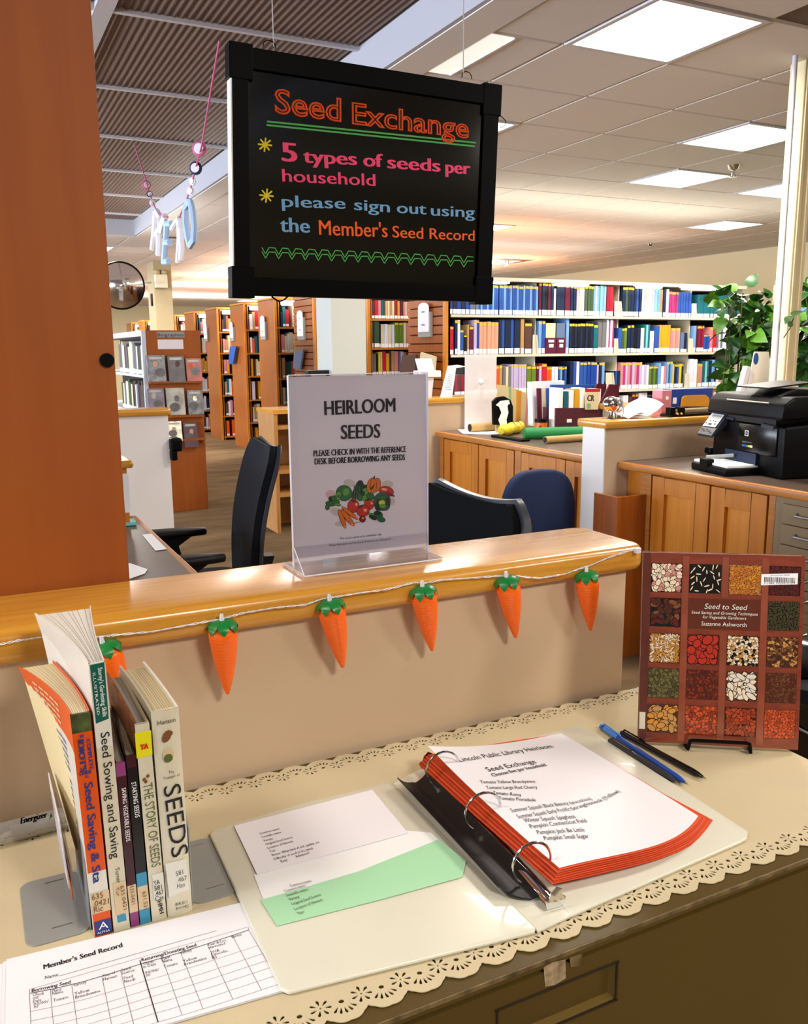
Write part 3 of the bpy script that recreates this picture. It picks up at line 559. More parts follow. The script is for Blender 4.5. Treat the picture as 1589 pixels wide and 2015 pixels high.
A = P(311, 687, 'Y', BY - 0.004); B = P(360, 668, 'Y', BY - 0.004); build(MB().box(A.x, B.x, BY - 0.004, BY, A.z, B.z), 'notice', 'paper_lilac', t)
mat('cover_grey', '#6d6e72', 0.25, noise=(22, 0.6)); mat('cover_dark', '#4a4146', 0.3, noise=(18, 0.5)); mat('cover_red', '#a8402f', 0.3, noise=(14, 0.4)); mat('cover_lilac', '#75677a', 0.3, noise=(16, 0.4)); mat('cover_pale', '#a9a698', 0.3, noise=(12, 0.4)); mat('cover_plum', '#4b1c34', 0.3); mat('foil', '#b8b6a6', 0.2, 0.3, noise=(20, 0.5)); mat('skin_tone', '#c79a80', 0.6)
CV = [(289, 699, 328, 751, 'cover_grey', 'grey book with a portrait, upper row left on the biography end', 'skin_tone'), (330, 700, 366, 752, 'cover_dark', 'dark book with a brown figure, upper row centre on the biography end', 'book_brown'), (366, 705, 399, 750, 'cover_red', 'red orange book, upper row right on the biography end', 'book_orange'),
      (290, 765, 326, 812, 'cover_lilac', 'lilac grey book, second row left on the biography end', 'cover_pale'), (327, 764, 366, 816, 'cover_pale', 'pale striped book, second row centre on the biography end', 'cover_dark'), (369, 768, 402, 815, 'cover_grey', 'silvery crumpled looking book, second row right on the biography end', 'foil'),
      (330, 830, 360, 868, 'foil', 'shiny foil covered book, bottom row left on the biography end', 'skin_tone'), (361, 832, 392, 880, 'cover_plum', 'plum coloured book with a face, bottom row right on the biography end', 'skin_tone')]
for (xa, ya, xb, yb, m, lab, m2_) in CV:
    y = BY - 0.06; a = P(xa, ya, 'Y', y); b = P(xb, yb, 'Y', y); tt = thing('book', lab, 'book', (a.x, y, b.z), 0, 'covers on the biography end')
    q = [(a.x, y, b.z), (b.x, y, b.z), (b.x, y + 0.035, a.z), (a.x, y + 0.035, a.z)]
    build(MB().prism(q, (0, 0.02, 0)), 'cover', m, tt, bevel=0.002)
    g = MB(); cx, cz = (a.x + b.x) / 2, (a.z + b.z) / 2; W, H = (b.x - a.x), (a.z - b.z)
    sl = lambda z, e: y + 0.035 * (z - b.z) / (a.z - b.z) - 0.0012 - e
    ms_ = [m2_, 'cover_pale', 'cover_dark']
    for q in (1, 4):
        qx, qz, qa, qb, an = cx + W * rs.uniform(-.2, .2), cz + H * (0.2 - 0.09 * q) + H * rs.uniform(-.05, .1), W * (.14 if q == 1 else .30), H * (.12 if q == 1 else .17), rs.uniform(-.2, .2)
        pp = [(qx + qa * math.cos(k * PI / 5) * math.cos(an) - qb * math.sin(k * PI / 5) * math.sin(an), qz + qa * math.cos(k * PI / 5) * math.sin(an) + qb * math.sin(k * PI / 5) * math.cos(an)) for k in range(10)]
        g.poly([(min(max(px_, a.x + .005), b.x - .005), sl(pz_, .0003 * q), pz_) for px_, pz_ in pp], 0 if q == 1 else 2)
    g.poly([(a.x + W * .12, sl(a.z - H * .07, .0006), a.z - H * .07), (a.x + W * .12, sl(a.z - H * .16, .0006), a.z - H * .16), (a.x + W * .85, sl(a.z - H * .16, .0006), a.z - H * .16), (a.x + W * .85, sl(a.z - H * .07, .0006), a.z - H * .07)], 1)
    build(g, 'picture', ms_, tt)
for r, z in enumerate((1.22, 0.87, 0.52)):
    y = BY + 0.05; n = 0
    while y < BY + 1.25:
        w = rs.uniform(0.06, 0.10); n += 1; c = rs.choice(['cream', 'green', 'black', 'white', 'brown', 'lime', 'grey'] if r else ['white', 'cream', 'grey', 'brown', 'green'])
        o = book(bx0 + 0.012, y + w, z, w * 0.94, rs.uniform(0.24, 0.3), 0.19, c, False, True, '%s book, %s from the end, %s shelf of the biography bookcase' % (NAMES.get(c, c), ORD(n), ['top', 'second', 'third'][r]), 'books on the biography bookcase'); o.rotation_euler = (0, 0, -PI / 2); y += w
# dark stacks behind the photographer (seen mirrored in the sign)
t = thing('bookcase', 'bookcase behind the viewer, only seen as a reflection', 'bookcase', (0.5, -2.8, 0))
build(MB().box(-1.5, 4.5, -3.2, -3.15, 0, 1.9), 'back_panel', 'shelf_dark', t)
for z in (0.4, 0.75, 1.1, 1.45, 1.85): build(MB().box(-1.5, 4.5, -3.15, -2.8, z - 0.02, z), 'shelf', 'shelf_dark', t)
g = MB()
for z in (0.4, 0.75, 1.1, 1.45):
    x = -1.45
    while x < 4.4:
        w = rs.uniform(0.025, 0.05); g.box(x, x + w * 0.9, -3.05, -2.83, z, z + rs.uniform(0.2, 0.28), rs.randrange(5)); x += w
tag(build(g, 'books_behind', ['book_brown', 'book_navy', 'book_maroon', 'book_grey', 'book_green'], t), kind='stuff')
wood('maple_inset', '#d88c2c', '#c87a20', 'Z', 0.4, 0.5)
# ---------------- staff counters ----------------
def door(mb_parent, y0, y1, z0, z1, x=2.73, m='maple_door'):
    """shaker door: rails and stiles round a recessed panel, in the plane x facing -X"""
    d = build(MB().box(x + 0.012, x + 0.018, y0 + 0.002, y1 - 0.002, z0 + 0.002, z1 - 0.002), 'door', 'maple_inset', mb_parent)
    f = MB(); r = 0.075
    f.box(x - 0.006, x + 0.012, y0, y0 + r, z0, z1).box(x - 0.006, x + 0.012, y1 - r, y1, z0, z1).box(x - 0.006, x + 0.012, y0 + r, y1 - r, z1 - r, z1).box(x - 0.006, x + 0.012, y0 + r, y1 - r, z0, z0 + r)
    build(f, 'door_frame', m, d, bevel=0.0015); return d
def counter(name, label, y0, y1, doors, stiles, ztop=0.9):
    t = thing(name, label, 'cabinet', (3.0, (y0 + y1) / 2, 0))
    build(MB().box(2.762, 3.455, y0 + 0.005, y1 - 0.002, 0.1, ztop - 0.03), 'body', 'maple_door', t)
    build(MB().box(2.80, 3.45, y0 + 0.005, y1 - 0.002, 0.0, 0.1), 'plinth', 'black_matte', t)
    build(MB().box(2.712, 3.457, y0, y1, ztop - 0.03, ztop), 'worktop', 'laminate', t)
    build(MB().box(2.695, 2.722, y0, y1, ztop - 0.034, ztop + 0.001), 'edge_strip', 'oak_edge_y', t, bevel=0.008, seg=3, smooth=True)
    for a, b in doors: door(t, a, b, 0.12, ztop - 0.045, 2.737)
    for a, b in stiles: build(MB().box(2.732, 2.762, a, b, 0.1, ztop - 0.03), 'stile', 'oak_edge_y', t)
    return t
counter('base_cabinet', 'maple cupboard run under the paper tubes and magazine files', 3.32, 4.93, [(4.455, 4.87), (4.07, 4.445), (3.60, 3.995), (3.33, 3.593)], [(4.88, 4.93), (4.0, 4.06)])
t = counter('base_cabinet', 'maple cupboard with grey drawers under the black printer', 1.1, 3.155, [(2.618, 2.955), (2.325, 2.608)], [(2.965, 3.03), (2.285, 2.315), (1.1, 1.2)])
# metal card drawers under the same worktop
t = thing('drawer_cabinet', 'taupe metal drawer cabinet right of the maple doors', 'cabinet', (2.9, 1.8, 0))
build(MB().box(2.722, 2.744, 1.3, 2.275, 0.0, 0.862), 'case', 'taupe_metal', t)
z = 0.842; k = 0; one = None
hs = [0.078] * 5 + [0.05] + [0.078] * 5
for h in hs:
    if h == 0.05: z -= h; continue
    if one is None:
        one = build(MB().box(2.708, 2.722, 1.36, 2.235, z - h + 0.004, z), 'drawer', 'taupe_metal', t, bevel=0.002); z0 = z
        hd = build(MB().tube([(2.708, 2.165, z - 0.03), (2.69, 2.16, z - 0.036), (2.69, 2.09, z - 0.036), (2.708, 2.085, z - 0.03)], 0.005, 6), 'handle', 'steel', one)
    else:
        o = one.copy(); COL.objects.link(o); o.location = (0, 0, z - z0); o2 = hd.copy(); COL.objects.link(o2); o2.parent = o
    z -= h
# loose maple board leaning between partition and cupboard
a = P(1208, 980, 'Y', 3.0); b = P(1277, 968, 'Y', 3.0)
tag(build(MB().box(2.56, 2.578, 2.985, 3.15, 0, 0.765).box(2.578, 2.738, 2.99, 3.004, 0, 0.765), 'side_board', 'maple_panel', bevel=0.002), 'low maple board standing left of the printer cupboard', 'board')
# ---------------- desk at left ----------------
t = thing('office_desk', 'staff desk with dark brown top and oak edge behind the counter', 'desk', (0, 2.6, 0))
build(MB().box(-1.2, 0.565, 1.60, 3.62, 0.73, 0.76), 'desktop', 'laminate', t)
build(MB().box(0.562, 0.585, 1.60, 3.62, 0.725, 0.761), 'edge_strip', 'oak_edge_y', t, bevel=0.005)
build(MB().box(-1.1, 0.5, 3.56, 3.6, 0, 0.73), 'leg_panel', 'maple_door', t); build(MB().box(-1.1, 0.5, 1.62, 1.66, 0, 0.73), 'leg_panel', 'maple_door', t)
# small paper box on its far end
t = thing('desk_organizer', 'small wooden organizer with a white paper label on the far end of the desk', 'organizer', (0.45, 3.4, 0.76))
x1 = P(262, 960, 'Y', 3.4).x
build(MB().box(0.2, x1 - 0.02, 3.4, 3.6, 0.762, 0.985), 'body', 'maple_door', t); build(MB().box(0.2, x1 + 0.005, 3.38, 3.62, 0.985, 1.015), 'top', 'oak_cap', t, bevel=0.012, seg=3)
a = P(243, 932, 'Y', 3.398); b = P(257, 1008, 'Y', 3.398)
build(MB().box(0.3, b.x, 3.396, 3.40, b.z, a.z), 'label_sheet', 'white', t)
def flat(pts, z, m, name, label, cat, th=0.0012):
    q = [P(x, y, 'Z', z) for x, y in pts]; return tag(build(MB().prism([(p.x, p.y, z - th) for p in q], (0, 0, th)), name, m), label, cat)
flat([(280, 1052), (298, 1050), (328, 1080), (306, 1083)], 0.763, 'white', 'paper_slip', 'white printed slip on the dark desk by the armrest', 'paper')
flat([(240, 1110), (256, 1108), (290, 1120), (285, 1128), (256, 1138), (235, 1138)], 0.763, 'white', 'paper_sheet', 'white sheet at the near end of the dark desk', 'paper')
mat('turquoise', '#6fc6c8', 0.5)
flat([(245, 1021), (264, 1020), (268, 1027), (246, 1029)], 0.775, 'turquoise', 'notepad', 'turquoise pad on the far end of the dark desk', 'notepad', 0.012)
# black pouch on the far half wall
t = thing('headset_case', 'black case hanging at the end of the white half wall', 'case', P(345, 880, 'Y', 4.98))
a = P(333, 862, 'Y', 4.98); b = P(359, 905, 'Y', 4.98)
build(MB().box(a.x, b.x, 4.95, 5.06, b.z + 0.05, a.z), 'body', 'black', t, bevel=0.015); build(MB().box(a.x, b.x - 0.03, 4.955, 5.05, b.z, b.z + 0.06), 'base', 'black', t, bevel=0.01)
# low maple shelf unit with a monitor
t = thing('low_shelf', 'low open maple shelf unit beside the acrylic sign', 'shelf', (2.35, 6.5, 0))
lx = P(541, 900, 'Y', 6.45).x; zt = P(541, 815, 'Y', 6.45).z
build(MB().box(lx, lx + 0.03, 6.45, 6.85, 0, zt), 'side', 'maple_light', t); build(MB().box(2.55, 2.58, 6.45, 6.85, 0, zt), 'side', 'maple_light', t)
build(MB().box(lx - 0.01, 2.585, 6.44, 6.86, zt, zt + 0.03), 'top', 'oak_cap', t)
for y in (838, 926, 972): z = P(545, y, 'Y', 6.46).z; build(MB().box(lx + 0.03, 2.55, 6.46, 6.84, z - 0.03, z), 'shelf', 'maple_light', t)
build(MB().box(lx + 0.03, 2.55, 6.83, 6.84, 0, zt), 'back', 'maple_light', t)
t = thing('monitor', 'dark monitor on the low shelf, its top edge above the acrylic sign', 'monitor', (2.5, 6.5, zt + 0.03))
a = P(606, 729, 'Y', 6.44); b = P(650, 742, 'Y', 6.44)
build(MB().box(a.x, b.x, 6.46, 6.52, zt + 0.08, a.z), 'screen', 'black_matte', t, bevel=0.006); build(MB().box(a.x + .03, b.x - .03, 6.455, 6.46, zt + 0.1, a.z - 0.03), 'panel', 'gray_paint', t)
build(MB().box(a.x + .07, b.x - .07, 6.48, 6.55, zt + 0.03, zt + 0.1), 'stand', 'black_matte', t)
# ---------------- chairs ----------------
def task_chair(name, label, loc, rz, wtop, htop, hb=0.50, meshy=False, lean=0.07, w0=0.40, arms=True, dip=0.035, armz=0.68):
    """faces local -X; back at +X"""
    t = thing(name, label, 'office chair', loc, rz); W = WM[t]
    def L(mb): mb.v = [tuple(W @ Vector(v)) for v in mb.v]; return mb
    def bk(u, v, off=0.0):
        v = 1 - (1 - v) ** 1.3
        w = w0 + (wtop - w0) * v ** 0.7; y = (u - 0.5) * w * (1 - 0.24 * max(0, (v - 0.80) / 0.20) ** 2.6)
        z = hb + (htop - hb) * v - dip * (1 - (2 * u - 1) ** 2) * v ** 4
        x = 0.24 + lean * v - 0.03 * math.sin(PI * v) + 0.010 * (1 - (2 * u - 1) ** 2) + off
        return (x, y, z)
    b = build(L(MB().grid(14, 26, lambda u, v: bk(u, v), 0, 0.035)), 'backrest', 'mesh_fabric' if meshy else 'chair_black', t, smooth=True)
    edge = [bk(0, k / 24) for k in range(25)] + [bk(k / 10, 1) for k in range(1, 10)] + [bk(1, 1 - k / 24) for k in range(25)]
    edge = [(x + 0.002, y, z) for x, y, z in edge]
    build(L(MB().tube(edge, 0.016 if meshy else 0.009, 6)), 'back_frame', 'chair_rim', t, smooth=True)
    build(L(MB().prism(rounded(-0.26, 0.22, -0.24, 0.24, 0.08, 0.44), (0, 0, 0.07))), 'seat', 'chair_black', t, bevel=0.015, smooth=True)
    if arms:
        for s in (-1, 1):
            y = s * 0.26
            build(L(MB().prism([(px, y + py, armz - 0.03) for px, py in [(-0.16, -0.04), (-0.12, -0.05), (0.02, -0.045), (0.11, -0.02), (0.11, 0.02), (0.02, 0.045), (-0.12, 0.05), (-0.16, 0.04)]], (0, 0, 0.03))), 'armrest', 'black_matte', t, bevel=0.01, smooth=True)
            build(L(MB().prism([(-0.13, y - 0.015, armz - 0.03), (0.05, y - 0.015, armz - 0.03), (-0.01, y - 0.015, armz - 0.07), (0.03, y - 0.015, 0.46), (-0.06, y - 0.015, 0.46)], (0, 0.03, 0))), 'arm_post', 'black_matte', t, bevel=0.004)
            build(L(MB().box(-0.05, 0.03, min(y, s * 0.1), max(y, s * 0.1), 0.415, 0.44)), 'arm_bracket', 'black_matte', t)
    build(L(MB().prism([(0.06, -0.035, 0.42), (0.28, -0.035, 0.42), (0.34, -0.035, 0.60), (0.30, -0.035, 0.60), (0.24, -0.035, 0.45), (0.06, -0.035, 0.45)], (0, 0.07, 0))), 'back_bracket', 'black_matte', t)
    build(L(MB().tube([(0, 0, 0.08), (0, 0, 0.44)], 0.028, 12)), 'gas_lift', 'black', t)
    for k in range(5):
        a = 2 * PI * k / 5 + 0.3; c, s = math.cos(a), math.sin(a)
        l = build(L(MB().tube([(0, 0, 0.12), (0.30 * c, 0.30 * s, 0.075)], [0.03, 0.018], 6)), 'leg', 'black', t)
        build(L(MB().tube([(0.30 * c - 0.02 * s, 0.30 * s + 0.02 * c, 0.027), (0.30 * c + 0.02 * s, 0.30 * s - 0.02 * c, 0.027)], 0.027, 10)), 'caster', 'black_matte', l)
    return t
task_chair('office_chair', 'dark high backed office chair with two armrests by the desk', (0.735, 3.385, 0), math.radians(-6.5), 0.50, 1.06, hb=0.48, w0=0.45, lean=0.10, dip=0.02)
task_chair('office_chair', 'black mesh backed office chair right of the acrylic sign', (0.93, 2.0, 0), math.radians(0), 0.54, 1.035, hb=0.55, meshy=True, w0=0.52, lean=0.05, dip=0.022, arms=True)
# round backed blue chair
bc = Vector((2.455, 3.41, 0))
t = thing('office_chair', 'blue fabric chair with a rounded back by the cupboards', 'office chair', (bc.x, 3.41, 0), -0.04); W = WM[t]
def L(mb): mb.v = [tuple(W @ Vector(v)) for v in mb.v]; return mb
ztop = P(1103, 922, 'Y', 3.41).z
def rb(k, n=28):
    a = 2 * PI * k / n; c, s = math.cos(a), math.sin(a); e = 0.62
    return (0.205 * math.copysign(abs(c) ** e, c), 0, ztop - 0.24 + 0.24 * math.copysign(abs(s) ** 0.8, s))
build(L(MB().prism([rb(k) for k in range(28)], (0, 0.06, 0))), 'backrest', 'blue_fabric', t, bevel=0.015, seg=3, smooth=True)
build(L(MB().prism(rounded(-0.22, 0.22, 0.06, 0.46, 0.08, 0.40), (0, 0, 0.07))), 'seat', 'blue_fabric', t, bevel=0.015, smooth=True)
build(L(MB().tube([(0, 0.03, ztop - 0.3), (0, 0.03, 0.36), (0, 0.26, 0.36), (0, 0.26, 0.1)], 0.02, 8)), 'post', 'black', t)
for k in range(5):
    a = 2 * PI * k / 5; build(L(MB().tube([(0, 0.26, 0.11), (0.28 * math.cos(a), 0.26 + 0.28 * math.sin(a), 0.03)], [0.025, 0.015], 6)), 'leg', 'black', t)
# ---------------- things on the far counter (top 0.9) ----------------
CT = 0.901
def tube_between(p, q, z, r, name, label, m, cat='tube', inner='shelf_dark'):
    a = P(p[0], p[1], 'Z', z + r); b = P(q[0], q[1], 'Z', z + r); d = (b - a).normalized()
    t = thing(name, label, cat, (a + b) / 2 - Vector((0, 0, r)))
    build(MB().tube([a, b], r, 20), 'roll', m, t, smooth=True)
    build(MB().tube([a - d * 0.002, a + d * 0.001], r * 0.82, 20), 'hollow', inner, t); return t
mat('kraft', '#b5935c', 0.7); mat('roll_green', '#12803e', 0.6); mat('roll_yellow', '#d9c40c', 0.55, noise=(30, 0.3)); mat('jar_orange', '#d85b08', 0.35); mat('folder', '#cdb988', 0.7); mat('folder_yellow', '#d9a92a', 0.7); mat('folder_green', '#88a878', 0.7); mat('maroon_case', '#4a1026', 0.4)
tube_between((924, 842), (1000, 838), CT, 0.028, 'paper_tube', 'tan kraft paper tube left of the yellow roll', 'kraft')
a = P(985, 848, 'Z', CT + .035); b = P(1028, 838, 'Z', CT + .035)
t = thing('yellow_roll', 'bright yellow wrapped roll between the two paper tubes', 'roll', (a + b) / 2 - Vector((0, 0, .035)))
pts = [a + (b - a) * k / 8 + Vector((0, 0, 0.004 * math.sin(k * 2.1))) for k in range(9)]
build(MB().tube(pts, [0.022, 0.034, 0.036, 0.033, 0.036, 0.034, 0.035, 0.03, 0.018], 12), 'wrap', 'roll_yellow', t, smooth=True)
for k in range(3): build(MB().tube([pts[2 + 2 * k] + Vector((0, 0.04 * math.cos(q * PI / 5), 0.037 * math.sin(q * PI / 5))) for q in range(10)], 0.002, 4, closed=True), 'crease', 'black_matte', t)
tube_between((1031, 853), (1160, 850), CT, 0.034, 'paper_tube', 'green paper roll on the counter, largest of the rolls', 'roll_green', inner='roll_green')
tube_between((1072, 866), (1160, 860), CT, 0.020, 'paper_tube', 'slim tan paper tube in front of the green roll', 'kraft')
flat([(900, 845), (980, 843), (1020, 850), (960, 855), (910, 853)], CT + 0.002, 'white', 'paper_sheet', 'white sheet lying under the tan and yellow rolls', 'paper')
t = tag(build(MB().box(2.80, 2.86, 4.10, 4.42, CT, CT + 0.012, T=None), 'ruler', 'black', bevel=0.002), 'black cutter bar lying by the yellow roll', 'tool')
# desk file sorter with hanging folders
def quadbox(pts, ax, v, vec, name, m, parent): return build(MB().prism([P(x, y, ax, v) for x, y in pts], vec), name, m, parent)
t = thing('file_sorter', 'black file sorter packed with tan folders, white ribbon on its face', 'file sorter', (3.2, 4.72, CT)); y = 4.60
pts = [(971, 836), (970, 790), (978, 782), (992, 780), (1004, 787), (1009, 800), (1009, 836)]
quadbox(pts, 'Y', y, (0, 0.02, 0), 'front', 'black', t)
q = [P(1010 + k * 4.5, 758 + (k % 3) * 4, 'Y', y + 0.06 + 0.02 * k) for k in range(9)]
for k in range(9):
    m = ['folder', 'folder_green', 'folder', 'folder', 'folder_yellow', 'folder_yellow', 'folder', 'folder', 'book_pink'][k]
    yy = y + 0.028 + 0.020 * k
    c = [P(978 + 5.2 * k, 757 + 2 * k, 'Y', yy), P(1000 + 5.2 * k, 759 + 2 * k, 'Y', yy), P(1003 + 4.0 * k, 836, 'Y', yy), P(975 + 4.0 * k, 836, 'Y', yy)]
    c[2].z = CT + 0.002; c[3].z = CT + 0.002
    build(MB().prism(c, (0, 0.004, 0)), 'folder', m, t)
g = [P(x, yy, 'Y', y - 0.006) for x, yy in ((990, 790), (981, 800), (986, 812), (980, 826), (984, 838))]; g2 = [P(x, yy, 'Y', y - 0.006) for x, yy in ((1002, 788), (998, 800), (1000, 812), (996, 826), (998, 838))]
mb = MB(); n = 5; mb.add(g + g2, [(k, k + 1, n + k + 1, n + k) for k in range(4)]); build(mb, 'ribbon', 'white', t)
build(MB().poly([P(x, yy, 'Y', y - 0.007) for x, yy in ((975, 797), (984, 789), (1000, 787), (1003, 795), (990, 798), (980, 800))]), 'bow', 'white', t)
# orange jar
a = P(1064, 845, 'Y', 4.30); a.z = CT; t = thing('jar', 'orange jar with a black lid and black face cut-out', 'jar', a)
rr = 0.038; build(MB().lathe([(0, 0), (rr, 0), (rr * 1.02, 0.02), (rr, 0.085), (0, 0.085)], a, 20), 'body', 'jar_orange', t, smooth=True)
build(MB().lathe([(0, 0.085), (rr * 1.05, 0.085), (rr * 1.05, 0.105), (0, 0.105)], a, 20), 'lid', 'black', t)
D = (Vector((0, 0, HC)) - a); D.z = 0; D.normalize(); S = Vector((-D.y, D.x, 0)) * -1
build(MB().poly([a + D * (rr + 0.003) + S * x + Vector((0, 0, z)) for x, z in ((0.0, 0.07), (0.028, 0.045), (0.004, 0.04))]), 'face_mark', 'black', t)
# white binder and magazine files
def mag(name, label, pts, y, m, cat, depth=0.02):
    t = thing(name, label, cat, P(pts[-1][0], pts[-1][1], 'Y', y)); quadbox(pts, 'Y', y, (0, depth, 0), 'cover', m, t); return t
t = mag('binder', 'tall white binder left of the magazines on the far counter', [(1046, 752), (1110, 749), (1110, 830), (1048, 838)], 4.45, 'white', 'binder', 0.05)
t = mag('binder', 'thin blue binder standing among the magazines', [(1085, 757), (1190, 757), (1190, 800), (1088, 838)], 4.38, 'book_blue', 'binder', 0.02)
def magfile(label, px0, px1, yy):
    t = thing('magazine_file', label, 'magazine file', P((px0 + px1) / 2, 838, 'Y', yy)); t.location.z = CT
    W = WM[t] = Matrix.Translation(t.location)
    pts = [P(px0, 803, 'Y', yy), P(px1 - 32, 803, 'Y', yy), P(px1 - 8, 756, 'Y', yy), P(px1 + 10, 757, 'Y', yy), P(px1 + 6, 838, 'Y', yy), P(px0, 838, 'Y', yy)]
    for p in pts[-2:]: p.z = CT
    build(MB().prism(pts, (0, 0.012, 0)), 'side', 'maroon_case', t)
    pts2 = [p + Vector((0, 0.12, 0)) for p in pts]; build(MB().prism(pts2, (0, 0.012, 0)), 'side', 'maroon_case', t)
    a, b = pts[-1], pts[-2]; build(MB().box(a.x, b.x, a.y, a.y + 0.13, CT, CT + 0.006), 'base', 'maroon_case', t)
    g = MB(); ms = ['white', 'book_teal', 'white', 'book_yellow', 'white', 'book_cream', 'book_lilac', 'white']
    L_ = px1 - 30 - px0
    for k in range(8):
        x0 = P(px0 + 4 + L_ * k / 8, 780, 'Y', yy + 0.02).x; x1 = P(px0 + 4 + L_ * (k + 0.85) / 8, 780, 'Y', yy + 0.02).x
        build(MB().box(x0, x1, yy + 0.015, yy + 0.105, CT + 0.01, P(px0, 764 + (k * 7) % 9, 'Y', yy + 0.02).z), 'magazine', ms[k], t)
    g = MB()
    for k in (0.3, 0.62):
        x0 = P(px0 + 75 * k, 800, 'Y', yy).x; g.box(x0, x0 + 0.035, yy - 0.002, yy, CT + 0.085, CT + 0.105)
        if k > 0.5: g.box(x0, x0 + 0.035, yy - 0.002, yy, CT + 0.055, CT + 0.075)
    build(g, 'label_holder', 'white', t)
magfile('maroon magazine file filled with magazines on the far counter', 1093, 1208, 4.20)
# the red and yellow magazine with two letters
t = thing('magazine', 'red topped yellow magazine standing in the maroon file', 'magazine', P(1160, 800, 'Y', 4.19)); y = 4.186
quadbox([(1151, 765), (1181, 765), (1176, 806), (1151, 806)], 'Y', y, (0, 0.004, 0), 'cover', 'book_cream', t)
quadbox([(1151, 765), (1181, 765), (1180, 771), (1151, 771)], 'Y', y - 0.001, (0, 0.001, 0), 'banner', 'book_red', t)
g = MB(); txt(g, 'CR', P(1155, 789, 'Y', y - 0.001), P(1168, 789, 'Y', y - 0.001), 0.035, (0, -1, 0), bold=0.03); build(g, 'lettering', 'ink', t)
quadbox([(1154, 794), (1162, 794), (1162, 804), (1154, 804)], 'Y', y - 0.001, (0, 0.001, 0), 'picture', 'folder_green', t)
for k, (x0, m, lab) in enumerate(((1056, 'book_maroon', 'thin maroon magazine leaning by the orange jar'), (1066, 'book_cream', 'thin cream magazine leaning by the orange jar'), (1075, 'book_blue', 'narrow blue magazine right of the orange jar'))):
    t = mag('magazine', lab, [(x0, 764), (x0 + 9, 764), (x0 + 12, 838), (x0 + 2, 838)], 4.40 - 0.012 * k, m, 'magazine', 0.008)
# clear bag with green and pink bits
t = thing('craft_bag', 'clear bag of green and pink craft bits by the green roll', 'bag', P(1090, 848, 'Z', CT))
c0 = P(1088, 842, 'Z', CT); mb = MB().ball(c0 + Vector((0, 0, 0.035)), (0.09, 0.16, 0.035), 12)
build(mb, 'bag', 'clear_bag', t, smooth=True); mb = MB(); rs = random.Random(5)
for k in range(14): mb.ball(c0 + Vector((rs.uniform(-.05, .05), rs.uniform(-.12, .12), rs.uniform(.015, .045))), 0.012, 6, 0 if k % 3 else 1)
tag(build(mb, 'craft_bits', ['roll_green', 'book_pink'], t), kind='stuff')
for k in range(5):
    p = P(1105 + 9 * k, 846, 'Z', CT); tag(build(MB().lathe([(0, 0), (0.012, 0), (0.012, 0.02), (0.007, 0.028), (0, 0.028)], p, 10), 'glue_cap', 'book_magenta'), 'small pink cap, %s from the left behind the green roll' % ORD(k + 1), 'cap', 'pink caps behind the green roll')
# translucent plastic sheet and white boards standing at the counter end
t = thing('clear_screen', 'milky plastic screen standing at the far counter corner', 'screen', (3.08, 4.88, CT))
a = P(915, 698, 'Y', 4.90); b = P(975, 835, 'Y', 4.90)
build(MB().box(a.x, b.x, 4.90, 4.905, CT, a.z), 'sheet', 'acrylic_milk', t); build(MB().ball(P(947, 751, 'Y', 4.89), 0.014, 10), 'knob', 'white', t, smooth=True)
build(MB().box(P(944, 740, 'Y', 4.905).x, P(951, 740, 'Y', 4.905).x, 4.906, 4.915, CT, P(947, 722, 'Y', 4.905).z), 'strut', 'wall_cream', t)
# triangular acrylic leaflet stands on the far half wall
t = thing('leaflet_stand', 'clear wedge leaflet stand on the far half wall', 'leaflet stand', (2.8, 5.0, 1.113)); zc = 1.1135
q = [P(866, 780, 'Y', 5.0), P(889, 783, 'Y', 5.0), P(897, 724, 'Y', 5.05), P(881, 720, 'Y', 5.05)]; q[0].z = q[1].z = zc
build(MB().prism(q, (0, 0.004, 0)), 'sheet', 'paper', t); g = MB()
for k in range(9): line(g, q[0].lerp(q[3], 0.25 + 0.06 * k) + Vector((0.015, -0.003, 0)), q[1].lerp(q[2], 0.25 + 0.06 * k) + Vector((-0.015, -0.003, 0)), 0.003, (0, -1, 0))
build(g, 'print', 'book_greyblue', t)
build(MB().add([q[1], P(905, 781, 'Y', 5.0), P(912, 722, 'Y', 5.05), q[2]], [(0, 1, 2, 3)]), 'shell', 'acrylic', t)
build(MB().add([q[3], q[2], P(916, 721, 'Y', 5.08), P(899, 718, 'Y', 5.08)], [(0, 1, 2, 3)]), 'top', 'white', t)
t = thing('leaflet_stand', 'stand with a curled stack of white sheets on the far half wall', 'leaflet stand', (2.65, 5.0, zc))
A = [(815, 705), (845, 706), (854, 728), (864, 729), (866, 737), (838, 742), (826, 728)]
def curl(u, v): 
    p = P(816 + 32 * u + 8 * v, 706 + 30 * v, 'Y', 5.04 - 0.05 * v); return p
build(MB().grid(4, 6, curl, 0, 0.002), 'curled_sheet', 'white', t, smooth=True)
a = P(826, 730, 'Y', 4.99); b = P(865, 742, 'Y', 4.99); build(MB().box(a.x, b.x, 4.97, 5.09, b.z, a.z), 'sheet_stack', 'white', t, bevel=0.006)
q = [P(838, 781, 'Y', 5.0), P(849, 781, 'Y', 5.0), P(853, 744, 'Y', 5.0), P(840, 744, 'Y', 5.0)]; q[0].z = q[1].z = zc
build(MB().prism(q, (0, 0.05, 0)), 'support', 'paper', t)
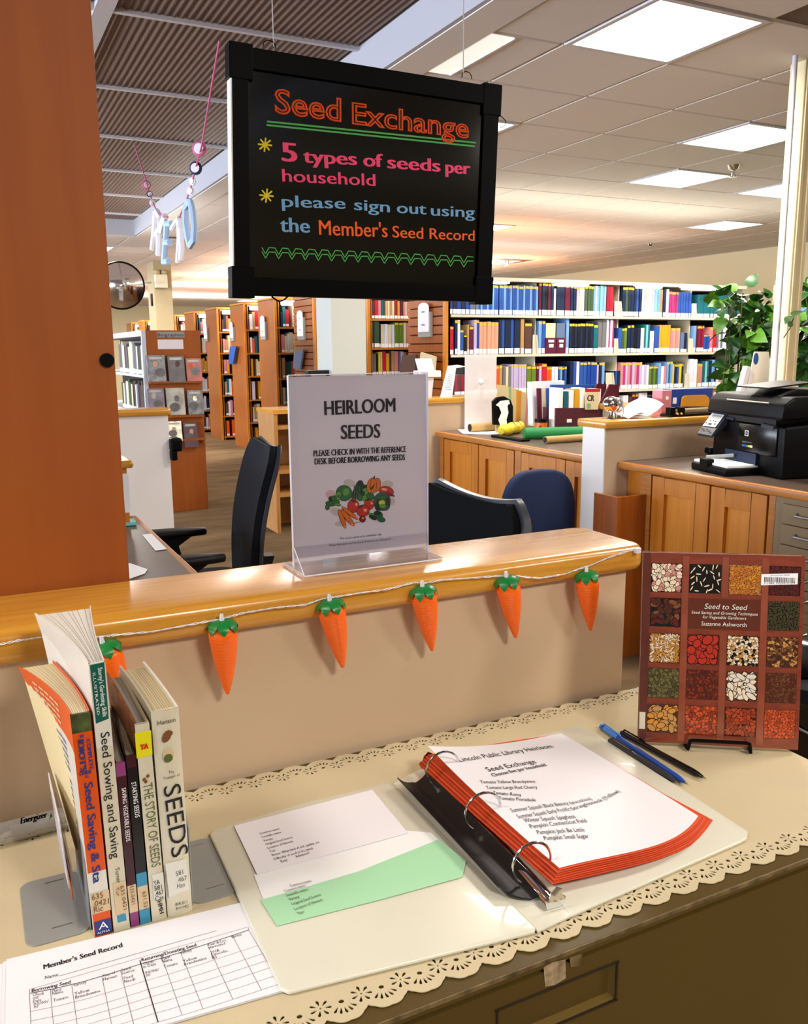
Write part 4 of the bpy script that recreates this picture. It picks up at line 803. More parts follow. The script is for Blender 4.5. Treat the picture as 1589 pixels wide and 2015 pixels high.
# ---------------- things on the near partition cap (top 1.092) ----------------
PZ = 1.0925
s0 = P(1204, 822, 'Y', 3.24); s0.z = PZ
t = thing('pencil_sharpener', 'old chrome hand crank pencil sharpener on the partition corner', 'pencil sharpener', s0)
build(MB().tube([s0, s0 + Vector((0.004, 0, 0.03)), s0 + Vector((0.006, 0, 0.05))], [0.028, 0.014, 0.012], 12), 'foot', 'steel', t, smooth=True)
build(MB().ball(s0 + Vector((-0.01, 0, 0.068)), (0.043, 0.036, 0.038), 18), 'barrel', 'chrome', t, smooth=True)
build(MB().ball(s0 + Vector((0.028, 0.004, 0.066)), (0.022, 0.03, 0.034), 14), 'housing', 'steel', t, smooth=True)
build(MB().tube([s0 + Vector((0.03, -0.03, 0.085)), s0 + Vector((0.032, -0.036, 0.04)), s0 + Vector((0.028, -0.036, 0.01))], 0.005, 8), 'crank', 'chrome', t, smooth=True)
build(MB().prism([s0 + Vector((-0.02 + 0.018 * math.cos(k), -0.037, 0.05 + 0.013 * math.sin(k))) for k in (0, 1.2, 2.3, 3.4, 4.6)], (0, 0.004, 0)), 'tag', 'jar_orange', t)
t = thing('paper_pile', 'rumpled white papers right of the pencil sharpener', 'papers', (2.85, 3.24, PZ))
def rump(u, v): 
    base = P(1228, 816, 'Y', 3.2).x; return (base + 0.19 * u, 3.17 + 0.15 * v, PZ + 0.004 + 0.085 * u ** 1.6 * (0.5 + 0.5 * v) + 0.012 * math.sin(7 * u + 3 * v))
build(MB().grid(10, 6, rump, 0, 0.002), 'sheet', 'white', t, smooth=True)
build(MB().grid(8, 5, lambda u, v: (rump(u, v)[0] + 0.05, rump(u, v)[1] + 0.03, rump(u, v)[2] + 0.006), 0, 0.001), 'sheet', 'paper', t, smooth=True)
t = thing('binder', 'blue ring binder with a pink spine on the partition cap', 'binder', (3.15, 3.28, PZ))
a = P(1297, 768, 'Y', 3.28); b = P(1316, 768, 'Y', 3.28); c = P(1398, 768, 'Y', 3.28)
build(MB().box(a.x, b.x, 3.26, 3.33, PZ, a.z), 'spine', 'book_pink', t, bevel=0.002); MT['pink_spine'] = MT['book_pink']
build(MB().box(b.x, c.x, 3.265, 3.33, PZ, a.z + 0.003), 'cover', 'book_royal', t, bevel=0.002)
build(MB().box(b.x + 0.012, b.x + 0.035, 3.262, 3.266, PZ + 0.055, PZ + 0.085), 'spine_label', 'white', t)
build(MB().lathe([(0, 0), (0.01, 0), (0.01, 0.002), (0, 0.002)], ((a.x + b.x) / 2, 3.259, PZ + 0.085), 12, T=Matrix.Rotation(PI / 2, 3, 'X')), 'ring_hole', 'white', t)
t = thing('clipboard', 'tan board leaning against the blue binder', 'board', (3.25, 3.25, PZ))
pts = [P(x, y_, 'Y', 3.25) for x, y_ in ((1340, 800), (1343, 782), (1350, 778), (1388, 777), (1394, 782), (1397, 800))]
build(MB().prism(pts, (0, 0.008, 0)), 'board', 'folder_yellow', t); MT['folder_yellow'].node_tree.nodes['Principled BSDF'].inputs['Base Color'].default_value = lin('#c98a1e')
t = thing('hole_punch', 'black three hole punch with a tan base in front of the binder', 'hole punch', (3.2, 3.19, PZ))
a = P(1314, 812, 'Y', 3.18); c = P(1420, 800, 'Y', 3.18)
build(MB().box(a.x, c.x, 3.16, 3.235, PZ, PZ + 0.012), 'base', 'black', t, bevel=0.002)
build(MB().box(a.x + 0.03, c.x, 3.18, 3.235, PZ + 0.012, PZ + 0.034), 'arm', 'taupe_metal', t, bevel=0.006)
for k in (0.0, 0.06): build(MB().box(a.x + k, a.x + k + 0.035, 3.165, 3.2, PZ + 0.012, PZ + 0.045), 'punch_head', 'black', t, bevel=0.004)
for k in (0.045, 0.07): build(MB().ball((a.x + k, 3.166, PZ + 0.012), 0.008, 8), 'knob', 'kraft', t, smooth=True)
# brochure stand behind the printer
t = thing('brochure_stand', 'clear stand with a tall white brochure behind the printer', 'brochure stand', (3.68, 3.22, PZ))
def leanq(p, y): return [P(a_, b_, 'Y', y) for a_, b_ in p]
for pts, m, yy in (([(1466, 780), (1524, 780), (1512, 692), (1484, 692)], 'white', 3.25),): build(MB().prism(leanq(pts, yy), (0, 0.004, 0)), 'brochure', m, t)
g = MB(); cpt = P(1487, 706, 'Y', 3.248); g.prism([cpt + Vector((0.018 * math.cos(k * PI / 6), 0, 0.03 * math.sin(k * PI / 6))) for k in range(12)], (0, 0.0015, 0)); build(g, 'emblem', 'book_blue', t)
for pts in ([(1452, 785), (1462, 785), (1476, 722), (1470, 720)], [(1464, 785), (1472, 785), (1484, 738), (1478, 728)], [(1512, 785), (1516, 785), (1526, 706), (1521, 706)]): build(MB().prism(leanq(pts, 3.24), (0, 0.03, 0)), 'stand_wall', 'clear_wire', t)
# ---------------- printer ----------------
po = Vector((2.985, 2.86, CT)); rz = math.radians(-14.0)
t = thing('printer', 'black multifunction printer with paper tray on the counter', 'printer', po, rz); W = WM[t]
def L(mb): mb.v = [tuple(W @ Vector(v)) for v in mb.v]; return mb
# local frame: front plane x=0, body runs to +x, and from y=0 (left) to y=-0.46
build(L(MB().prism([(0.0, 0, 0.0), (0.40, 0, 0.0), (0.40, 0, 0.24), (0.0, 0, 0.21), (0.0, 0, 0.12)], (0, -0.50, 0))), 'body', 'black', t, bevel=0.012, seg=3, smooth=True)
build(L(MB().box(-0.008, 0.004, -0.46, -0.20, 0.085, 0.205)), 'front_panel', 'black_gloss', t, bevel=0.006, smooth=True)
build(L(MB().prism([(-0.03, 0.015, 0.235), (0.40, 0.015, 0.245), (0.40, 0.015, 0.33), (0.02, 0.015, 0.325), (-0.02, 0.015, 0.30)], (0, -0.53, 0))), 'scanner', 'black', t, bevel=0.012, seg=3, smooth=True)
build(L(MB().box(0.0, 0.36, -0.44, -0.08, 0.21, 0.238)), 'output_slot', 'black_matte', t)
build(L(MB().prism([(0.02, -0.12, 0.322), (0.10, -0.12, 0.35), (0.36, -0.12, 0.345), (0.38, -0.12, 0.322)], (0, -0.30, 0))), 'document_feeder', 'black', t, bevel=0.006, smooth=True)
build(L(MB().prism([(0.0, -0.16, 0.352), (0.20, -0.16, 0.372), (0.20, -0.16, 0.378), (0.0, -0.16, 0.358)], (0, -0.22, 0))), 'feeder_flap', 'black_matte', t)
build(L(MB().tube([(-0.022, -0.13, 0.298), (-0.022, -0.42, 0.298)], 0.004, 6)), 'chrome_strip', 'steel', t)
build(L(MB().prism([(0.0, 0.01, 0.235), (-0.075, 0.01, 0.14), (-0.068, 0.01, 0.130), (0.02, 0.01, 0.20)], (0, -0.115, 0))), 'control_panel', 'chair_rim', t, bevel=0.003)
n_ = Vector((-0.785, 0, 0.62)); 
def cp(u, v, e): 
    a = Vector((-0.004, 0.005, 0.2325)); b = Vector((-0.073, 0.005, 0.145)); return a.lerp(b, v) + Vector((0, -0.105 * u, 0)) + n_ * e
def cpq(u0, u1, v0, v1, e): return [cp(u0, v0, e), cp(u1, v0, e), cp(u1, v1, e), cp(u0, v1, e)]
f = build(L(MB().poly(cpq(0.03, 0.97, 0.05, 0.66, 0.003))), 'faceplate', 'trim_white', t)
build(L(MB().poly(cpq(0.2, 0.85, 0.12, 0.28, 0.004))), 'display', 'gray_paint', f)
g = MB()
for (u, v, du, dv) in ((0.1, 0.5, .1, .05), (0.35, .52, .25, .07), (.75, .5, .12, .05), (.3, .38, .08, .05), (.5, .36, .08, .05), (.7, .38, .08, .05), (.15, .8, .15, .06), (.5, .8, .12, .06), (.7, .85, .15, .06)): g.poly(cpq(u, u + du, v, v + dv, 0.0045))
build(L(g), 'buttons', 'black', t)
tr = MB().prism([(-0.075, -0.04, 0.0), (-0.02, 0.005, 0.0), (0.01, 0.005, 0), (0.01, -0.36, 0.0), (-0.16, -0.36, 0.0), (-0.16, -0.10, 0.0)], (0, 0, 0.03)); build(L(tr), 'paper_tray', 'black', t, bevel=0.006, smooth=True)
build(L(MB().box(-0.14, 0.0, -0.34, -0.09, 0.031, 0.04)), 'paper_stack', 'white', t)
build(L(MB().box(-0.165, -0.13, -0.23, -0.17, 0.02, 0.055)), 'tray_latch', 'black', t, bevel=0.004)
build(L(MB().tube([(-0.10, -0.12, 0.05), (-0.02, -0.20, 0.065)], 0.008, 8)), 'paper_guide', 'gray_paint', t); build(L(MB().box(-0.012, 0.002, -0.34, -0.12, 0.035, 0.085)), 'tray_opening', 'book_navy', t)
build(L(MB().tube([(0.0, -0.10, 0.218), (0.0, -0.16, 0.214)], 0.007, 8).tube([(0.0, -0.36, 0.205), (0.0, -0.44, 0.2)], 0.012, 8)), 'hinge', 'chair_rim', t)
# emblem and product line
g = MB(); ex = -0.009; yc, zc_ = -0.265, 0.165
g.prism([(ex, yc - 0.013, zc_ - 0.012), (ex, yc + 0.013, zc_ - 0.012), (ex, yc + 0.013, zc_ + 0.012), (ex, yc - 0.013, zc_ + 0.012)], (-0.001, 0, 0)); e_ = build(L(g), 'emblem', 'trim_white', t)
g = MB().poly([(ex - 0.0015, yc + 0.009 * math.cos(k * PI / 8), zc_ + 0.009 * math.sin(k * PI / 8)) for k in range(16)]); build(L(g), 'emblem_disc', 'black', e_)
g = MB(); txt(g, 'hp', (ex - 0.0018, yc + 0.006, zc_ - 0.003), (ex - 0.0018, yc - 0.006, zc_ - 0.003), 0.009, (-1, 0, 0)); build(L(g), 'lettering', 'trim_white', e_)
g = MB(); txt(g, 'LASERJET PRO 100', (ex, yc + 0.028, 0.125), (ex, yc - 0.038, 0.125), 0.006, (-1, 0, 0), res=1); build(L(g), 'model_line', 'gray_paint', t)
for k, m in enumerate(('book_blue', 'book_royal', 'roll_green', 'book_bright', 'white')):
    build(L(MB().box(ex - 0.0008, ex, yc + 0.028 - 0.0145 * (k + 1), yc + 0.028 - 0.0145 * k, 0.108, 0.117)), 'color_bar', m, t)
t = tag(build(MB().box(3.12, 3.2, 2.93, 3.02, CT, CT + 0.045).box(3.08, 3.16, 2.96, 3.0, CT + 0.03, CT + 0.06), 'stapler', 'black', bevel=0.006), 'small black stapler left of the printer', 'stapler')
a = P(1570, 905, 'Z', CT + 0.02); t = thing('tape_dispenser', 'black tape dispenser cut by the right frame edge', 'tape dispenser', (a.x, a.y, CT))
build(MB().box(a.x - 0.02, a.x + 0.1, a.y - 0.12, a.y, CT, CT + 0.035), 'base', 'black_matte', t, bevel=0.008); build(MB().tube([(a.x, a.y - 0.03 + 0.02 * math.cos(k), CT + 0.055 + 0.02 * math.sin(k)) for k in (0, .8, 1.6, 2.4, 3.2, 4, 4.8, 5.6)], 0.004, 6, closed=True), 'roll_holder', 'steel', t)
# ---------------- black lined bin beside the desk ----------------
BNX = 2.385; t = thing('waste_bin', 'bin with a shiny black bag beyond the right end of the desk', 'bin', (BNX, 1.72, 0)); mat('bin_bag', '#08080a', 0.22, bump=(18, 1.0), coat=0.3)
rs = random.Random(11); pr_ = []
mb = MB(); n = 28
for i, (r, z) in enumerate([(0.20, 0), (0.23, 0.1), (0.25, 0.25), (0.27, 0.38), (0.285, 0.40), (0.27, 0.42), (0.24, 0.40), (0.22, 0.3)]):
    mb.v += [(BNX + (r + 0.012 * math.sin(5 * k + i) + rs.uniform(-.008, .008)) * math.cos(2 * PI * k / n), 1.72 + (r + 0.012 * math.sin(4 * k + 2 * i)) * math.sin(2 * PI * k / n), z + rs.uniform(-.012, .012) * (i > 0)) for k in range(n)]
for i in range(7):
    for k in range(n): mb.f.append((i * n + k, i * n + (k + 1) % n, (i + 1) * n + (k + 1) % n, (i + 1) * n + k)); mb.m.append(0)
build(mb, 'bag', 'bin_bag', t, smooth=True)
build(MB().lathe([(0.0, 0.01), (0.19, 0.01), (0.21, 0.3), (0.205, 0.3)], (BNX, 1.72, 0), 20), 'pail', 'black_matte', t)
for z in (0.16, 0.30): build(MB().tube([(BNX + 0.275 * math.cos(2 * PI * k / 24), 1.72 + 0.275 * math.sin(2 * PI * k / 24), z + 0.01 * math.sin(3 * k)) for k in range(24)], 0.004, 5, closed=True), 'fold_stripe', 'gray_paint', t)  # grey rings for the pale stripes on the bag's folds
# ---------------- plants ----------------
mat('leaf', '#1c4a14', 0.4, noise=(3.5, 0.45), spec=0.5); mat('leaf_light', '#4a7a1c', 0.4, noise=(5, 0.3)); mat('stem', '#4a4a20', 0.7); mat('pot', '#6b4a34', 0.7)
def leaf_mesh(m):
    mb = MB(); P_ = [(0, 0), (0.35, 0.10), (0.48, 0.32), (0.36, 0.62), (0.12, 0.88), (0, 1.0)]
    V = []; 
    for i, (w, l) in enumerate(P_):
        z = 0.10 * math.sin(l * PI) - 0.25 * l * l
        V += [(-w, l, z + 0.10 * w), (0, l, z - 0.03), (w, l, z + 0.10 * w)]
    mb.add(V, [(3 * i + a, 3 * i + a + 1, 3 * i + a + 4, 3 * i + a + 3) for i in range(5) for a in (0, 1)])
    me = bpy.data.meshes.new('leaf'); me.from_pydata(mb.v, [], mb.f); me.materials.append(MT[m])
    for p in me.polygons: p.use_smooth = True
    me.update(); return me
LM = [leaf_mesh('leaf'), leaf_mesh('leaf'), leaf_mesh('leaf_light')]
def plant(name, label, base, spots, seed, pot_r, size):
    rs = random.Random(seed); t = thing(name, label, 'plant', base); W = WM[t]; base = Vector(base)
    build(MB().lathe([(0, 0), (pot_r * .75, 0), (pot_r, 0.34), (pot_r * 1.05, 0.35), (pot_r * 1.05, 0.38), (pot_r * .9, 0.38), (pot_r * .88, 0.33), (0, 0.33)], base, 20), 'pot', 'pot', t, smooth=True)
    for (c, r, n) in spots:
        c = Vector(c); st = build(MB().tube([base + Vector((0, 0, 0.3)), base.lerp(c, 0.5) + Vector((rs.uniform(-.05, .05), rs.uniform(-.05, .05), 0.1)), c], [0.012, 0.008, 0.004], 6), 'stem', 'stem', t)
        for k in range(int(n * 1.5)):
            d = Vector((rs.gauss(0, 1), rs.gauss(0, 1), rs.gauss(0, 0.8))).normalized(); p = c + d * r * rs.uniform(0.25, 1.0)
            o = bpy.data.objects.new('leaf', LM[rs.randrange(3)]); COL.objects.link(o); o.parent = t
            s = size * rs.uniform(0.7, 1.3); q = (d + Vector((0, 0, -0.2)) + Vector((rs.uniform(-.5, .5), rs.uniform(-.5, .5), 0))).normalized()
            o.rotation_mode = 'QUATERNION'; o.rotation_quaternion = q.to_track_quat('Y', 'Z') @ Matrix.Rotation(rs.uniform(-1.2, 1.2), 3, 'Y').to_quaternion()
            o.location = p - base; o.scale = (s * 0.85, s, s)
def at5(x, y, Y=4.6): return P(x, y, 'Y', Y)
sp = [(at5(1435, 600), 0.10, 10), (at5(1460, 585), 0.09, 8), (at5(1490, 620), 0.16, 16), (at5(1480, 650), 0.16, 18), (at5(1500, 680), 0.18, 20), (at5(1465, 700), 0.13, 14), (at5(1500, 720), 0.17, 18), (at5(1440, 730), 0.10, 10), (at5(1432, 655), 0.05, 3), (at5(1450, 745), 0.1, 10), (at5(1520, 600), 0.12, 10), (at5(1525, 650), 0.16, 16), (at5(1530, 710), 0.16, 14)]
plant('potted_plant', 'large leafy green plant behind the printer, left of the cream post', (at5(1480, 700).x, 4.75, 0), sp, 4, 0.2, 0.12)
sp = [(P(1582, 570, 'Y', 4.2), 0.09, 8), (P(1585, 640, 'Y', 4.2), 0.12, 14), (P(1590, 700, 'Y', 4.2), 0.13, 16), (P(1588, 745, 'Y', 4.2), 0.12, 14), (P(1610, 660, 'Y', 4.2), 0.16, 16), (P(1605, 600, 'Y', 4.2), 0.15, 10)]
plant('potted_plant', 'second green plant at the right frame edge, right of the cream post', (P(1640, 700, 'Y', 4.2).x, 4.0, 0), sp, 9, 0.2, 0.11)
# twig crossing in front of the post
t = thing('plant_sprig', 'leafy twig crossing in front of the cream post', 'plant', P(1541, 665, 'Y', 2.98))
a, b, c = P(1541, 665, 'Y', 2.99), P(1554, 645, 'Y', 2.98), P(1562, 622, 'Y', 2.97); build(MB().tube([a, b, c], 0.003, 6), 'stem', 'stem', t)
for p, d, s in ((c, Vector((-0.9, 0, -0.35)), 0.07), (c, Vector((0.8, 0, 0.5)), 0.075), (b, Vector((-0.3, 0.1, 0.9)), 0.05)):
    o = bpy.data.objects.new('leaf', LM[0]); COL.objects.link(o); o.parent = t; o.location = p - Vector(t.location); o.rotation_mode = 'QUATERNION'; o.rotation_quaternion = d.normalized().to_track_quat('Y', 'Z'); o.scale = (s, s, s)
# ---------------- crocheted garland under the grille ----------------
mat('yarn_pink', '#c65f86', 0.8); mat('yarn_navy', '#20264a', 0.8); mat('yarn_white', '#eceaf4', 0.85, bump=(150, 0.6)); mat('yarn_blue', '#a9c3e6', 0.85, bump=(150, 0.6))
GX = 1.27
def G(x, y): return P(x, y, 'X', GX)
t = thing('letter_garland', 'crocheted letter garland on pink cords hanging below the grille ceiling', 'garland', G(345, 400))
top = G(432, 85); top.z = GZ; top2 = G(264, 288); top2.z = GZ
build(MB().tube([top, G(418, 160), G(396, 290), G(385, 330), G(376, 366), G(368, 390), G(352, 430)], 0.005, 6), 'cord', 'yarn_pink', t)
build(MB().tube([top2, G(276, 322), G(288, 358), G(293, 380), G(301, 400), G(310, 418), G(330, 428)], 0.005, 6), 'cord', 'yarn_pink', t)
def rosette(cx, cy, ry, m1, m2, k):
    c = G(cx, cy); r = abs(G(cx, cy - ry).z - c.z); ang = k; n = 12
    b = Vector((0, math.cos(ang), 0)) + Vector((math.sin(ang), 0, 0)); u = Vector((0, 0, 1))
    o = build(MB().tube([c + (b * math.cos(2 * PI * q / n) + u * math.sin(2 * PI * q / n)) * r * 0.72 for q in range(n)], r * 0.26, 6, closed=True), 'rosette_rim', m1, t, smooth=True)
    nn = b.cross(u); build(MB().prism([c - nn * 0.012 + (b * math.cos(2 * PI * q / n) + u * math.sin(2 * PI * q / n)) * r * 0.66 for q in range(n)], nn * 0.024), 'rosette_center', m2, t)
rosette(392, 293, 17, 'yarn_pink', 'yarn_white', -0.9); rosette(385, 331, 15, 'yarn_navy', 'yarn_white', -0.9)
rosette(379, 357, 9, 'yarn_white', 'yarn_white', -0.5); rosette(375, 376, 9, 'yarn_white', 'yarn_white', -0.8)
rosette(288, 364, 10, 'yarn_pink', 'yarn_white', 1.5); rosette(294, 382, 7, 'yarn_navy', 'yarn_white', 1.5); rosette(300, 399, 8, 'yarn_white', 'yarn_white', 1.0)
def letter(strokes, r, m, label):
    mb = MB()
    for s in strokes: mb.tube([G(*p) for p in s], r, 7)
    o = build(mb, 'letter', m, t, smooth=True); o['label'] = label
letter([[(307, 415), (304, 460), (300, 490)], [(308, 416), (316, 430), (315, 450), (308, 462)], [(312, 462), (313, 480), (312, 502)], [(325, 425), (320, 440), (316, 456)]], 0.022, 'yarn_white', 'white crocheted letter R')
letter([[(328, 440), (325, 480), (322, 518)], [(326, 441), (338, 440)], [(324, 478), (334, 477)], [(322, 516), (332, 514)]], 0.020, 'yarn_blue', 'pale blue crocheted letter E')
letter([[(352, 430), (353, 470), (350, 516)], [(338, 450), (345, 438), (353, 429)], [(355, 450), (358, 490), (356, 510)]], 0.017, 'yarn_white', 'white and pink crocheted letter T')
O = [(372, 396), (364, 410), (365, 440), (370, 470), (374, 484), (381, 472), (382, 445), (379, 415), (375, 398)]
mb = MB().tube([G(*p) for p in O], 0.02, 7, closed=True); build(mb, 'letter', 'yarn_blue', t, smooth=True)['label'] = 'pale blue crocheted letter O'
# ---------------- the lateral file cabinet and its lace cloth ----------------
t = thing('file_cabinet', 'olive brown metal file cabinet under the lace cloth', 'cabinet', (0.3, 0.83, 0))
mat('steel_satin', '#6b5524', 0.3, spec=0.6); mat('brass_edge', '#8a7040', 0.4)
build(MB().box(-0.75, 1.004, 0.605, 1.075, 0, 0.826), 'body', 'cabinet_metal', t)
build(MB().box(-0.755, 1.008, 0.597, 1.080, 0.8385, 0.8485).box(-0.755, 1.008, 0.603, 1.08, 0.826, 0.8386), 'top', 'cabinet_metal', t, bevel=0.0015)
build(MB().box(-0.755, 1.008, 0.5962, 0.5975, 0.8445, 0.8488), 'worn_edge', 'cabinet_edge', t)
hx0, hx1, hz0, hz1 = 0.392, 0.534, 0.772, 0.8155
d = MB().box(-0.75, hx0, 0.597, 0.603, 0.50, 0.835).box(hx1, 1.004, 0.597, 0.603, 0.50, 0.835).box(hx0, hx1, 0.597, 0.603, hz1, 0.835).box(hx0, hx1, 0.597, 0.603, 0.50, hz0)
dr = build(d, 'drawer', 'cabinet_metal', t)
r = MB().add([(hx0, .5965, hz0), (hx1, .5965, hz0), (hx1, .5965, hz1), (hx0, .5965, hz1), (hx0 + .004, .622, hz0 + .012), (hx1 - .012, .622, hz0 + .012), (hx1 - .012, .622, hz1 - .002), (hx0 + .004, .622, hz1 - .002)], [(4, 5, 6, 7), (0, 1, 5, 4), (1, 2, 6, 5), (2, 3, 7, 6), (3, 0, 4, 7)])
build(r, 'handle_recess', 'steel_satin', dr)
rim = MB()
for a in ((hx0 - .002, hx1 + .002, hz1 - .001, hz1 + .001), (hx0 - .002, hx1 + .002, hz0 - .001, hz0 + .001)): rim.box(a[0], a[1], .5955, .5975, a[2], a[3])
for a in (hx0, hx1): rim.box(a - .001, a + .001, .5955, .5975, hz0, hz1)
build(rim, 'recess_rim', 'recess_dark', dr)
mat('old_sticker', '#a08c6c', 0.6, noise=(120, 0.5))
build(MB().poly([P(x, y, 'Y', 0.5966) for x, y in ((1069, 1903), (1088, 1893), (1112, 1888), (1113, 1925), (1092, 1938), (1072, 1942))]), 'old_label', 'old_sticker', dr)
build(MB().poly([P(x, y, 'Y', 0.5964) for x, y in ((1120, 1885), (1144, 1876), (1146, 1898), (1122, 1904))]), 'glue_mark', 'cabinet_edge', dr)
build(MB().box(-0.75, 1.004, 0.597, 0.603, 0.1, 0.495), 'drawer', 'cabinet_metal', t)
# cloth with scalloped, pierced edges
PD = 0.0393; XA, XB = -0.42, 1.012
front = 0.389 - PD * 21; F0 = 0.389 + PD / 2          # fan centres
outer = []; holes = []
def tear(cx, cy, ang, r0, r1, w):
    c, s = math.cos(ang), math.sin(ang); o = []
    for (l, ww) in ((0, 0), (.35, .55), (.7, 1), (.9, .8), (1, 0), (.9, -.8), (.7, -1), (.35, -.55)):
        rr = r0 + (r1 - r0) * l; o.append((cx + c * rr - s * ww * w, cy + s * rr + c * ww * w))
    return o
def circ(cx, cy, rx, ry, n=10): return [(cx + rx * math.cos(2 * PI * k / n), cy + ry * math.sin(2 * PI * k / n)) for k in range(n)]
def band(yc, sgn, phase):
    """one pierced band: sgn -1 towards the viewer, +1 towards the wall; returns the scalloped edge"""
    e = []; k0 = int((XA - phase) / PD) - 1
    for k in range(k0, k0 + 50):
        X0 = phase + PD * k
        if X0 - PD / 2 > XB - 0.004: break
        for q in range(15):
            fx = -1 + 2 * q / 14.0; x = X0 + fx * PD / 2
            a = fx * 0.93; r_ = 0.0245 + 0.0011 * abs(math.sin(a * 4.8)) - 0.0006
            xx = X0 + r_ * math.sin(a) * 0.985; yy = yc + sgn * r_ * math.cos(a)
            if XA < xx < XB: e.append((xx, yy))
        if not (XA + 0.02 < X0 < XB - 0.02): continue
        holes.append(circ(X0, yc + sgn * 0.0005, 0.0027, 0.0024))
        for a in (-0.85, -0.42, 0.0, 0.42, 0.85): holes.append(tear(X0, yc, sgn * PI / 2 + a * 0.9, 0.0078, 0.0155, 0.0014))
        xd = X0 - PD / 2
        if xd < XA + 0.02: continue
        holes.append(circ(xd, yc, 0.0011, 0.0011, 6))
        for j in range(7): holes.append(tear(xd, yc, sgn * PI / 2 + 2 * PI * (j + 0.5) / 7, 0.0028, 0.0103, 0.0015))
    e.sort(key=lambda p: p[0]); return e
fr = band(0.6345, -1, F0); bk_ = band(1.052, 1, 0.281)
outer = [(XA, fr[0][1])] + fr + [(XB - 0.001, fr[-1][1] + 0.004), (XB, 0.66), (XB, 1.03), (XB - 0.001, bk_[-1][1])] + bk_[::-1] + [(XA, bk_[0][1])]
cu = bpy.data.curves.new('c', 'CURVE'); cu.dimensions = '2D'; cu.fill_mode = 'BOTH'; cu.extrude = 0.00045
for pl in [outer] + holes:
    s = cu.splines.new('POLY'); s.points.add(len(pl) - 1); s.use_cyclic_u = True
    for k, p in enumerate(pl): s.points[k].co = (p[0] - 0.3, p[1] - 0.84, 0, 1)
o = bpy.data.objects.new('t', cu); me = bpy.data.meshes.new_from_object(o); bpy.data.objects.remove(o)
me.materials.clear(); me.materials.append(MT['cloth'])
o = bpy.data.objects.new('tablecloth', me); COL.objects.link(o); o.location = (0.3, 0.84, 0.8500)
tag(o, 'cream cloth with pierced scalloped lace edges on the file cabinet', 'tablecloth')
DZ = 0.8508
# ---------------- tall wooden cabinet at left ----------------
t = thing('tall_cabinet', 'tall warm brown wooden cabinet side filling the upper left', 'cabinet', (-0.3, 1.4, 0))
pxr = P(183, 0, 'Y', 1.2505).x; pxb = P(253, 1140, 'Y', 1.2505).x
build(MB().box(-1.3, 0.1875, 1.2505, 1.56, 0, 2.62), 'side_panel', 'maple_dark', t, bevel=0.002)
hp_ = P(210, 709, 'Y', 1.2505)
build(MB().lathe([(0.0, -0.002), (0.0085, -0.002), (0.0095, 0.0), (0.0095, 0.003), (0, 0.003)], hp_, 20, T=Matrix.Rotation(PI / 2, 3, 'X')), 'grommet', 'black', t, smooth=True)
# ---------------- acrylic sign ----------------
AY = 1.19
t = thing('sign_holder', 'clear acrylic stand with the white HEIRLOOM SEEDS notice on the oak counter', 'sign', (0.52, 1.18, 1.102))
a = P(567, 742, 'Y', AY); b = P(838, 741, 'Y', AY); xa, xb, zt = a.x, b.x, 1.383
build(MB().box(xa - 0.001, xb + 0.001, AY - 0.0035, AY - 0.0015, 1.118, zt + 0.002), 'front_sheet', 'acrylic', t)
build(MB().box(xa + 0.001, xb - 0.001, AY - 0.0008, AY, 1.112, zt), 'notice', 'paper_lilac', t)
build(MB().box(xa - 0.001, xb + 0.001, AY + 0.001, AY + 0.0025, 1.104, zt + 0.002), 'back_sheet', 'acrylic', t)
eg = MB()
for x in (xa - 0.001, xb + 0.001): eg.box(x - 0.0006, x + 0.0006, AY - 0.0035, AY + 0.0025, 1.104, zt + 0.002)
eg.box(xa, xb, AY - 0.0035, AY + 0.0025, zt + 0.002, zt + 0.003)
build(eg, 'edge', 'clear_wire', t)
A_, B_, C_, D_ = P(560, 1108, 'Z', 1.103), P(600, 1140, 'Z', 1.103), P(855, 1101, 'Z', 1.103), P(820, 1080, 'Z', 1.103)
bx_ = [(0.409, 1.133), (0.631, 1.133), (0.636, 1.225), (0.409, 1.225)]
build(MB().prism([(x, y, 1.1025) for x, y in bx_], (0, 0, 0.003)), 'base', 'acrylic', t)
eg = MB(); eg.tube([(0.409, 1.133, 1.104), (0.631, 1.133, 1.104)], 0.0013, 6).tube([(0.409, 1.133, 1.104), (0.409, 1.225, 1.104)], 0.001, 6).tube([(0.636, 1.14, 1.104), (0.636, 1.225, 1.104)], 0.001, 6).tube([(0.409, 1.134, 1.104), (xa, AY, 1.135)], 0.0009, 6)
build(eg, 'bright_edge', 'clear_wire', t)
build(MB().add([(0.409, 1.134, 1.1055), (0.631, 1.134, 1.1055), (xb, AY - 0.002, 1.135), (xa, AY - 0.002, 1.135)], [(0, 1, 2, 3)]), 'sloped_lip', 'acrylic', t)
N = (0, -1, 0); g = MB(); yy = AY - 0.001
def tl(mb, s, p0, p1, h, **k): txt(mb, s, P(*p0, 'Y', yy), P(*p1, 'Y', yy), h, N, **k)
tl(g, 'HEIRLOOM', (639, 817), (777, 810), 0.0205, bold=0.025); tl(g, 'SEEDS', (671, 864), (747, 861), 0.0205, bold=0.025)
tl(g, 'PLEASE CHECK IN WITH THE REFERENCE', (617, 898), (798, 889), 0.0088, bold=0.03, res=2); tl(g, 'DESK BEFORE BORROWING ANY SEEDS', (619, 914), (796, 905), 0.0088, bold=0.03, res=2)
tl(g, 'This seed program is for individuals only', (668, 1062), (750, 1053), 0.0034, res=1); tl(g, 'Please limit your seed choices to 5 varieties per household', (648, 1075), (768, 1062), 0.0034, res=1)
build(g, 'lettering', 'ink', t)
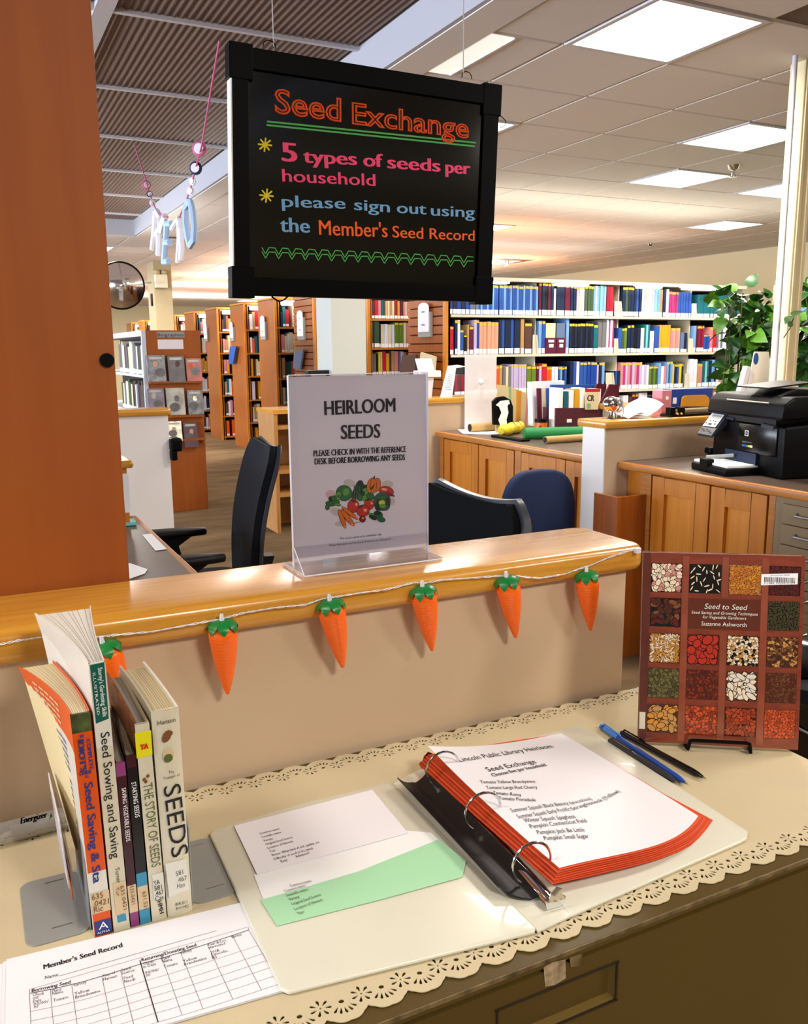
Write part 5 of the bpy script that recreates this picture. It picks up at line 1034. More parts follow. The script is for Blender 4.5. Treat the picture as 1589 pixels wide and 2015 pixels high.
# printed vegetables
for n_, c in (('v_green', '#1c6b34'), ('v_dark', '#12331c'), ('v_lgreen', '#5e9a3c'), ('v_orange', '#e07014'), ('v_dorange', '#b84a0c'), ('v_red', '#c42a1c'), ('v_dred', '#8c1414'), ('v_hi', '#f0a878'), ('v_yellow', '#d8cc30'), ('v_cab', '#3a5a48'), ('v_ink', '#140c08'), ('v_wash', '#c8c0b4'), ('v_pink', '#d6b4b0')): mat(n_, c, 0.7)
VM = ['v_green', 'v_dark', 'v_lgreen', 'v_orange', 'v_dorange', 'v_red', 'v_dred', 'v_hi', 'v_yellow', 'v_cab', 'v_ink', 'v_wash', 'v_pink']; g = MB(); VL = [0]
def ve(cx, cy, rx, ry, ang, m, out=True, n=16):
    a = math.radians(ang)
    def ring(ex):
        VL[0] += 1; y = AY - 0.0009 - VL[0] * 4e-6
        return [P(600 + (cx + (rx + ex) * math.cos(2 * PI * k / n) * math.cos(a) - (ry + ex) * math.sin(2 * PI * k / n) * math.sin(a)) / 7.945, 900 + (cy + (rx + ex) * math.cos(2 * PI * k / n) * math.sin(a) + (ry + ex) * math.sin(2 * PI * k / n) * math.cos(a)) / 7.945, 'Y', y) for k in range(n)][::-1]
    if out: g.poly(ring(7), VM.index('v_ink'))
    g.poly(ring(0), VM.index(m))
def vp(pts, m, out=True):
    cx = sum(p[0] for p in pts) / len(pts); cy = sum(p[1] for p in pts) / len(pts)
    if out:
        VL[0] += 1; g.poly([P(600 + (cx + (x - cx) * 1.1) / 7.945, 900 + (cy + (y - cy) * 1.1) / 7.945, 'Y', AY - 0.0009 - VL[0] * 4e-6) for x, y in pts][::-1], VM.index('v_ink'))
    VL[0] += 1; g.poly([P(600 + x / 7.945, 900 + y / 7.945, 'Y', AY - 0.0009 - VL[0] * 4e-6) for x, y in pts][::-1], VM.index(m))
for e in ((400, 580, 80, 70, 0, 'v_pink'), (690, 400, 90, 60, 10, 'v_wash'), (480, 850, 90, 60, 20, 'v_wash'), (540, 1040, 80, 40, 0, 'v_wash'), (1290, 420, 90, 60, 0, 'v_wash'), (1350, 690, 60, 60, 0, 'v_wash')): ve(*e, out=False)
for e in ((850, 470, 60, 110, 10, 'v_dark'), (790, 540, 40, 120, 25, 'v_dark'), (930, 510, 70, 80, 0, 'v_dark'), (610, 560, 125, 120, 20, 'v_green')): ve(*e)
ve(640, 540, 50, 60, 20, 'v_lgreen', False); ve(520, 600, 40, 70, 10, 'v_lgreen'); ve(590, 620, 110, 22, 10, 'v_green', False)
for e in ((940, 540, 50, 60, 0, 'v_lgreen'), (860, 620, 45, 60, 0, 'v_green'), (940, 640, 45, 50, 0, 'v_lgreen'), (1020, 610, 60, 50, 20, 'v_green'), (900, 560, 30, 30, 0, 'v_dark')): ve(*e)
for k in range(5): vp([(770 + 14 * k, 660), (760 + 22 * k, 420 + 12 * abs(k - 2)), (776 + 22 * k, 440), (782 + 14 * k, 660)], 'v_dark' if k % 2 else 'v_green', False)
for e in ((1030, 440, 60, 115, 12, 'v_orange'), (1120, 430, 58, 105, 8, 'v_orange'), (1070, 440, 45, 120, 0, 'v_orange')): ve(*e)
ve(1080, 315, 12, 28, 15, 'v_dark', False); vp([(1000, 440), (1030, 480), (1100, 400), (1060, 490), (1020, 510)], 'v_dark', False)
ve(1270, 530, 115, 75, 15, 'v_red'); ve(1240, 500, 50, 20, 10, 'v_hi', False); ve(1320, 580, 40, 30, 40, 'v_dark', False); ve(1375, 600, 30, 14, 20, 'v_dark', False); ve(1300, 575, 50, 30, 60, 'v_dred', False)
for e in ((370, 720, 45, 30, 10, 'v_green'), (350, 780, 30, 40, 0, 'v_green'), (430, 720, 60, 40, -20, 'v_green'), (400, 650, 30, 35, 0, 'v_dark'), (450, 640, 35, 40, 0, 'v_green'), (480, 700, 60, 30, 0, 'v_green'), (510, 740, 50, 18, 10, 'v_lgreen')): ve(*e)
ve(1200, 690, 130, 140, 10, 'v_cab'); ve(1190, 640, 80, 40, -20, 'v_green'); ve(1260, 760, 60, 70, 30, 'v_cab'); ve(1150, 740, 50, 90, 15, 'v_dark'); ve(1200, 710, 50, 40, 0, 'v_yellow', False); ve(1210, 760, 50, 35, 0, 'v_lgreen', False); ve(1290, 690, 30, 70, 0, 'v_dark', False)
ve(755, 760, 88, 100, 0, 'v_red'); ve(1000, 735, 75, 80, 0, 'v_red'); ve(905, 835, 98, 90, -10, 'v_red')
for e in ((800, 735, 22, 26, 0, 'v_hi'), (1040, 715, 18, 22, 0, 'v_hi'), (940, 825, 30, 26, 0, 'v_hi')): ve(*e, out=False)
for e in ((750, 680, 50, 16, 20, 'v_dark'), (740, 650, 14, 36, 0, 'v_dred'), (985, 660, 45, 16, -10, 'v_dark'), (870, 770, 45, 14, -30, 'v_dark')): ve(*e, out=False)
for e in ((700, 870, 26, 160, -52, 'v_orange'), (580, 960, 32, 155, -20, 'v_orange'), (665, 945, 36, 160, -38, 'v_orange')): ve(*e)
ve(820, 945, 36, 12, 35, 'v_hi', False); ve(628, 1095, 10, 30, -15, 'v_hi', False); ve(735, 1050, 12, 30, -35, 'v_hi', False)
ve(898, 965, 45, 48, 0, 'v_dred'); ve(905, 950, 16, 16, 0, 'v_hi', False)
vp([(760, 1028), (850, 1005), (852, 1012), (765, 1036)], 'v_dred', False)
for e in ((1050, 890, 75, 12, 10, 'v_lgreen'), (1150, 900, 60, 50, 10, 'v_green'), (1060, 940, 60, 26, 25, 'v_dark'), (1190, 970, 60, 36, 15, 'v_green'), (1130, 870, 50, 30, 0, 'v_dark')): ve(*e)
build(g, 'vegetable_picture', VM, t)
# ---------------- hanging black sign ----------------
SY = 1.62
t = thing('hanging_sign', 'black framed Seed Exchange writing board hanging on two wires', 'sign', (0.75, SY, 1.52))
def SQ(p): return P(p[0], p[1], 'Y', SY)
TL, TR, BR, BL = SQ((455, 86)), SQ((984, 172)), SQ((965, 594)), SQ((461, 580))
def sp_(u, v): return TL.lerp(TR, u).lerp(BL.lerp(BR, u), v)
def frame_bar(u0, u1, v0, v1, dy0, dy1, name, m, parent, bev=0.0015):
    q = [sp_(u0, v0), sp_(u1, v0), sp_(u1, v1), sp_(u0, v1)]
    return build(MB().prism([p + Vector((0, dy0, 0)) for p in q][::-1], (0, dy1 - dy0, 0)), name, m, parent, bevel=bev)
mat('board_glass', '#040404', 0.10, spec=0.4); mat('frame_black', '#020203', 0.45, spec=0.06)
frame_bar(0.0, 1, 0, 0.085, 0, 0.025, 'frame_rail', 'frame_black', t); frame_bar(0, 1, 0.925, 1, 0, 0.025, 'frame_rail', 'frame_black', t)
frame_bar(0, 0.055, 0.085, 0.925, 0, 0.025, 'frame_rail', 'frame_black', t); frame_bar(0.935, 1, 0.085, 0.925, 0, 0.025, 'frame_rail', 'frame_black', t)
frame_bar(0.05, 0.94, 0.08, 0.93, 0.006, 0.02, 'writing_panel', 'board_glass', t, 0)
for (u0, u1, v0, v1) in ((-0.008, 0.07, -0.012, 0.13), (0.93, 1.008, -0.012, 0.13), (-0.008, 0.07, 0.88, 1.012), (0.93, 1.008, 0.88, 1.012)): frame_bar(u0, u1, v0, v1, -0.001, 0.028, 'corner_cap', 'frame_black', t)
build(MB().prism([sp_(-0.004, 0.13), sp_(-0.004, 0.88), sp_(-0.004, 0.88) + Vector((0, 0.024, 0)), sp_(-0.004, 0.13) + Vector((0, 0.024, 0))], (0.0025, 0, 0)), 'lit_side_strip', 'white', t)  # white strip paints window light on the black frame's left side
for n_, c in (('mk_orange', '#f0560c'), ('mk_green', '#4cb858'), ('mk_yellow', '#e8d820'), ('mk_pink', '#ff4480'), ('mk_blue', '#74b0e4'), ('mk_orange2', '#ff6410')): mat(n_, c, 0.7)
yy = SY + 0.006
g = MB(); tl(g, 'Seed', (540, 221), (671, 239), 0.040, style='outline', res=3); tl(g, 'Exchange', (692, 243), (922, 272), 0.037, style='outline', res=3); build(g, 'title', 'mk_orange', t)
g = MB()
for a, b in (((525, 239), (936, 281)), ((524, 246), (934, 288))): line(g, P(*a, 'Y', yy), P(*b, 'Y', yy), 0.0032, N)
za = []; zb = []
for k in range(17):
    x = 515 + 26.0 * k; y = 487 + 1.05 * k + 2.0 * (k / 16)
    za += [(x, y), (x + 7, y + 13), (x + 14, y + 0)] ; zb += [(x, y + 8), (x + 7, y + 21), (x + 14, y + 9)]
for z in (za, zb):
    z = [p for p in z if p[0] < 936]
    for a, b in zip(z, z[1:]): line(g, P(*a, 'Y', yy), P(*b, 'Y', yy), 0.0018, N)
build(g, 'green_lines', 'mk_green', t)
g = MB()
for cx, cy in ((521, 285), (524, 385)):
    for k in range(4):
        a = PI * k / 4 + 0.1; line(g, P(cx + 14 * math.cos(a), cy + 14 * math.sin(a), 'Y', yy), P(cx - 14 * math.cos(a), cy - 14 * math.sin(a), 'Y', yy), 0.003, N, eps=0.0003 + 0.0001 * k)
build(g, 'stars', 'mk_yellow', t)
g = MB(); tl(g, '5', (556, 317), (583, 319), 0.033, bold=0.045); tl(g, 'types', (598, 320), (701, 325), 0.024, bold=0.045); tl(g, 'of', (716, 327), (752, 329), 0.024, bold=0.045); tl(g, 'seeds', (763, 331), (865, 338), 0.024, bold=0.045); tl(g, 'per', (877, 340), (924, 343), 0.024, bold=0.045)
tl(g, 'household', (556, 357), (738, 366), 0.022, bold=0.02); build(g, 'pink_lettering', 'mk_pink', t)
g = MB(); tl(g, 'please', (555, 407), (679, 411), 0.021, bold=0.025); tl(g, 'sign', (697, 413), (766, 418), 0.021, bold=0.025); tl(g, 'out', (781, 419), (838, 422), 0.021, bold=0.025); tl(g, 'using', (848, 424), (933, 428), 0.021, bold=0.025); tl(g, 'the', (552, 456), (609, 458), 0.026, bold=0.025)
build(g, 'blue_lettering', 'mk_blue', t)
g = MB(); tl(g, "Member's", (628, 462), (762, 467), 0.027, bold=0.012); tl(g, 'Seed', (772, 467), (832, 470), 0.022, bold=0.012); tl(g, 'Record', (845, 470), (933, 474), 0.021, bold=0.012); build(g, 'orange_lettering', 'mk_orange2', t)
for (x, hx) in ((535, 1), (908, -1)):
    p = P(x + 3, 92 if hx > 0 else 150, 'Y', SY + 0.01); top = Vector((p.x, p.y, GZ if False else (2.91 if p.x < 1.9 else CZ)))
    build(MB().tube([p, top], 0.0011, 5), 'hanging_wire', 'trim_white', t)
    lp = [p + Vector((0.012 * math.cos(a) - (0.008 if hx > 0 else -0.008), 0, 0.010 * math.sin(a))) for a in (3.4, 2.6, 1.8, 1.0, 0.2, -0.3)]
    build(MB().tube(lp, 0.001, 5), 'wire_loop', 'black', t)
p = P(540, 583, 'Y', SY + .01); build(MB().tube([p + Vector((0.016 * (k - 3) / 3 + 0.01, 0, -0.009 * math.sin(PI * k / 6))) for k in range(7)], 0.0016, 5), 'wire_loop', 'black', t)
p = P(984, 240, 'Y', SY + .01); build(MB().tube([p + Vector((0.014 * math.sin(PI * k / 6), 0, 0.012 * (k - 3) / 3)) for k in range(7)], 0.0010, 5), 'wire_loop', 'black', t)
# ---------------- carrot string lights ----------------
mat('carrot', '#ff6a08', 0.32, spec=0.5, coat=0.2); mat('carrot_green', '#127a34', 0.35)
cord = [(0, 1268), (40, 1260), (80, 1254), (140, 1256), (198, 1253), (222, 1250), (300, 1243), (380, 1228), (430, 1219), (446, 1215), (480, 1206), (540, 1196), (600, 1190), (636, 1178), (650, 1176), (700, 1168), (760, 1160), (815, 1146), (832, 1148), (870, 1141), (930, 1137), (985, 1133), (1000, 1132), (1060, 1138), (1110, 1130), (1146, 1117), (1160, 1113), (1200, 1096), (1256, 1078)]
cp_ = [P(x, y, 'Y', 1.059) for x, y in cord]
t = thing('carrot_lights_cord', 'thin clear twisted cord of the carrot light string along the counter edge', 'cord', cp_[14])
def dens(pts, n):
    o = []
    for a, b in zip(pts, pts[1:]):
        for k in range(n): o.append(a.lerp(b, k / n))
    return o + [pts[-1]]
dp = dens(cp_, 7)
for ph in (0, PI): build(MB().tube([p + Vector((0, 0.0009 * math.cos(k * 0.9 + ph), 0.0009 * math.sin(k * 1.3 + ph))) for k, p in enumerate(dp)], 0.00062, 5), 'strand', 'clear_wire', t, smooth=True)
build(MB().box(0.949, 0.958, 1.055, 1.062, 1.093, 1.101), 'clip', 'clear_wire', t)
CR = [(205, 1274, 240, 1372, 'half hidden behind the gardening books'), (437, 1230, 447, 1355, 'second from the left, right of the books'), (650, 1190, 673, 1307, 'left of the middle carrot, below the acrylic sign'), (832, 1162, 849, 1275, 'middle carrot just right of the acrylic sign'), (997, 1143, 1014, 1252, 'second from the right on the string'), (1154, 1132, 1161, 1232, 'rightmost, nearest the counter corner')]
def carrot_local():
    pass
proto = None
for i, (x0, y0, x1, y1, lab) in enumerate(CR):
    a = P(x0, y0, 'Y', 1.056); b = P(x1, y1, 'Y', 1.062); ax_ = (b - a); Ln = 0.098
    q = (-ax_.normalized()).to_track_quat('Z', 'X')
    if proto is None:
        t = thing('carrot_light', 'orange carrot string light, ' + lab, 'carrot light', a, 0, 'carrot string lights'); proto = t
        W0 = WM[t]; O = Vector(a)
        prof = [(0.0001, -Ln), (0.002, -Ln + 0.0015)]; n = 60
        for k in range(n + 1):
            s = k / n; z = -Ln + 0.002 + (Ln - 0.002) * s; r = 0.0024 + 0.0166 * (1 - (1 - s) ** 1.75) ** 0.95 * (1 if s < 0.88 else 1 - 1.9 * (s - 0.88) ** 1.0)
            prof.append((r + 0.00034 * math.sin(k * 2.1), z))
        prof.append((0.0001, 0.001))
        build(MB().lathe(prof, O, 24), 'body', 'carrot', t, smooth=True)
        lf = MB()
        for k in range(7):
            aa = 2 * PI * k / 7; c, s = math.cos(aa), math.sin(aa); c2, s2 = -s, c
            rows = [(0.001, 0.0065, 0.003), (0.009, 0.0058, 0.0048), (0.0168, 0.0018, 0.0075), (0.0194, -0.0030, 0.0050), (0.0199, -0.0088, 0.0002)]
            V = []
            for r, z, w in rows: V += [O + Vector((c * r - c2 * w, s * r - s2 * w, z)), O + Vector((c * r * 1.03, s * r * 1.03, z + 0.0006)), O + Vector((c * r + c2 * w, s * r + s2 * w, z))]
            lf.add(V, [(3 * j + e, 3 * j + e + 1, 3 * j + e + 4, 3 * j + e + 3) for j in range(4) for e in (0, 1)])
        build(lf, 'leaf_crown', 'carrot_green', t, smooth=True)
        build(MB().tube([O + Vector((0, 0, 0.002)), O + Vector((0, 0, 0.009)), O + Vector((0.001, 0, 0.015))], [0.004, 0.003, 0.0022], 8), 'socket', 'clear_wire', t, smooth=True)
        kids = list(t.children); t.rotation_mode = 'QUATERNION'; t.rotation_quaternion = q
    else:
        t = proto.copy(); COL.objects.link(t); t.location = a; t.rotation_quaternion = q; t['label'] = 'orange carrot string light, ' + lab
        for kd in kids: c = kd.copy(); COL.objects.link(c); c.parent = t
# ---------------- gardening books ----------------
BYF = 0.823
for n_, c, r in (('cv_orange', '#dd5410', .35), ('cv_white', '#e2dfd4', .3), ('cv_green', '#0e5e50', .35), ('cv_plum', '#3c1420', .3), ('cv_black', '#0c0d12', .3), ('cv_blue', '#3a8fb4', .4), ('cv_magenta', '#8c3c78', .4), ('cv_label', '#d8c098', .5), ('cv_navy', '#24387e', .35), ('cv_page', '#e0cfa0', .85), ('cv_pagew', '#dcd8cc', .85), ('cv_yellow', '#e8e010', .45), ('t_blue', '#24307c', .5), ('t_red', '#d0241a', .5), ('t_brown', '#7a4a24', .6), ('t_green', '#59652c', .6), ('cv_photo', '#3f4a24', .4), ('cv_text', '#8a8894', .6), ('cv_ivory', '#d8d0b8', .3)): mat(n_, c, r)
MT['cv_photo'] = None; del MT['cv_photo']; mat('cv_photo', '#46502a', 0.4, noise=(60, 0.8)); mat('cv_riced', '#9a5a2c', 0.4, noise=(50, 0.5))
def fbook(name, label, b0, b1, t0, t1, z1, D, dl, dr, cover_l, cover_r, spine, page='cv_page', hard=0.0, left_zones=None, plow=0.003, rough_top=0.0, spine_bulge=0.0):
    z0 = DZ; t = thing(name, label, 'book', ((b0 + b1) / 2, BYF + D / 2, z0), 0, 'gardening books between the bookends')
    def X(side, s, z):
        f = (z - z0) / (z1 - z0); x = (b0 + (t0 - b0) * f) if side == 0 else (b1 + (t1 - b1) * f)
        k = f * f
        return x + (dl if side == 0 else dr) * s ** 1.7 * k
    n = 12; e = 0.0012 + hard
    # page block
    mb = MB(); V = []; zs = [z0 + 0.001 + hard * 1.5, z1 - plow]
    for s_ in range(n + 1):
        s = s_ / n * 0.985; y = BYF + 0.002 + D * s
        for z in zs: V += [(X(0, s, z) + e, y, z), (X(1, s, z) - e, y, z)]
    F = []
    for k in range(n): b = 4 * k; F += [(b, b + 4, b + 6, b + 2), (b + 1, b + 3, b + 7, b + 5), (b + 2, b + 6, b + 7, b + 3), (b, b + 1, b + 5, b + 4)]
    F += [(0, 2, 3, 1), (4 * n, 4 * n + 1, 4 * n + 3, 4 * n + 2)]
    mb.add(V, F); pb = build(mb, 'page_block', page, t)
    g = MB()      # leaf edges on the head of the block
    for q in range(1, 9):
        u = q / 9 + random.uniform(-0.03, 0.03)
        for s_ in range(n):
            p = []
            for ss in (s_, s_ + 1):
                s = ss / n * 0.98; zz = z1 - plow + 0.0002; p.append(Vector(((X(0, s, zz) + e) * (1 - u) + (X(1, s, zz) - e) * u, BYF + 0.002 + D * s, zz)))
            w = Vector((0.00018, 0, 0)); g.poly([p[0] - w, p[0] + w, p[1] + w, p[1] - w])
    build(g, 'leaf_edges', 'cv_text', pb)
    for side, m in ((0, cover_l), (1, cover_r)):
        mb = MB(); zsn = [z0 + (z1 - z0) * k / 6 for k in range(7)]; sg = 1 if side == 0 else -1
        V = []; F = []; mi = []
        for s_ in range(n + 1):
            s = s_ / n
            for z in zsn: V += [(X(side, s, z), BYF + D * s + (0.003 if hard else 0), z), (X(side, s, z) + sg * e * 0.9, BYF + D * s + (0.003 if hard else 0), z)]
        nz = 7
        for s_ in range(n):
            for k in range(6):
                a = (s_ * nz + k) * 2; b = ((s_ + 1) * nz + k) * 2
                F.append((a, b, b + 2, a + 2)); mi.append(k); F.append((a + 1, a + 3, b + 3, b + 1)); mi.append(k)
            a = (s_ * nz + 6) * 2; b = ((s_ + 1) * nz + 6) * 2; F.append((a, b, b + 1, a + 1)); mi.append(5)
            a = (s_ * nz) * 2; b = ((s_ + 1) * nz) * 2; F.append((a, a + 1, b + 1, b)); mi.append(0)
        for k in range(6): a = (n * nz + k) * 2; F.append((a, a + 1, a + 3, a + 2)); mi.append(k)
        zl = left_zones if (side == 0 and left_zones) else None
        mats_ = [m] if not zl else [m] + zl[1]
        mb.v = V; mb.f = F; mb.m = [0 if not zl else zl[0][k] for k in mi]
        build(mb, 'cover', mats_, t)
    # spine with coloured zones
    ms = []; mb = MB()
    for (f0, f1, m) in spine:
        if m not in ms: ms.append(m)
        za, zb = z0 + (z1 - z0) * f0, z0 + (z1 - z0) * f1
        K = 6
        for k in range(K):
            u0, u1 = k / K, (k + 1) / K
            def sp(u, z): return (X(0, 0, z) * (1 - u) + X(1, 0, z) * u, BYF - spine_bulge * math.sin(PI * u), z)
            mb.add([sp(u0, za), sp(u1, za), sp(u1, zb), sp(u0, zb)], [(0, 1, 2, 3)], ms.index(m))
        if f1 == 1: mb.add([(X(0, 0, z1), BYF, z1), (X(1, 0, z1), BYF, z1), (X(1, 0, z1), BYF + 0.003, z1), (X(0, 0, z1), BYF + 0.003, z1)], [(0, 1, 2, 3)], ms.index(m))
    build(mb, 'spine', ms, t); return t
SPY = BYF - 0.0004
def st(mb, s, p0, p1, h, mi=0, **k): txt(mb, s, P(*p0, 'Y', k.pop('y', SPY)), P(*p1, 'Y', SPY), h, N, mi, **k)
def blk(pts, name, m, parent, y=SPY): return build(MB().poly([P(a, b, 'Y', y) for a, b in pts][::-1]), name, m, parent)
# 1 orange
t = fbook('paperback', 'orange spined seed saving paperback, leftmost and beside the grey bookend', 0.0675, 0.084, 0.0615, 0.0795, 1.086, 0.165, -0.036, -0.018, 'cv_white', 'cv_orange',
          [(0, .155, 'cv_orange'), (.155, .30, 'cv_white'), (.30, .92, 'cv_orange'), (.92, 1, 'cv_photo')], left_zones=([0, 0, 0, 0, 0, 1], ['cv_orange', 'cv_photo']))
g = MB(); st(g, 'Seed Saving & Sta', (166, 1541), (184, 1738), 0.0074, bold=0.04); st(g, 'COMPLETE', (170, 1455), (177, 1514), 0.0032, bold=.05); st(g, "IDIOT'S", (153, 1457), (159, 1519), 0.0052, bold=.08)
st(g, 'THE', (157, 1452), (165, 1450), 0.0028, bold=.03); st(g, 'GUIDE', (157, 1526), (180, 1521), 0.0034, bold=0.05); st(g, 'TO', (167, 1531), (174, 1530), 0.0025, bold=.03); build(g, 'lettering', 't_blue', t)
blk([(178, 1760), (214, 1750), (218, 1790), (182, 1800)], 'call_label', 'cv_label', t, SPY - 0.0001)
g = MB(); st(g, '635', (181, 1771), (203, 1765), 0.0058, eps=0.0008); st(g, '.0421', (183, 1784), (214, 1777), 0.0058, eps=0.0008); st(g, 'Ric', (185, 1796), (203, 1791), 0.0062, eps=0.0008); build(g, 'call_number', 't_brown', t)
blk([(185, 1815), (218, 1806), (221, 1834), (188, 1842)], 'publisher_block', 'cv_navy', t, SPY - 0.0001)
g = MB(); st(g, 'A', (194, 1829), (213, 1824), 0.0075, eps=0.0009); st(g, 'ALPHA', (191, 1838), (216, 1831), 0.0024, eps=0.0009, res=1); build(g, 'publisher_mark', 'white', t)
# print on its bent cover
def lc(s_, z, e=-0.0006):
    f = (z - DZ) / (1.086 - DZ); return Vector((0.0675 + (0.0615 - 0.0675) * f - 0.036 * s_ ** 1.7 * f * f + e, BYF + 0.165 * s_, z))
g = MB()
for k in range(16):
    z = 1.036 - 0.0075 * k
    for q in range(6):
        if k % 6 == 5: continue
        a, b = 0.3 + 0.1 * q, 0.3 + 0.1 * (q + 0.93); g.add([lc(a, z), lc(b, z), lc(b, z + 0.003), lc(a, z + 0.003)], [(0, 3, 2, 1)])
build(g, 'cover_print', 'cv_text', t)
g = MB()
for k in range(4):
    z = 1.074 - 0.0065 * k
    for q in range(5): a, b = 0.35 + 0.1 * q, 0.35 + 0.1 * (q + 0.8); g.add([lc(a, z), lc(b, z), lc(b, z + 0.0026), lc(a, z + 0.0026)], [(0, 3, 2, 1)])
build(g, 'cover_blurb', 'cv_label', t)
# 2 white with green top
t = fbook('paperback', 'tall white and dark green paperback with curling pages, second book from left', 0.0855, 0.1010, 0.0812, 0.0962, 1.133, 0.20, -0.033, 0.012, 'cv_white', 'cv_white', [(0, .70, 'cv_ivory'), (.70, 1, 'cv_white')], page='cv_pagew')
blk([(177, 1309), (205, 1303), (214, 1414), (189, 1424)], 'green_block', 'cv_green', t, SPY - 0.0001)
g = MB(); st(g, "Storey's Gardening Skills", (192, 1314), (202, 1410), 0.0040, eps=.0008, bold=.01, res=2); st(g, 'ILLUSTRATED', (182, 1324), (191, 1408), 0.0024, eps=.0008, res=1); build(g, 'top_lettering', 'white', t)
g = MB(); st(g, 'Seed Sowing and Saving', (198, 1442), (220, 1690), 0.0078, bold=0.005); st(g, 'Turner', (226, 1708), (230, 1738), 0.0040, res=2); build(g, 'lettering', 'ink', t)
blk([(222, 1738), (246, 1733), (250, 1795), (228, 1800)], 'call_label', 'cv_label', t, SPY - 0.0001)
g = MB(); st(g, '635.0421', (236, 1743), (243, 1790), 0.0035, eps=.0008, res=2); st(g, 'Tur', (227, 1746), (230, 1764), 0.003, eps=.0008, res=2); build(g, 'call_number', 't_brown', t); blk([(230, 1802), (247, 1797), (249, 1811), (232, 1816)], 'publisher_block', 'cv_blue', t)
# 3 plum
t = fbook('paperback', 'thin plum book titled Saving Vegetable Seeds, third book from left', 0.1022, 0.1102, 0.0985, 0.1075, 1.029, 0.15, 0.012, 0.010, 'cv_plum', 'cv_plum', [(0, .09, 'cv_magenta'), (.09, .26, 'cv_label'), (.26, .92, 'cv_plum'), (.92, 1, 'cv_magenta')])
g = MB(); st(g, 'SAVING VEGETABLE SEEDS', (239, 1551), (248, 1656), 0.0040, bold=.01, res=2); build(g, 'lettering', 'white', t); g = MB(); st(g, '635.0421', (256, 1743), (259, 1780), 0.0035, res=2); build(g, 'call_number', 't_brown', t)
# 4 black
t = fbook('paperback', 'thin black book titled Starting Seeds, fourth book from left', 0.1112, 0.1215, 0.1085, 0.1180, 1.034, 0.15, 0.012, 0.009, 'cv_black', 'cv_black', [(0, .09, 'cv_blue'), (.09, .23, 'cv_label'), (.23, .31, 'cv_blue'), (.31, .93, 'cv_black'), (.93, 1, 'cv_plum')])
g = MB(); st(g, 'STARTING SEEDS', (258, 1540), (266, 1609), 0.0044, bold=.01, res=2); build(g, 'lettering', 'white', t); g = MB(); st(g, '631.531', (280, 1755), (284, 1790), 0.0036, res=2); build(g, 'call_number', 't_brown', t)
# 5 ivory hardback with yellow label
t = fbook('hardback', 'ivory hardback with a yellow YA sticker, fifth book from left', 0.1228, 0.1375, 0.1188, 0.1325, 1.0645, 0.155, -0.004, -0.002, 'cv_riced', 'cv_ivory', [(0, 1, 'cv_ivory')], hard=0.0012, plow=0.006, page='cv_pagew', spine_bulge=0.001)
blk([(265, 1443), (297, 1437), (300, 1485), (269, 1493)], 'age_sticker', 'cv_yellow', t, SPY - 0.0012)
g = MB(); st(g, 'YA', (276, 1474), (291, 1471), 0.0056, bold=.05, eps=.0022); build(g, 'sticker_lettering', 't_red', t)
g = MB(); st(g, 'THE STORY OF SEEDS', (281, 1542), (298, 1706), 0.0088, bold=0.0, eps=.0016); build(g, 'lettering', 't_green', t)
blk([(299, 1722), (321, 1716), (325, 1765), (303, 1772)], 'call_label', 'cv_white', t, SPY - 0.0010)
g = MB(); st(g, 'YA', (302, 1741), (314, 1737), 0.0052, eps=.002); st(g, '581', (303, 1751), (318, 1747), 0.005, eps=.002); st(g, '.467', (304, 1761), (321, 1757), 0.005, eps=.002); st(g, 'Cas', (305, 1771), (321, 1767), 0.005, eps=.002); st(g, 'HMH', (309, 1773), (314, 1797), 0.0042, eps=.0015, bold=.03); build(g, 'call_number', 'ink', t)
g = MB()
for (x, y) in ((291, 1527), (284, 1534), (287, 1538)): g.ell(P(x, y, 'Y', SPY - 0.0013), (0.0017, 0, 0), (0, 0, -0.0019), 0)
build(g, 'printed_seeds', 't_brown', t)
# 6 ivory large SEEDS
t = fbook('hardback', 'thick ivory hardback with SEEDS down its spine, rightmost of the row', 0.1385, 0.1635, 0.1345, 0.1615, 1.0745, 0.145, -0.007, -0.006, 'cv_ivory', 'cv_white', [(0, 1, 'cv_ivory')], hard=0.0014, plow=0.006, spine_bulge=0.003)
blk([(325, 1700), (366, 1690), (372, 1750), (333, 1766)], 'call_label', 'cv_white', t, SPY - 0.0034)
g = MB(); E_ = dict(eps=.0035)
st(g, 'Hanson', (309, 1425), (344, 1417), 0.0046, **E_); st(g, 'The', (330, 1520), (341, 1518), 0.003, res=2, **E_); st(g, 'Triumph of', (320, 1532), (352, 1524), 0.003, res=1, **E_)
st(g, 'SEEDS', (320, 1546), (337, 1686), 0.0165, bold=0.0, **E_); st(g, '581', (345, 1721), (359, 1716), 0.0052, **E_); st(g, '.467', (347, 1733), (366, 1728), 0.0052, **E_); st(g, 'Han', (347, 1745), (362, 1741), 0.0052, **E_)
st(g, 'BASIC', (344, 1779), (368, 1773), 0.003, res=1, **E_); st(g, 'BOOKS', (345, 1787), (370, 1781), 0.003, res=1, **E_); build(g, 'lettering', 'ink', t)
g = MB(); g.ell(P(328, 1449, 'Y', SPY - .0034), (0.0048, 0, 0.001), (-0.001, 0, -0.0062), 0); g.ell(P(334, 1443, 'Y', SPY - .0035), (0.003, 0, 0), (0, 0, -0.003), 0); build(g, 'printed_bean', 't_brown', t)
g = MB(); g.ell(P(331, 1486, 'Y', SPY - .0034), (0.0055, 0, 0), (0, 0, -0.0078), 0, 14); build(g, 'printed_seed', 'cv_label', t)
g = MB(); g.ell(P(331, 1492, 'Y', SPY - .0036), (0.0045, 0, 0), (0, 0, -0.0045), 0, 12); build(g, 'seed_shade', 't_green', t)
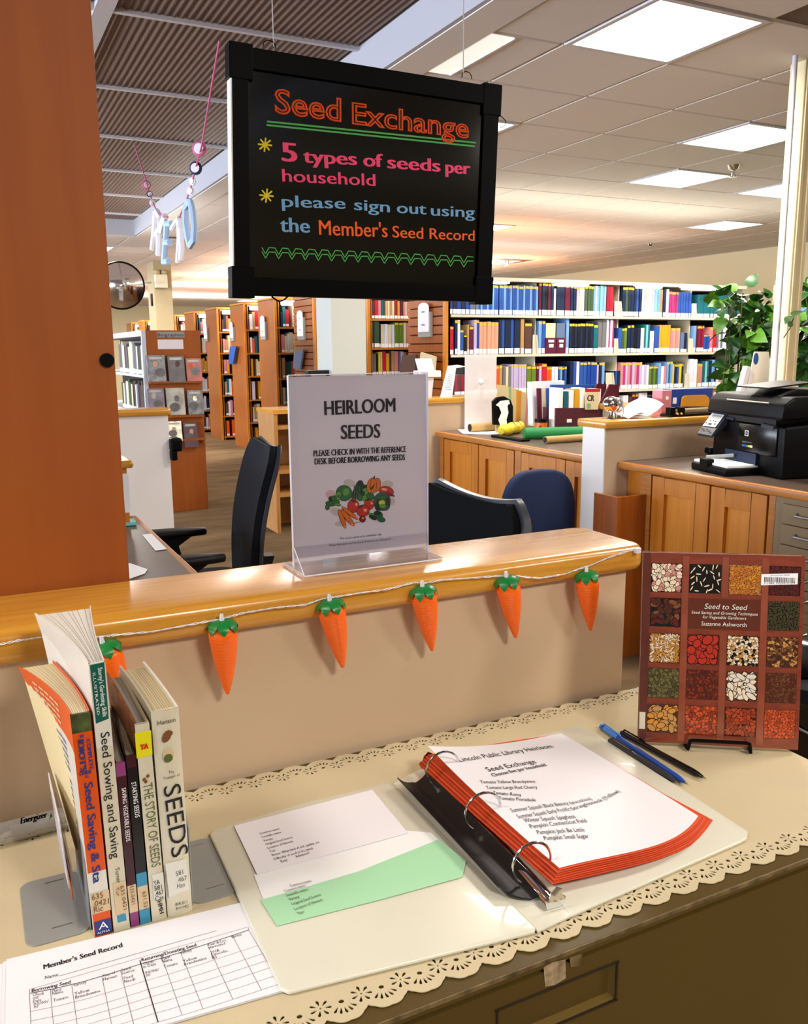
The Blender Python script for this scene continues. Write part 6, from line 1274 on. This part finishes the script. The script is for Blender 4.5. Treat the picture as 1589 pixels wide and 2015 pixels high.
# ---------------- bookends ----------------
def bookend(name, label, x0, x1, y0, y1, side, hgt):
    t = thing(name, label, 'bookend', ((x0 + x1) / 2, (y0 + y1) / 2, DZ))
    build(MB().prism([(x, y, DZ) for x, y, _ in rounded(x0, x1, y0, y1, 0.012, 0)], (0, 0, 0.0012)), 'base_plate', 'gray_paint', t, bevel=0.0004)
    xs = x1 if side > 0 else x0
    build(MB().prism([(xs - 0.0012 * side, y, z) for y, z in [(y0 + 0.002, DZ), (y1 - 0.002, DZ), (y1 - 0.002, DZ + hgt - 0.012), (y1 - 0.014, DZ + hgt), (y0 + 0.014, DZ + hgt), (y0 + 0.002, DZ + hgt - 0.012)]], (0.0012 * side, 0, 0)), 'upright', 'gray_paint', t)
    for y in (y0 + 0.02, y1 - 0.012): build(MB().box((x0 + x1) / 2 - 0.005, (x0 + x1) / 2 + 0.014, y - 0.0006, y + 0.0006, DZ + 0.001, DZ + 0.0018), 'stamped_rib', 'steel', t)
bookend('bookend', 'grey metal bookend at the left end of the gardening books', 0.006, 0.0660, 0.836, 0.952, 1, 0.088)
bookend('bookend', 'grey metal bookend at the right end of the gardening books', 0.1655, 0.2150, 0.829, 0.950, -1, 0.10)
# clear leaflet stand and orange flyer behind the left bookend
t = thing('flyer_stand', 'clear stand with a text flyer behind the left bookend', 'flyer stand', (0.056, 0.93, DZ))
build(MB().prism([(0.0500, 0.865, 0.885), (0.0500, 0.97, 0.875), (0.045, 0.97, 0.965), (0.046, 0.865, 0.96)], (0.0012, 0, 0)), 'flyer', 'paper_lilac', t)
build(MB().prism([(0.054, 0.842, DZ), (0.054, 1.002, DZ), (0.0515, 1.002, 0.925), (0.0515, 0.842, 0.925)], (0.0016, 0, 0)), 'clear_wall', 'acrylic', t)
build(MB().prism([(0.0525, 0.865, 0.872), (0.0525, 0.955, 0.872), (0.0525, 0.955, 0.905), (0.0525, 0.865, 0.905)], (0.0006, 0, 0)), 'orange_corner', 'jar_orange', t)
g = MB()
for k in range(8): line(g, Vector((0.0493 - 0.0004 * k, 0.872, 0.896 + 0.008 * k)), Vector((0.0493 - 0.0004 * k, 0.962, 0.890 + 0.008 * k)), 0.0022, (-1, 0, 0), eps=0.0006)
build(g, 'print', 'cv_text', t)
# battery pack of the string lights
t = thing('battery_case', 'clear battery case with one battery inside lying along the wall at left', 'battery case', (0.0, 1.04, DZ))
a = Vector((-0.11, 1.045, DZ + 0.012)); b = Vector((0.072, 1.053, DZ + 0.0135))
build(MB().tube([a, b], 0.0125, 14), 'case', 'clear_bag', t, smooth=True)
c = Vector((0.003, 1.048, DZ + 0.013)); mat('battery', '#b9b6a8', 0.3, 0.5); bt = build(MB().tube([c, b - Vector((0.002, 0, 0))], 0.0070, 16), 'battery', 'battery', t, smooth=True)
g = MB(); txt(g, 'Energizer', P(41, 1621, 'Y', 1.036), P(92, 1608, 'Y', 1.036), 0.0068, (0, -1, 0.25), slant=0.25, bold=.05); build(g, 'lettering', 'black', bt); 
build(MB().poly([P(x, y, 'Y', 1.036) for x, y in ((97, 1612), (104, 1606), (100, 1600), (98, 1606))]), 'bolt_mark', 'v_green', bt)
# ---------------- member's record sheets ----------------
t = thing('record_sheets', "short stack of white Member's Seed Record forms at the lower left", 'papers', (0.1, 0.75, DZ))
for k in range(3):
    dx = -0.003 * k
    build(MB().prism([(-0.012 + dx, 0.826 - 0.001 * k, DZ + 0.0022 - 0.0008 * k), (0.214, 0.808, DZ + 0.0022 - 0.0008 * k), (0.2085, 0.6672, DZ + 0.0022 - 0.0008 * k), (-0.020 + dx, 0.685, DZ + 0.0022 - 0.0008 * k)][::-1], (0, 0, 0.0003)), 'sheet', 'paper', t)
RZ = DZ + 0.0026; UPN = (0, 0, 1); g = MB(); gb_ = MB()
def R(x, y): return P(x, y, 'Z', RZ)          # pixel scale of the close look: 560 px over 1589
def rz_(x, y): return R(x / 2.8375, 1750 + y / 2.8375)
def rt(mb, s, a, b, h, **k): txt(mb, s, rz_(*a), rz_(*b), h, UPN, eps=0.0002, **k)
rt(gb_, "Member's Seed Record", (245, 447), (684, 322), 0.0068, bold=.03)
rt(gb_, 'Borrowing Seed', (177, 576), (393, 527), 0.0046, bold=.015, res=2); rt(gb_, 'Returning/Donating Seed', (792, 404), (1097, 318), 0.0046, bold=.015, res=2)
rt(g, 'Name:', (251, 503), (330, 483), 0.0046, res=2); line(g, rz_(332, 485), rz_(1208, 231), 0.0004, UPN)
for s, a, b in (('Check', (180, 598), (245, 588)), ('out', (182, 615), (215, 609)), ('Date', (184, 635), (230, 625)), ('00/00/', (186, 652), (270, 634)), ('00', (188, 668), (213, 662)), ('Plant', (290, 578), (343, 565)), ('Name', (292, 592), (353, 578)), ('Tomato', (297, 630), (382, 608)), ('Variety', (410, 545), (482, 524)), ('Yellow', (415, 592), (500, 570)), ('Brandewine', (421, 612), (560, 574)),
                ('Year of', (573, 492), (645, 470)), ('Harvest', (577, 512), (655, 490)), ('Seed', (678, 460), (729, 446)), ('Source', (680, 478), (750, 457)), ('Seed', (690, 503), (742, 491)), ('Needs', (693, 524), (757, 508)), ('Check-', (797, 424), (860, 409)), ('in Date', (800, 441), (872, 423)), ('00/00/', (810, 474), (887, 456)), ('00', (814, 490), (840, 484)),
                ('Plant', (902, 397), (952, 382)), ('Name', (905, 411), (963, 398)), ('Tomato', (915, 441), (993, 420)), ('Variety', (1008, 366), (1072, 344)), ('Yellow', (1022, 410), (1100, 388)), ('Brandewine', (1030, 427), (1155, 390)), ('Year & Loc', (1160, 318), (1262, 290)), ('Harvested', (1166, 334), (1258, 308)), ('2018,', (1177, 360), (1228, 346)), ('Lincoln,', (1182, 374), (1275, 348)), ('RI', (1187, 391), (1210, 384)), ('Notes', (1296, 274), (1350, 257))):
    rt(g, s, a, b, 0.0040, res=1)
tl_ = [(165, 583), (775, 402 + 15)]
def seg(a, b, w=0.0003, mb=g): line(mb, rz_(*a), rz_(*b), w, UPN)
L0, R0 = (165, 560), (1384, 211)
HX = ((165, 583), (395, 537), (665, 457), (777, 420), (1000, 357), (1388, 228), (1600, 160))
def lv(f, k):      # point on row k at fraction f across, following the slight bend of the sheet
    x = 165 + 2.2 * k + (1223 + 24.3 * k) * f; x0 = 165 + 1223 * f
    for (xa, ya), (xb, yb) in zip(HX, HX[1:]):
        if x0 <= xb: y = ya + (yb - ya) * (x0 - xa) / (xb - xa); break
    return (x, y + 53 * k + (45.5 - 53) * k * f)
def rowl(k, w=0.0003, mb=g):
    for q in range(8): seg(lv(q / 8, k), lv((q + 1) / 8, k), w, mb)
seg(L0, R0); seg(L0, (167, 583)); seg(R0, (1388, 228)); rowl(0, 0.0007, gb_)
for k in (1.9, 2.9, 3.75, 4.6, 5.6, 6.6): rowl(k)
for f in (0.0, .095, .193, .33, .415, .605, .69, .81, .925, 1.0): seg(lv(f, 0), lv(f, 6.6))
seg(lv(0.508, -0.4), lv(0.508, 6.6), 0.0009, gb_)
build(g, 'form_print', 'ink', t); build(gb_, 'bold_print', 'ink', t)
# ---------------- ring binder ----------------
mat('vinyl', '#d9d6c4', 0.35, noise=(10, 0.03), coat=0.1)
t = thing('ring_binder', 'open white ring binder full of orange sheets in the middle of the cloth', 'binder', (0.49, 0.81, DZ))
BZ = DZ + 0.0005
def lcov(u, v):
    x = 0.209 + 0.247 * u + 0.009 * v * (1 - u) * 1.0; y = 0.661 + 0.297 * v - 0.034 * u * (1 - v) + 0.006 * v * u
    return (x, y, BZ + 0.004 + 0.003 * math.sin(PI * u) + 0.004 * (1 - u) * (v - 0.3))
def rcorner(fn, r=0.05):
    def f(u, v):
        x, y, z = fn(u, v); return (x, y, z)
    return f
pts = [Vector(lcov(0.5, 0.5))]
build(MB().prism([(p[0], p[1], BZ) for p in [(0.222, 0.9575), (0.214, 0.950), (0.2065, 0.668), (0.212, 0.6605), (0.455, 0.628), (0.459, 0.632), (0.462, 0.955), (0.458, 0.964), (0.34, 0.967)]][::1], (0, 0, 0.0045)), 'front_cover', 'vinyl', t, bevel=0.0018, seg=3, smooth=True)
build(MB().prism([(0.459, 0.628, BZ), (0.505, 0.633, BZ), (0.525, 0.985, BZ), (0.462, 0.962, BZ)], (0, 0, 0.003)), 'spine', 'vinyl', t, bevel=0.001)
build(MB().prism([(p[0], p[1], BZ) for p in [(0.503, 0.632), (0.76, 0.650), (0.772, 0.652), (0.785, 0.662), (0.797, 0.985), (0.790, 0.992), (0.522, 0.987)]], (0, 0, 0.004)), 'back_cover', 'vinyl', t, bevel=0.0015, seg=3, smooth=True)
# black sheet lifter
def lift(u, v):
    y0 = 0.674 + 0.0 * u; y1 = 0.944
    x0 = 0.4535 + 0.007 * v; x = x0 + 0.044 * u
    y = 0.668 + (0.944 - 0.668) * v + (0.012 * (1 - u) ** 3) * (1 - v) ** 6 * 2
    return (x, y, BZ + 0.006 + 0.012 * (2 * u - 1) ** 2 * (0.6 + 0.4 * v) + (0.0 if u > 0.5 else 0.002))
build(MB().grid(12, 20, lift, 0, 0.0012), 'sheet_lifter', 'black_matte', t, smooth=True)
MT['black_matte'].node_tree.nodes['Principled BSDF'].inputs['Roughness'].default_value = 0.45
rail = MB(); ra = Vector((0.494, 0.650, BZ + 0.006)); rb_ = Vector((0.5185, 0.965, BZ + 0.008)); rd = (rb_ - ra).normalized(); rs_ = Vector((rd.y, -rd.x, 0))
rail.grid(1, 8, lambda u, v: ra.lerp(rb_, v) + rs_ * (0.016 * (u - 0.5)), 0)
prof = [(-0.008, 0), (-0.006, 0.004), (-0.002, 0.006), (0.002, 0.006), (0.006, 0.004), (0.008, 0)]
V = []; 
for f in (0, 1): V += [ra.lerp(rb_, f) + rs_ * a + Vector((0, 0, b)) for a, b in prof]
rail.add(V, [(k, k + 1, k + 7, k + 6) for k in range(5)] + [(0, 1, 2, 3, 4, 5), (6, 7, 8, 9, 10, 11)])
rl = build(rail, 'ring_rail', 'chrome', t, smooth=True)
for f in (0.0, 1.0):
    c = ra.lerp(rb_, f) - rd * (0.004 if f == 0 else -0.004)
    build(MB().prism([c + rs_ * a + Vector((0, 0, b)) for a, b in ((-0.010, 0.0), (0.010, 0.0), (0.012, 0.010), (0.008, 0.013), (0.007, 0.020), (0.0, 0.024), (-0.006, 0.018), (-0.008, 0.012), (-0.012, 0.010))], rd * 0.0012), 'lever', 'chrome', rl, bevel=0.0004)
for f in (0.14, 0.5, 0.86):
    c = ra.lerp(rb_, f) + Vector((0, 0, 0.022)); b_ = []
    for k in range(19):
        a = math.radians(-150 + 300 * 0 + k * (295 / 18)); a2 = math.radians(235) - k * math.radians(290) / 18
        b_.append(c + rs_ * (0.0235 * math.cos(a2)) + Vector((0, 0, 0.0235 * math.sin(a2))))
    build(MB().tube(b_, 0.0016, 8), 'ring', 'chrome', rl, smooth=True)
# sheets: orange dividers under one white list
TLc, TRc, BLc, BRc = Vector((0.517, 0.966, 0)), Vector((0.732, 0.957, 0)), Vector((0.520, 0.676, 0)), Vector((0.748, 0.707, 0))
def zxy(x, y, k):      # height of layer k (0 top sheet) over the cloth
    u = (x - 0.517) / 0.225; v = (0.962 - y) / 0.285; uc = min(1.15, max(0, u)); vc = min(1.1, max(0, v))
    z = DZ + 0.0265 - 0.0009 * k + 0.016 * max(0, 1 - uc) ** 3 * max(0, 1 - vc) ** 2 * (1.0 if k == 0 else 0.3) - 0.009 * uc ** 2 - 0.006 * (uc * vc) ** 2 + 0.0024 * math.sin(PI * min(1, uc))
    return max(z, DZ + 0.0055 + 0.0105 * max(0, 1 - 1.6 * uc) + 0.0004 * (14 - k))
def sheetfn(k, off):
    def f(u, v):
        p = TLc.lerp(TRc, u).lerp(BLc.lerp(BRc, u), v)
        bul = 0.030 * math.sin(PI * min(1, u * 0.98)) * v ** 5 * (0.6 + 0.6 * u); top = -0.012 * math.sin(PI * u) * (1 - v) ** 4 * (1 if k == 0 else 0.3)
        x = p.x + off * u * (0.35 + 0.65 * v) - 0.0011 * k * (1 - u) + 0.0012 * (k % 3 - 1) * (k > 0); y = p.y - bul - off * 0.45 * v + top - 0.0008 * (k % 2)
        return (x, y, zxy(x, y, k))
    return f
mat('orange_sheet', '#e0552a', 0.7); mat('orange_sheet2', '#cc4620', 0.7)
for k in range(14, 0, -1): build(MB().grid(12, 12, sheetfn(k, 0.002 + 0.0010 * k), 0), 'orange_sheet', 'orange_sheet' if k % 2 else 'orange_sheet2', t, smooth=True)
pg = build(MB().grid(20, 20, sheetfn(0, 0.0), 0), 'list_sheet', 'paper', t, smooth=True)
g = MB(); f0 = sheetfn(0, 0.0)
def inv(x, y):
    u, v = 0.5, 0.5
    for _ in range(12):
        p = f0(u, v); e = 1e-3; pu = f0(u + e, v); pv = f0(u, v + e)
        a, b, c, d = (pu[0] - p[0]) / e, (pv[0] - p[0]) / e, (pu[1] - p[1]) / e, (pv[1] - p[1]) / e
        det = a * d - b * c; dx, dy = x - p[0], y - p[1]; u += (d * dx - b * dy) / det; v += (-c * dx + a * dy) / det
        u = min(1, max(0, u)); v = min(1, max(0, v))
    return u, v
def onp(q):
    u, v = inv(q.x, q.y); return Vector((q.x, q.y, f0(u, v)[2] + 0.0007))
def PZf(x, y, z0=0.876):
    p = P(x, y, 'Z', z0)
    for _ in range(4): u, v = inv(p.x, p.y); p = P(x, y, 'Z', f0(u, v)[2])
    return p
def zt5(x, y): return PZf(740 + x / 3.4543, 1400 + y / 3.4543)
for s, a, b, h, bo in (('Lincoln Public Library Heirloom', (572, 345), (1208, 248), .0112, .0), ('Seed Exchange', (765, 412), (1092, 352), .0112, 0), ('Choose five per household', (797, 446), (1160, 372), .0080, .01),
                       ('Tomato Yellow Brandywine', (710, 492), (1083, 487), .0076, 0), ('Tomato Large Red Cherry', (750, 530), (1098, 527), .0076, 0), ('Tomato Roma', (792, 564), (985, 580), .0076, 0), ('Tomato Floradade', (832, 602), (1085, 615), .0076, 0),
                       ('Summer Squash Black Beauty', (923, 688), (1311, 636), .0082, 0), ('(zucchini)', (1323, 634), (1470, 603), .0066, 0), ('Summer Squash Early Prolific', (967, 731), (1323, 677), .0082, 0), ('Straightneck', (1336, 675), (1547, 611), .0066, 0), ('(Yellow)', (1557, 605), (1660, 549), .0066, 0), ('Winter Squash Spaghetti', (1010, 757), (1358, 728), .0082, 0), ('Pumpkin Connecticut Field', (1052, 798), (1435, 756), .0082, 0), ('Pumpkin Jack Be Little', (1098, 838), (1420, 818), .0082, 0), ('Pumpkin Small Sugar', (1145, 878), (1448, 862), .0082, 0)):
    p0, p1 = zt5(*a), zt5(*b); txt(g, s, p0, p1, h, (0, 0, 1), bold=bo, res=2, fn=onp)
build(g, 'lettering', 'ink', pg)
# punched holes and loose label sheets in the left pocket
sh = thing('label_sheets', 'white and green seed label sheets lying on the open binder cover', 'papers', (0.33, 0.84, BZ + 0.0045)); z = BZ + 0.0048
def sheet(pts, zz, m, nm='sheet'): return build(MB().prism([(x, y, zz) for x, y in pts], (0, 0, 0.0003)), nm, m, sh)
sheet([(0.236, 0.845), (0.232, 0.795), (0.45, 0.775), (0.448, 0.83), (0.42, 0.85)][::-1], z + 0.0002, 'white')
mat('mint', '#a8dcb0', 0.6)
sheet([(0.229, 0.798), (0.231, 0.750), (0.34, 0.741), (0.436, 0.736), (0.455, 0.760), (0.449, 0.812), (0.34, 0.797), (0.25, 0.797)][::-1], z + 0.0008, 'mint', 'green_sheet')
sheet([(0.244, 0.950), (0.239, 0.842), (0.423, 0.840), (0.428, 0.953)][::-1], z + 0.0014, 'paper')
g = MB(); q4 = lambda x, y, zz=z + 0.0019: P(400 + x / 3.277, 1400 + y / 3.277, 'Z', zz)
def lt(s, a, b, h=.0048): txt(g, s, q4(*a), q4(*b), h, (0, 0, 1), res=1, eps=0.0002)
for s, a, b in (('Common name:', (365, 795), (495, 760)), ('Scientific name:', (378, 818), (508, 783)), ('Variety:', (390, 841), (452, 825)), ('Original Seed Source:', (404, 864), (578, 816)), ('Location of Harvest:', (418, 888), (583, 842)), ('Year:', (432, 911), (470, 900)), ('Notes: What kind of soil, quality, etc.', (447, 934), (755, 846)), ('Difficulty of seed to be saved', (460, 960), (708, 888)), ('Easy', (505, 974), (545, 962)), ('Advanced', (598, 944), (683, 918)),
                ('Common name:', (560, 1133), (700, 1098)), ('Common name:', (522, 1168), (662, 1128)), ('Scientific name:', (538, 1195), (680, 1152)), ('Variety:', (554, 1221), (625, 1200)), ('Original Seed Source:', (572, 1252), (765, 1186)), ('Location of Harvest:', (592, 1283), (775, 1218)), ('Year:', (608, 1312), (655, 1298))): lt(s, a, b)
build(g, 'lettering', 'ink', sh)
# ---------------- pens ----------------
def pen(label, p0, p1, mats_, r, dz=0.0):
    a = P(*p0, 'Z', DZ + r + dz); b = P(*p1, 'Z', DZ + r + dz); d = (b - a)
    t = thing('pen', label, 'pen', (a + b) / 2 - Vector((0, 0, r)), 0)
    L_ = d.length; dn = d / L_
    def at_(s): return a + dn * s
    build(MB().tube([at_(0), at_(0.003), at_(L_ - 0.022)], [r * 0.8, r, r], 14), 'barrel', mats_[0], t, smooth=True)
    build(MB().tube([at_(L_ - 0.022), at_(L_ - 0.014), at_(L_ - 0.004)], [r, r * 0.85, r * 0.35], 14), 'grip', mats_[1], t, smooth=True)
    build(MB().tube([at_(L_ - 0.004), at_(L_)], [r * 0.3, r * 0.12], 8), 'tip', 'brass_edge', t)
    if mats_[2]: build(MB().tube([at_(-0.001), at_(0.042)], [r * 0.95, r * 1.18], 14), 'cap', mats_[2], t, smooth=True)
    side = Vector((dn.y, -dn.x, 0)); up = Vector((0, 0, 1))
    cl = [at_(0.004) + up * r * 0.9, at_(0.006) + up * (r + 0.0028), at_(0.044) + up * (r + 0.0018), at_(0.048) + up * (r * 1.05)]
    build(MB().tube(cl, 0.0013, 6), 'clip', mats_[2] or mats_[0], t, smooth=True)
mat('pen_blue', '#1c4fae', 0.25); mat('pen_lightblue', '#4a8be0', 0.3); mat('pen_grey', '#33363c', 0.25); mat('pen_black', '#0d0d10', 0.2)
pen('blue ballpoint pen with light blue clip end, between the two dark pens', (1183, 1430), (1352, 1543), ['pen_blue', 'pen_blue', 'pen_lightblue'], 0.0042)
pen('dark grey pen nearest the orange sheets', (1199, 1457), (1334, 1541), ['pen_grey', 'pen_grey', None], 0.0046)
pen('black pen farthest right, closest to the propped book', (1222, 1442), (1388, 1532), ['pen_black', 'pen_black', None], 0.0044)
# ---------------- propped book on its little easel ----------------
B0 = Vector((0.832, 0.9045, DZ + 0.006)); B1 = Vector((1.0135, 0.7795, DZ + 0.006)); U = (B1 - B0); Wd = U.length; U.normalize()
Nb = Vector((U.y, -U.x, 0)).normalized()            # towards the viewer
if Nb.y > 0: Nb = -Nb
tilt = math.radians(7.0); Vv = Vector((0, 0, math.cos(tilt))) - Nb * math.sin(tilt); Hh = 0.277; Nf = U.cross(Vv).normalized()
if Nf.y > 0: Nf = -Nf
t = thing('propped_book', 'brown Seed to Seed book with photographs of seeds, propped on a black easel', 'book', (B0 + B1) / 2)
def bq(u, v, e=0.0): return B0 + U * (Wd * u) + Vv * (Hh * (1 - v)) + Nf * e      # v from the top
mat('bk_brown', '#7c3826', 0.28, noise=(26, 0.22, (1, 1, 5)), coat=0.5); mat('bk_dark', '#5c2a1a', 0.3, coat=0.5); mat('bk_spine', '#5a2c22', 0.25, coat=0.5)
build(MB().prism([bq(0.004, 0.004), bq(0.996, 0.004), bq(0.996, 0.996), bq(0.004, 0.996)], -Nf * 0.013), 'page_block', 'cv_pagew', t)
build(MB().prism([bq(0, 0, .0012), bq(1, 0, .0012), bq(1, 1, .0012), bq(0, 1, .0012)], -Nf * 0.0012), 'front_cover', 'bk_brown', t)
build(MB().prism([bq(0, 0, -.013), bq(1, 0, -.013), bq(1, 1, -.013), bq(0, 1, -.013)], -Nf * 0.0012), 'back_cover', 'bk_brown', t)
build(MB().prism([bq(-0.004, 0, .0013), bq(0.045, 0, .0013), bq(0.045, 1, .0013), bq(-0.004, 1, .0013)], Nf * 0.0004), 'spine_band', 'bk_spine', t)
SEED = {'s_pink': '#c88478', 's_cream': '#e6d2b4', 's_black': '#14120e', 's_orange': '#c0702a', 's_dred': '#5a1c1c', 's_brown': '#4a2618', 's_olive': '#4a4428', 's_tan': '#c08c4a', 's_red': '#b03020', 's_nug': '#7a4a28', 's_pea': '#6a6438', 's_fine': '#5e2a1a', 's_white': '#ddd4c4', 's_amber': '#d08c30', 's_rust': '#a8401c', 's_bean': '#8a3018', 's_coral': '#c8502a'}
for k, c in SEED.items(): mat(k, c, 0.3, coat=0.4)
SL = list(SEED)
cols = [(0.05, 0.245), (0.29, 0.49), (0.54, 0.735), (0.785, 0.975)]; rows_ = [(0.055, 0.205), (0.235, 0.385), (0.42, 0.575), (0.605, 0.76), (0.795, 0.945)]
ST = {(0, 0): ('s_black', ['s_cream', 's_pink', 's_cream'], 34, .026, .017), (1, 0): ('s_black', ['s_cream'], 22, .022, .005), (2, 0): ('s_tan', ['s_orange', 's_amber', 's_orange'], 90, .022, .006), (3, 0): ('s_black', ['s_dred', 's_brown', 's_dred'], 40, .024, .016),
      (0, 1): ('s_black', ['s_brown', 's_dred', 's_nug'], 22, .040, .020), (3, 1): ('s_black', ['s_olive', 's_olive'], 150, .007, .006), (0, 2): ('s_brown', ['s_tan', 's_amber', 's_cream'], 80, .024, .005), (1, 2): ('s_dred', ['s_red', 's_red'], 12, .042, .030), (2, 2): ('s_black', ['s_cream', 's_black', 's_cream', 's_tan'], 50, .016, .011), (3, 2): ('s_black', ['s_nug', 's_tan', 's_brown'], 50, .016, .012),
      (0, 3): ('s_black', ['s_pea', 's_pea', 's_olive'], 60, .015, .014), (1, 3): ('s_brown', ['s_bean', 's_dred', 's_fine'], 110, .012, .008), (2, 3): ('s_fine', ['s_white', 's_cream'], 11, .046, .020), (3, 3): ('s_brown', ['s_fine', 's_nug', 's_fine'], 130, .012, .004),
      (0, 4): ('s_brown', ['s_amber', 's_tan'], 16, .036, .020), (1, 4): ('s_dred', ['s_rust', 's_coral', 's_bean'], 46, .017, .014), (2, 4): ('s_black', ['s_bean', 's_rust'], 30, .026, .014), (3, 4): ('s_brown', ['s_coral', 's_rust', 's_coral'], 60, .014, .012)}
rs = random.Random(21); cs_, sn_ = math.cos, math.sin
for (ci, ri), (bg, cl, n, la, lb) in ST.items():
    u0, u1 = cols[ci]; v0, v1 = rows_[ri]; g = MB(); ms = [bg] + cl + ['s_black']
    g.poly([bq(u0, v1, .0014), bq(u1, v1, .0014), bq(u1, v0, .0014), bq(u0, v0, .0014)], 0)
    asp = Wd / Hh
    la *= 1.5; lb *= 1.55; step = max(0.55 * la, 0.011) if lb > .45 * la else max(.5 * (la * lb) ** .5 * 1.1, .010)
    if ci == 1 and ri == 0: step = .034
    nu, nv = max(2, int((u1 - u0) / step)), max(2, int((v1 - v0) / step / asp)); cells = [(i, j) for i in range(nu) for j in range(nv)]; rs.shuffle(cells)
    for k, (i, j) in enumerate(cells):
        a_ = la * rs.uniform(.8, 1.15); b_ = lb * rs.uniform(.8, 1.15); mu = min(a_ * .5, (u1 - u0) / 2.2); u = min(max(u0 + (i + rs.uniform(.1, .9)) * (u1 - u0) / nu, u0 + mu), u1 - mu); v = min(max(v0 + (j + rs.uniform(.1, .9)) * (v1 - v0) / nv, v0 + mu * asp), v1 - mu * asp); an = rs.uniform(0, PI); e = .00145 + k * 1.2e-6
        for sc, m, ee in ((1.2, len(ms) - 1, 0), (1.0, 1 + rs.randrange(len(cl)), 6e-7)):
            pts = [bq(u + (a_ / 1.9 * sc * cs_(q) * cs_(an) - b_ / 1.9 * sc * sn_(q) * sn_(an)), v + (a_ / 1.9 * sc * cs_(q) * sn_(an) + b_ / 1.9 * sc * sn_(q) * cs_(an)) * asp, e + ee) for q in [2 * PI * j / 8 for j in range(8)]]
            g.poly(pts[::-1], m)
    build(g, 'seed_picture', ms, t)
for u in (0.268, 0.515, 0.76):
    g = MB()
    for w, m in ((0.022, 0),): g.poly([bq(u - w, 0.985, .0016), bq(u + w, 0.985, .0016), bq(u + w * .9, 0.015, .0016), bq(u - w * .9, 0.015, .0016)], 0)
    mat('bk_slat', '#8a4630', 0.28, noise=(30, 0.2), coat=0.5); 
    if u == 0.515: g = MB().poly([bq(u - .02, .985, .0016), bq(u + .02, .985, .0016), bq(u + .02, .40, .0016), bq(u - .02, .40, .0016)]).poly([bq(u - .02, .225, .0016), bq(u + .02, .225, .0016), bq(u + .02, .015, .0016), bq(u - .02, .015, .0016)])
    build(g, 'printed_slat', 'bk_slat', t)
g = MB(); g.poly([bq(0.29, .39, .00155), bq(.735, .39, .00155), bq(.735, .232, .00155), bq(.29, .232, .00155)]); build(g, 'title_panel', 'bk_dark', t)
g = MB(); E2 = .0019
def bt(s, u0, u1, v, h, **k): txt(g, s, bq(u0, v), bq(u1, v), h, Nf, eps=E2, **k)
bt('Seed to Seed', .39, .65, .285, .0075, slant=.2); bt('Seed Saving and Growing Techniques', .31, .72, .312, .0042, slant=.2, res=2); bt('for Vegetable Gardeners', .38, .65, .335, .0042, slant=.2, res=2); bt('Suzanne Ashworth', .375, .655, .372, .0058)
build(g, 'lettering', 'cv_white', t)
bl = build(MB().poly([bq(.735, .155, .0019), bq(.957, .145, .0019), bq(.957, .088, .0019), bq(.735, .098, .0019)]), 'barcode_label', 'white', t)
g = MB(); x = .752
while x < .94: w = rs.choice([.002, .002, .004]); g.poly([bq(x, .137, .0021), bq(x + w, .137, .0021), bq(x + w, .112, .0021), bq(x, .112, .0021)]); x += w + rs.choice([.0025, .004])
txt(g, '3 1481 00232 3164', bq(.752, .149), bq(.94, .142), .0028, Nf, eps=.0021, res=1); txt(g, 'LINCOLN PUBLIC LIBRARY', bq(.79, .106), bq(.91, .101), .0016, Nf, eps=.0021, res=1); build(g, 'barcode', 'ink', bl)
build(MB().poly([bq(0.0, .93, .0021), bq(.038, .93, .0021), bq(.038, .84, .0021), bq(0.0, .84, .0021)]), 'spine_label', 'cv_ivory', t)
g = MB()   # glossy tape wrinkles near the spine
# easel
t = thing('book_easel', 'small black wire easel holding up the propped book', 'easel', (B0 + B1) / 2 - Vector((0, 0, 0.006)))
ea = []; 
def eb(u, z, e): return B0 + U * (Wd * u) + Nb * e + Vector((0, 0, z - 0.006))
path = [eb(.30, .003, -.03), eb(.30, .003, .006), eb(.305, .003, .013), eb(.315, .016, .0135), eb(.34, .017, .0135), eb(.66, .017, .0135), eb(.685, .016, .0135), eb(.695, .003, .013), eb(.70, .003, .006), eb(.70, .003, -.03)]
path = [p + Vector((0, 0, 0.001)) for p in path]
build(MB().tube(dens(path, 3), 0.0026, 8), 'front_rail', 'black', t, smooth=True)
for u in (.30, .70): build(MB().tube([eb(u, .004, -.03), eb(u, .10, -.034), eb(u, .19, -.047)], 0.0024, 6).tube([eb(u, .19, -.047), eb(u, .003, -.10)], 0.0024, 6), 'back_leg', 'black', t)
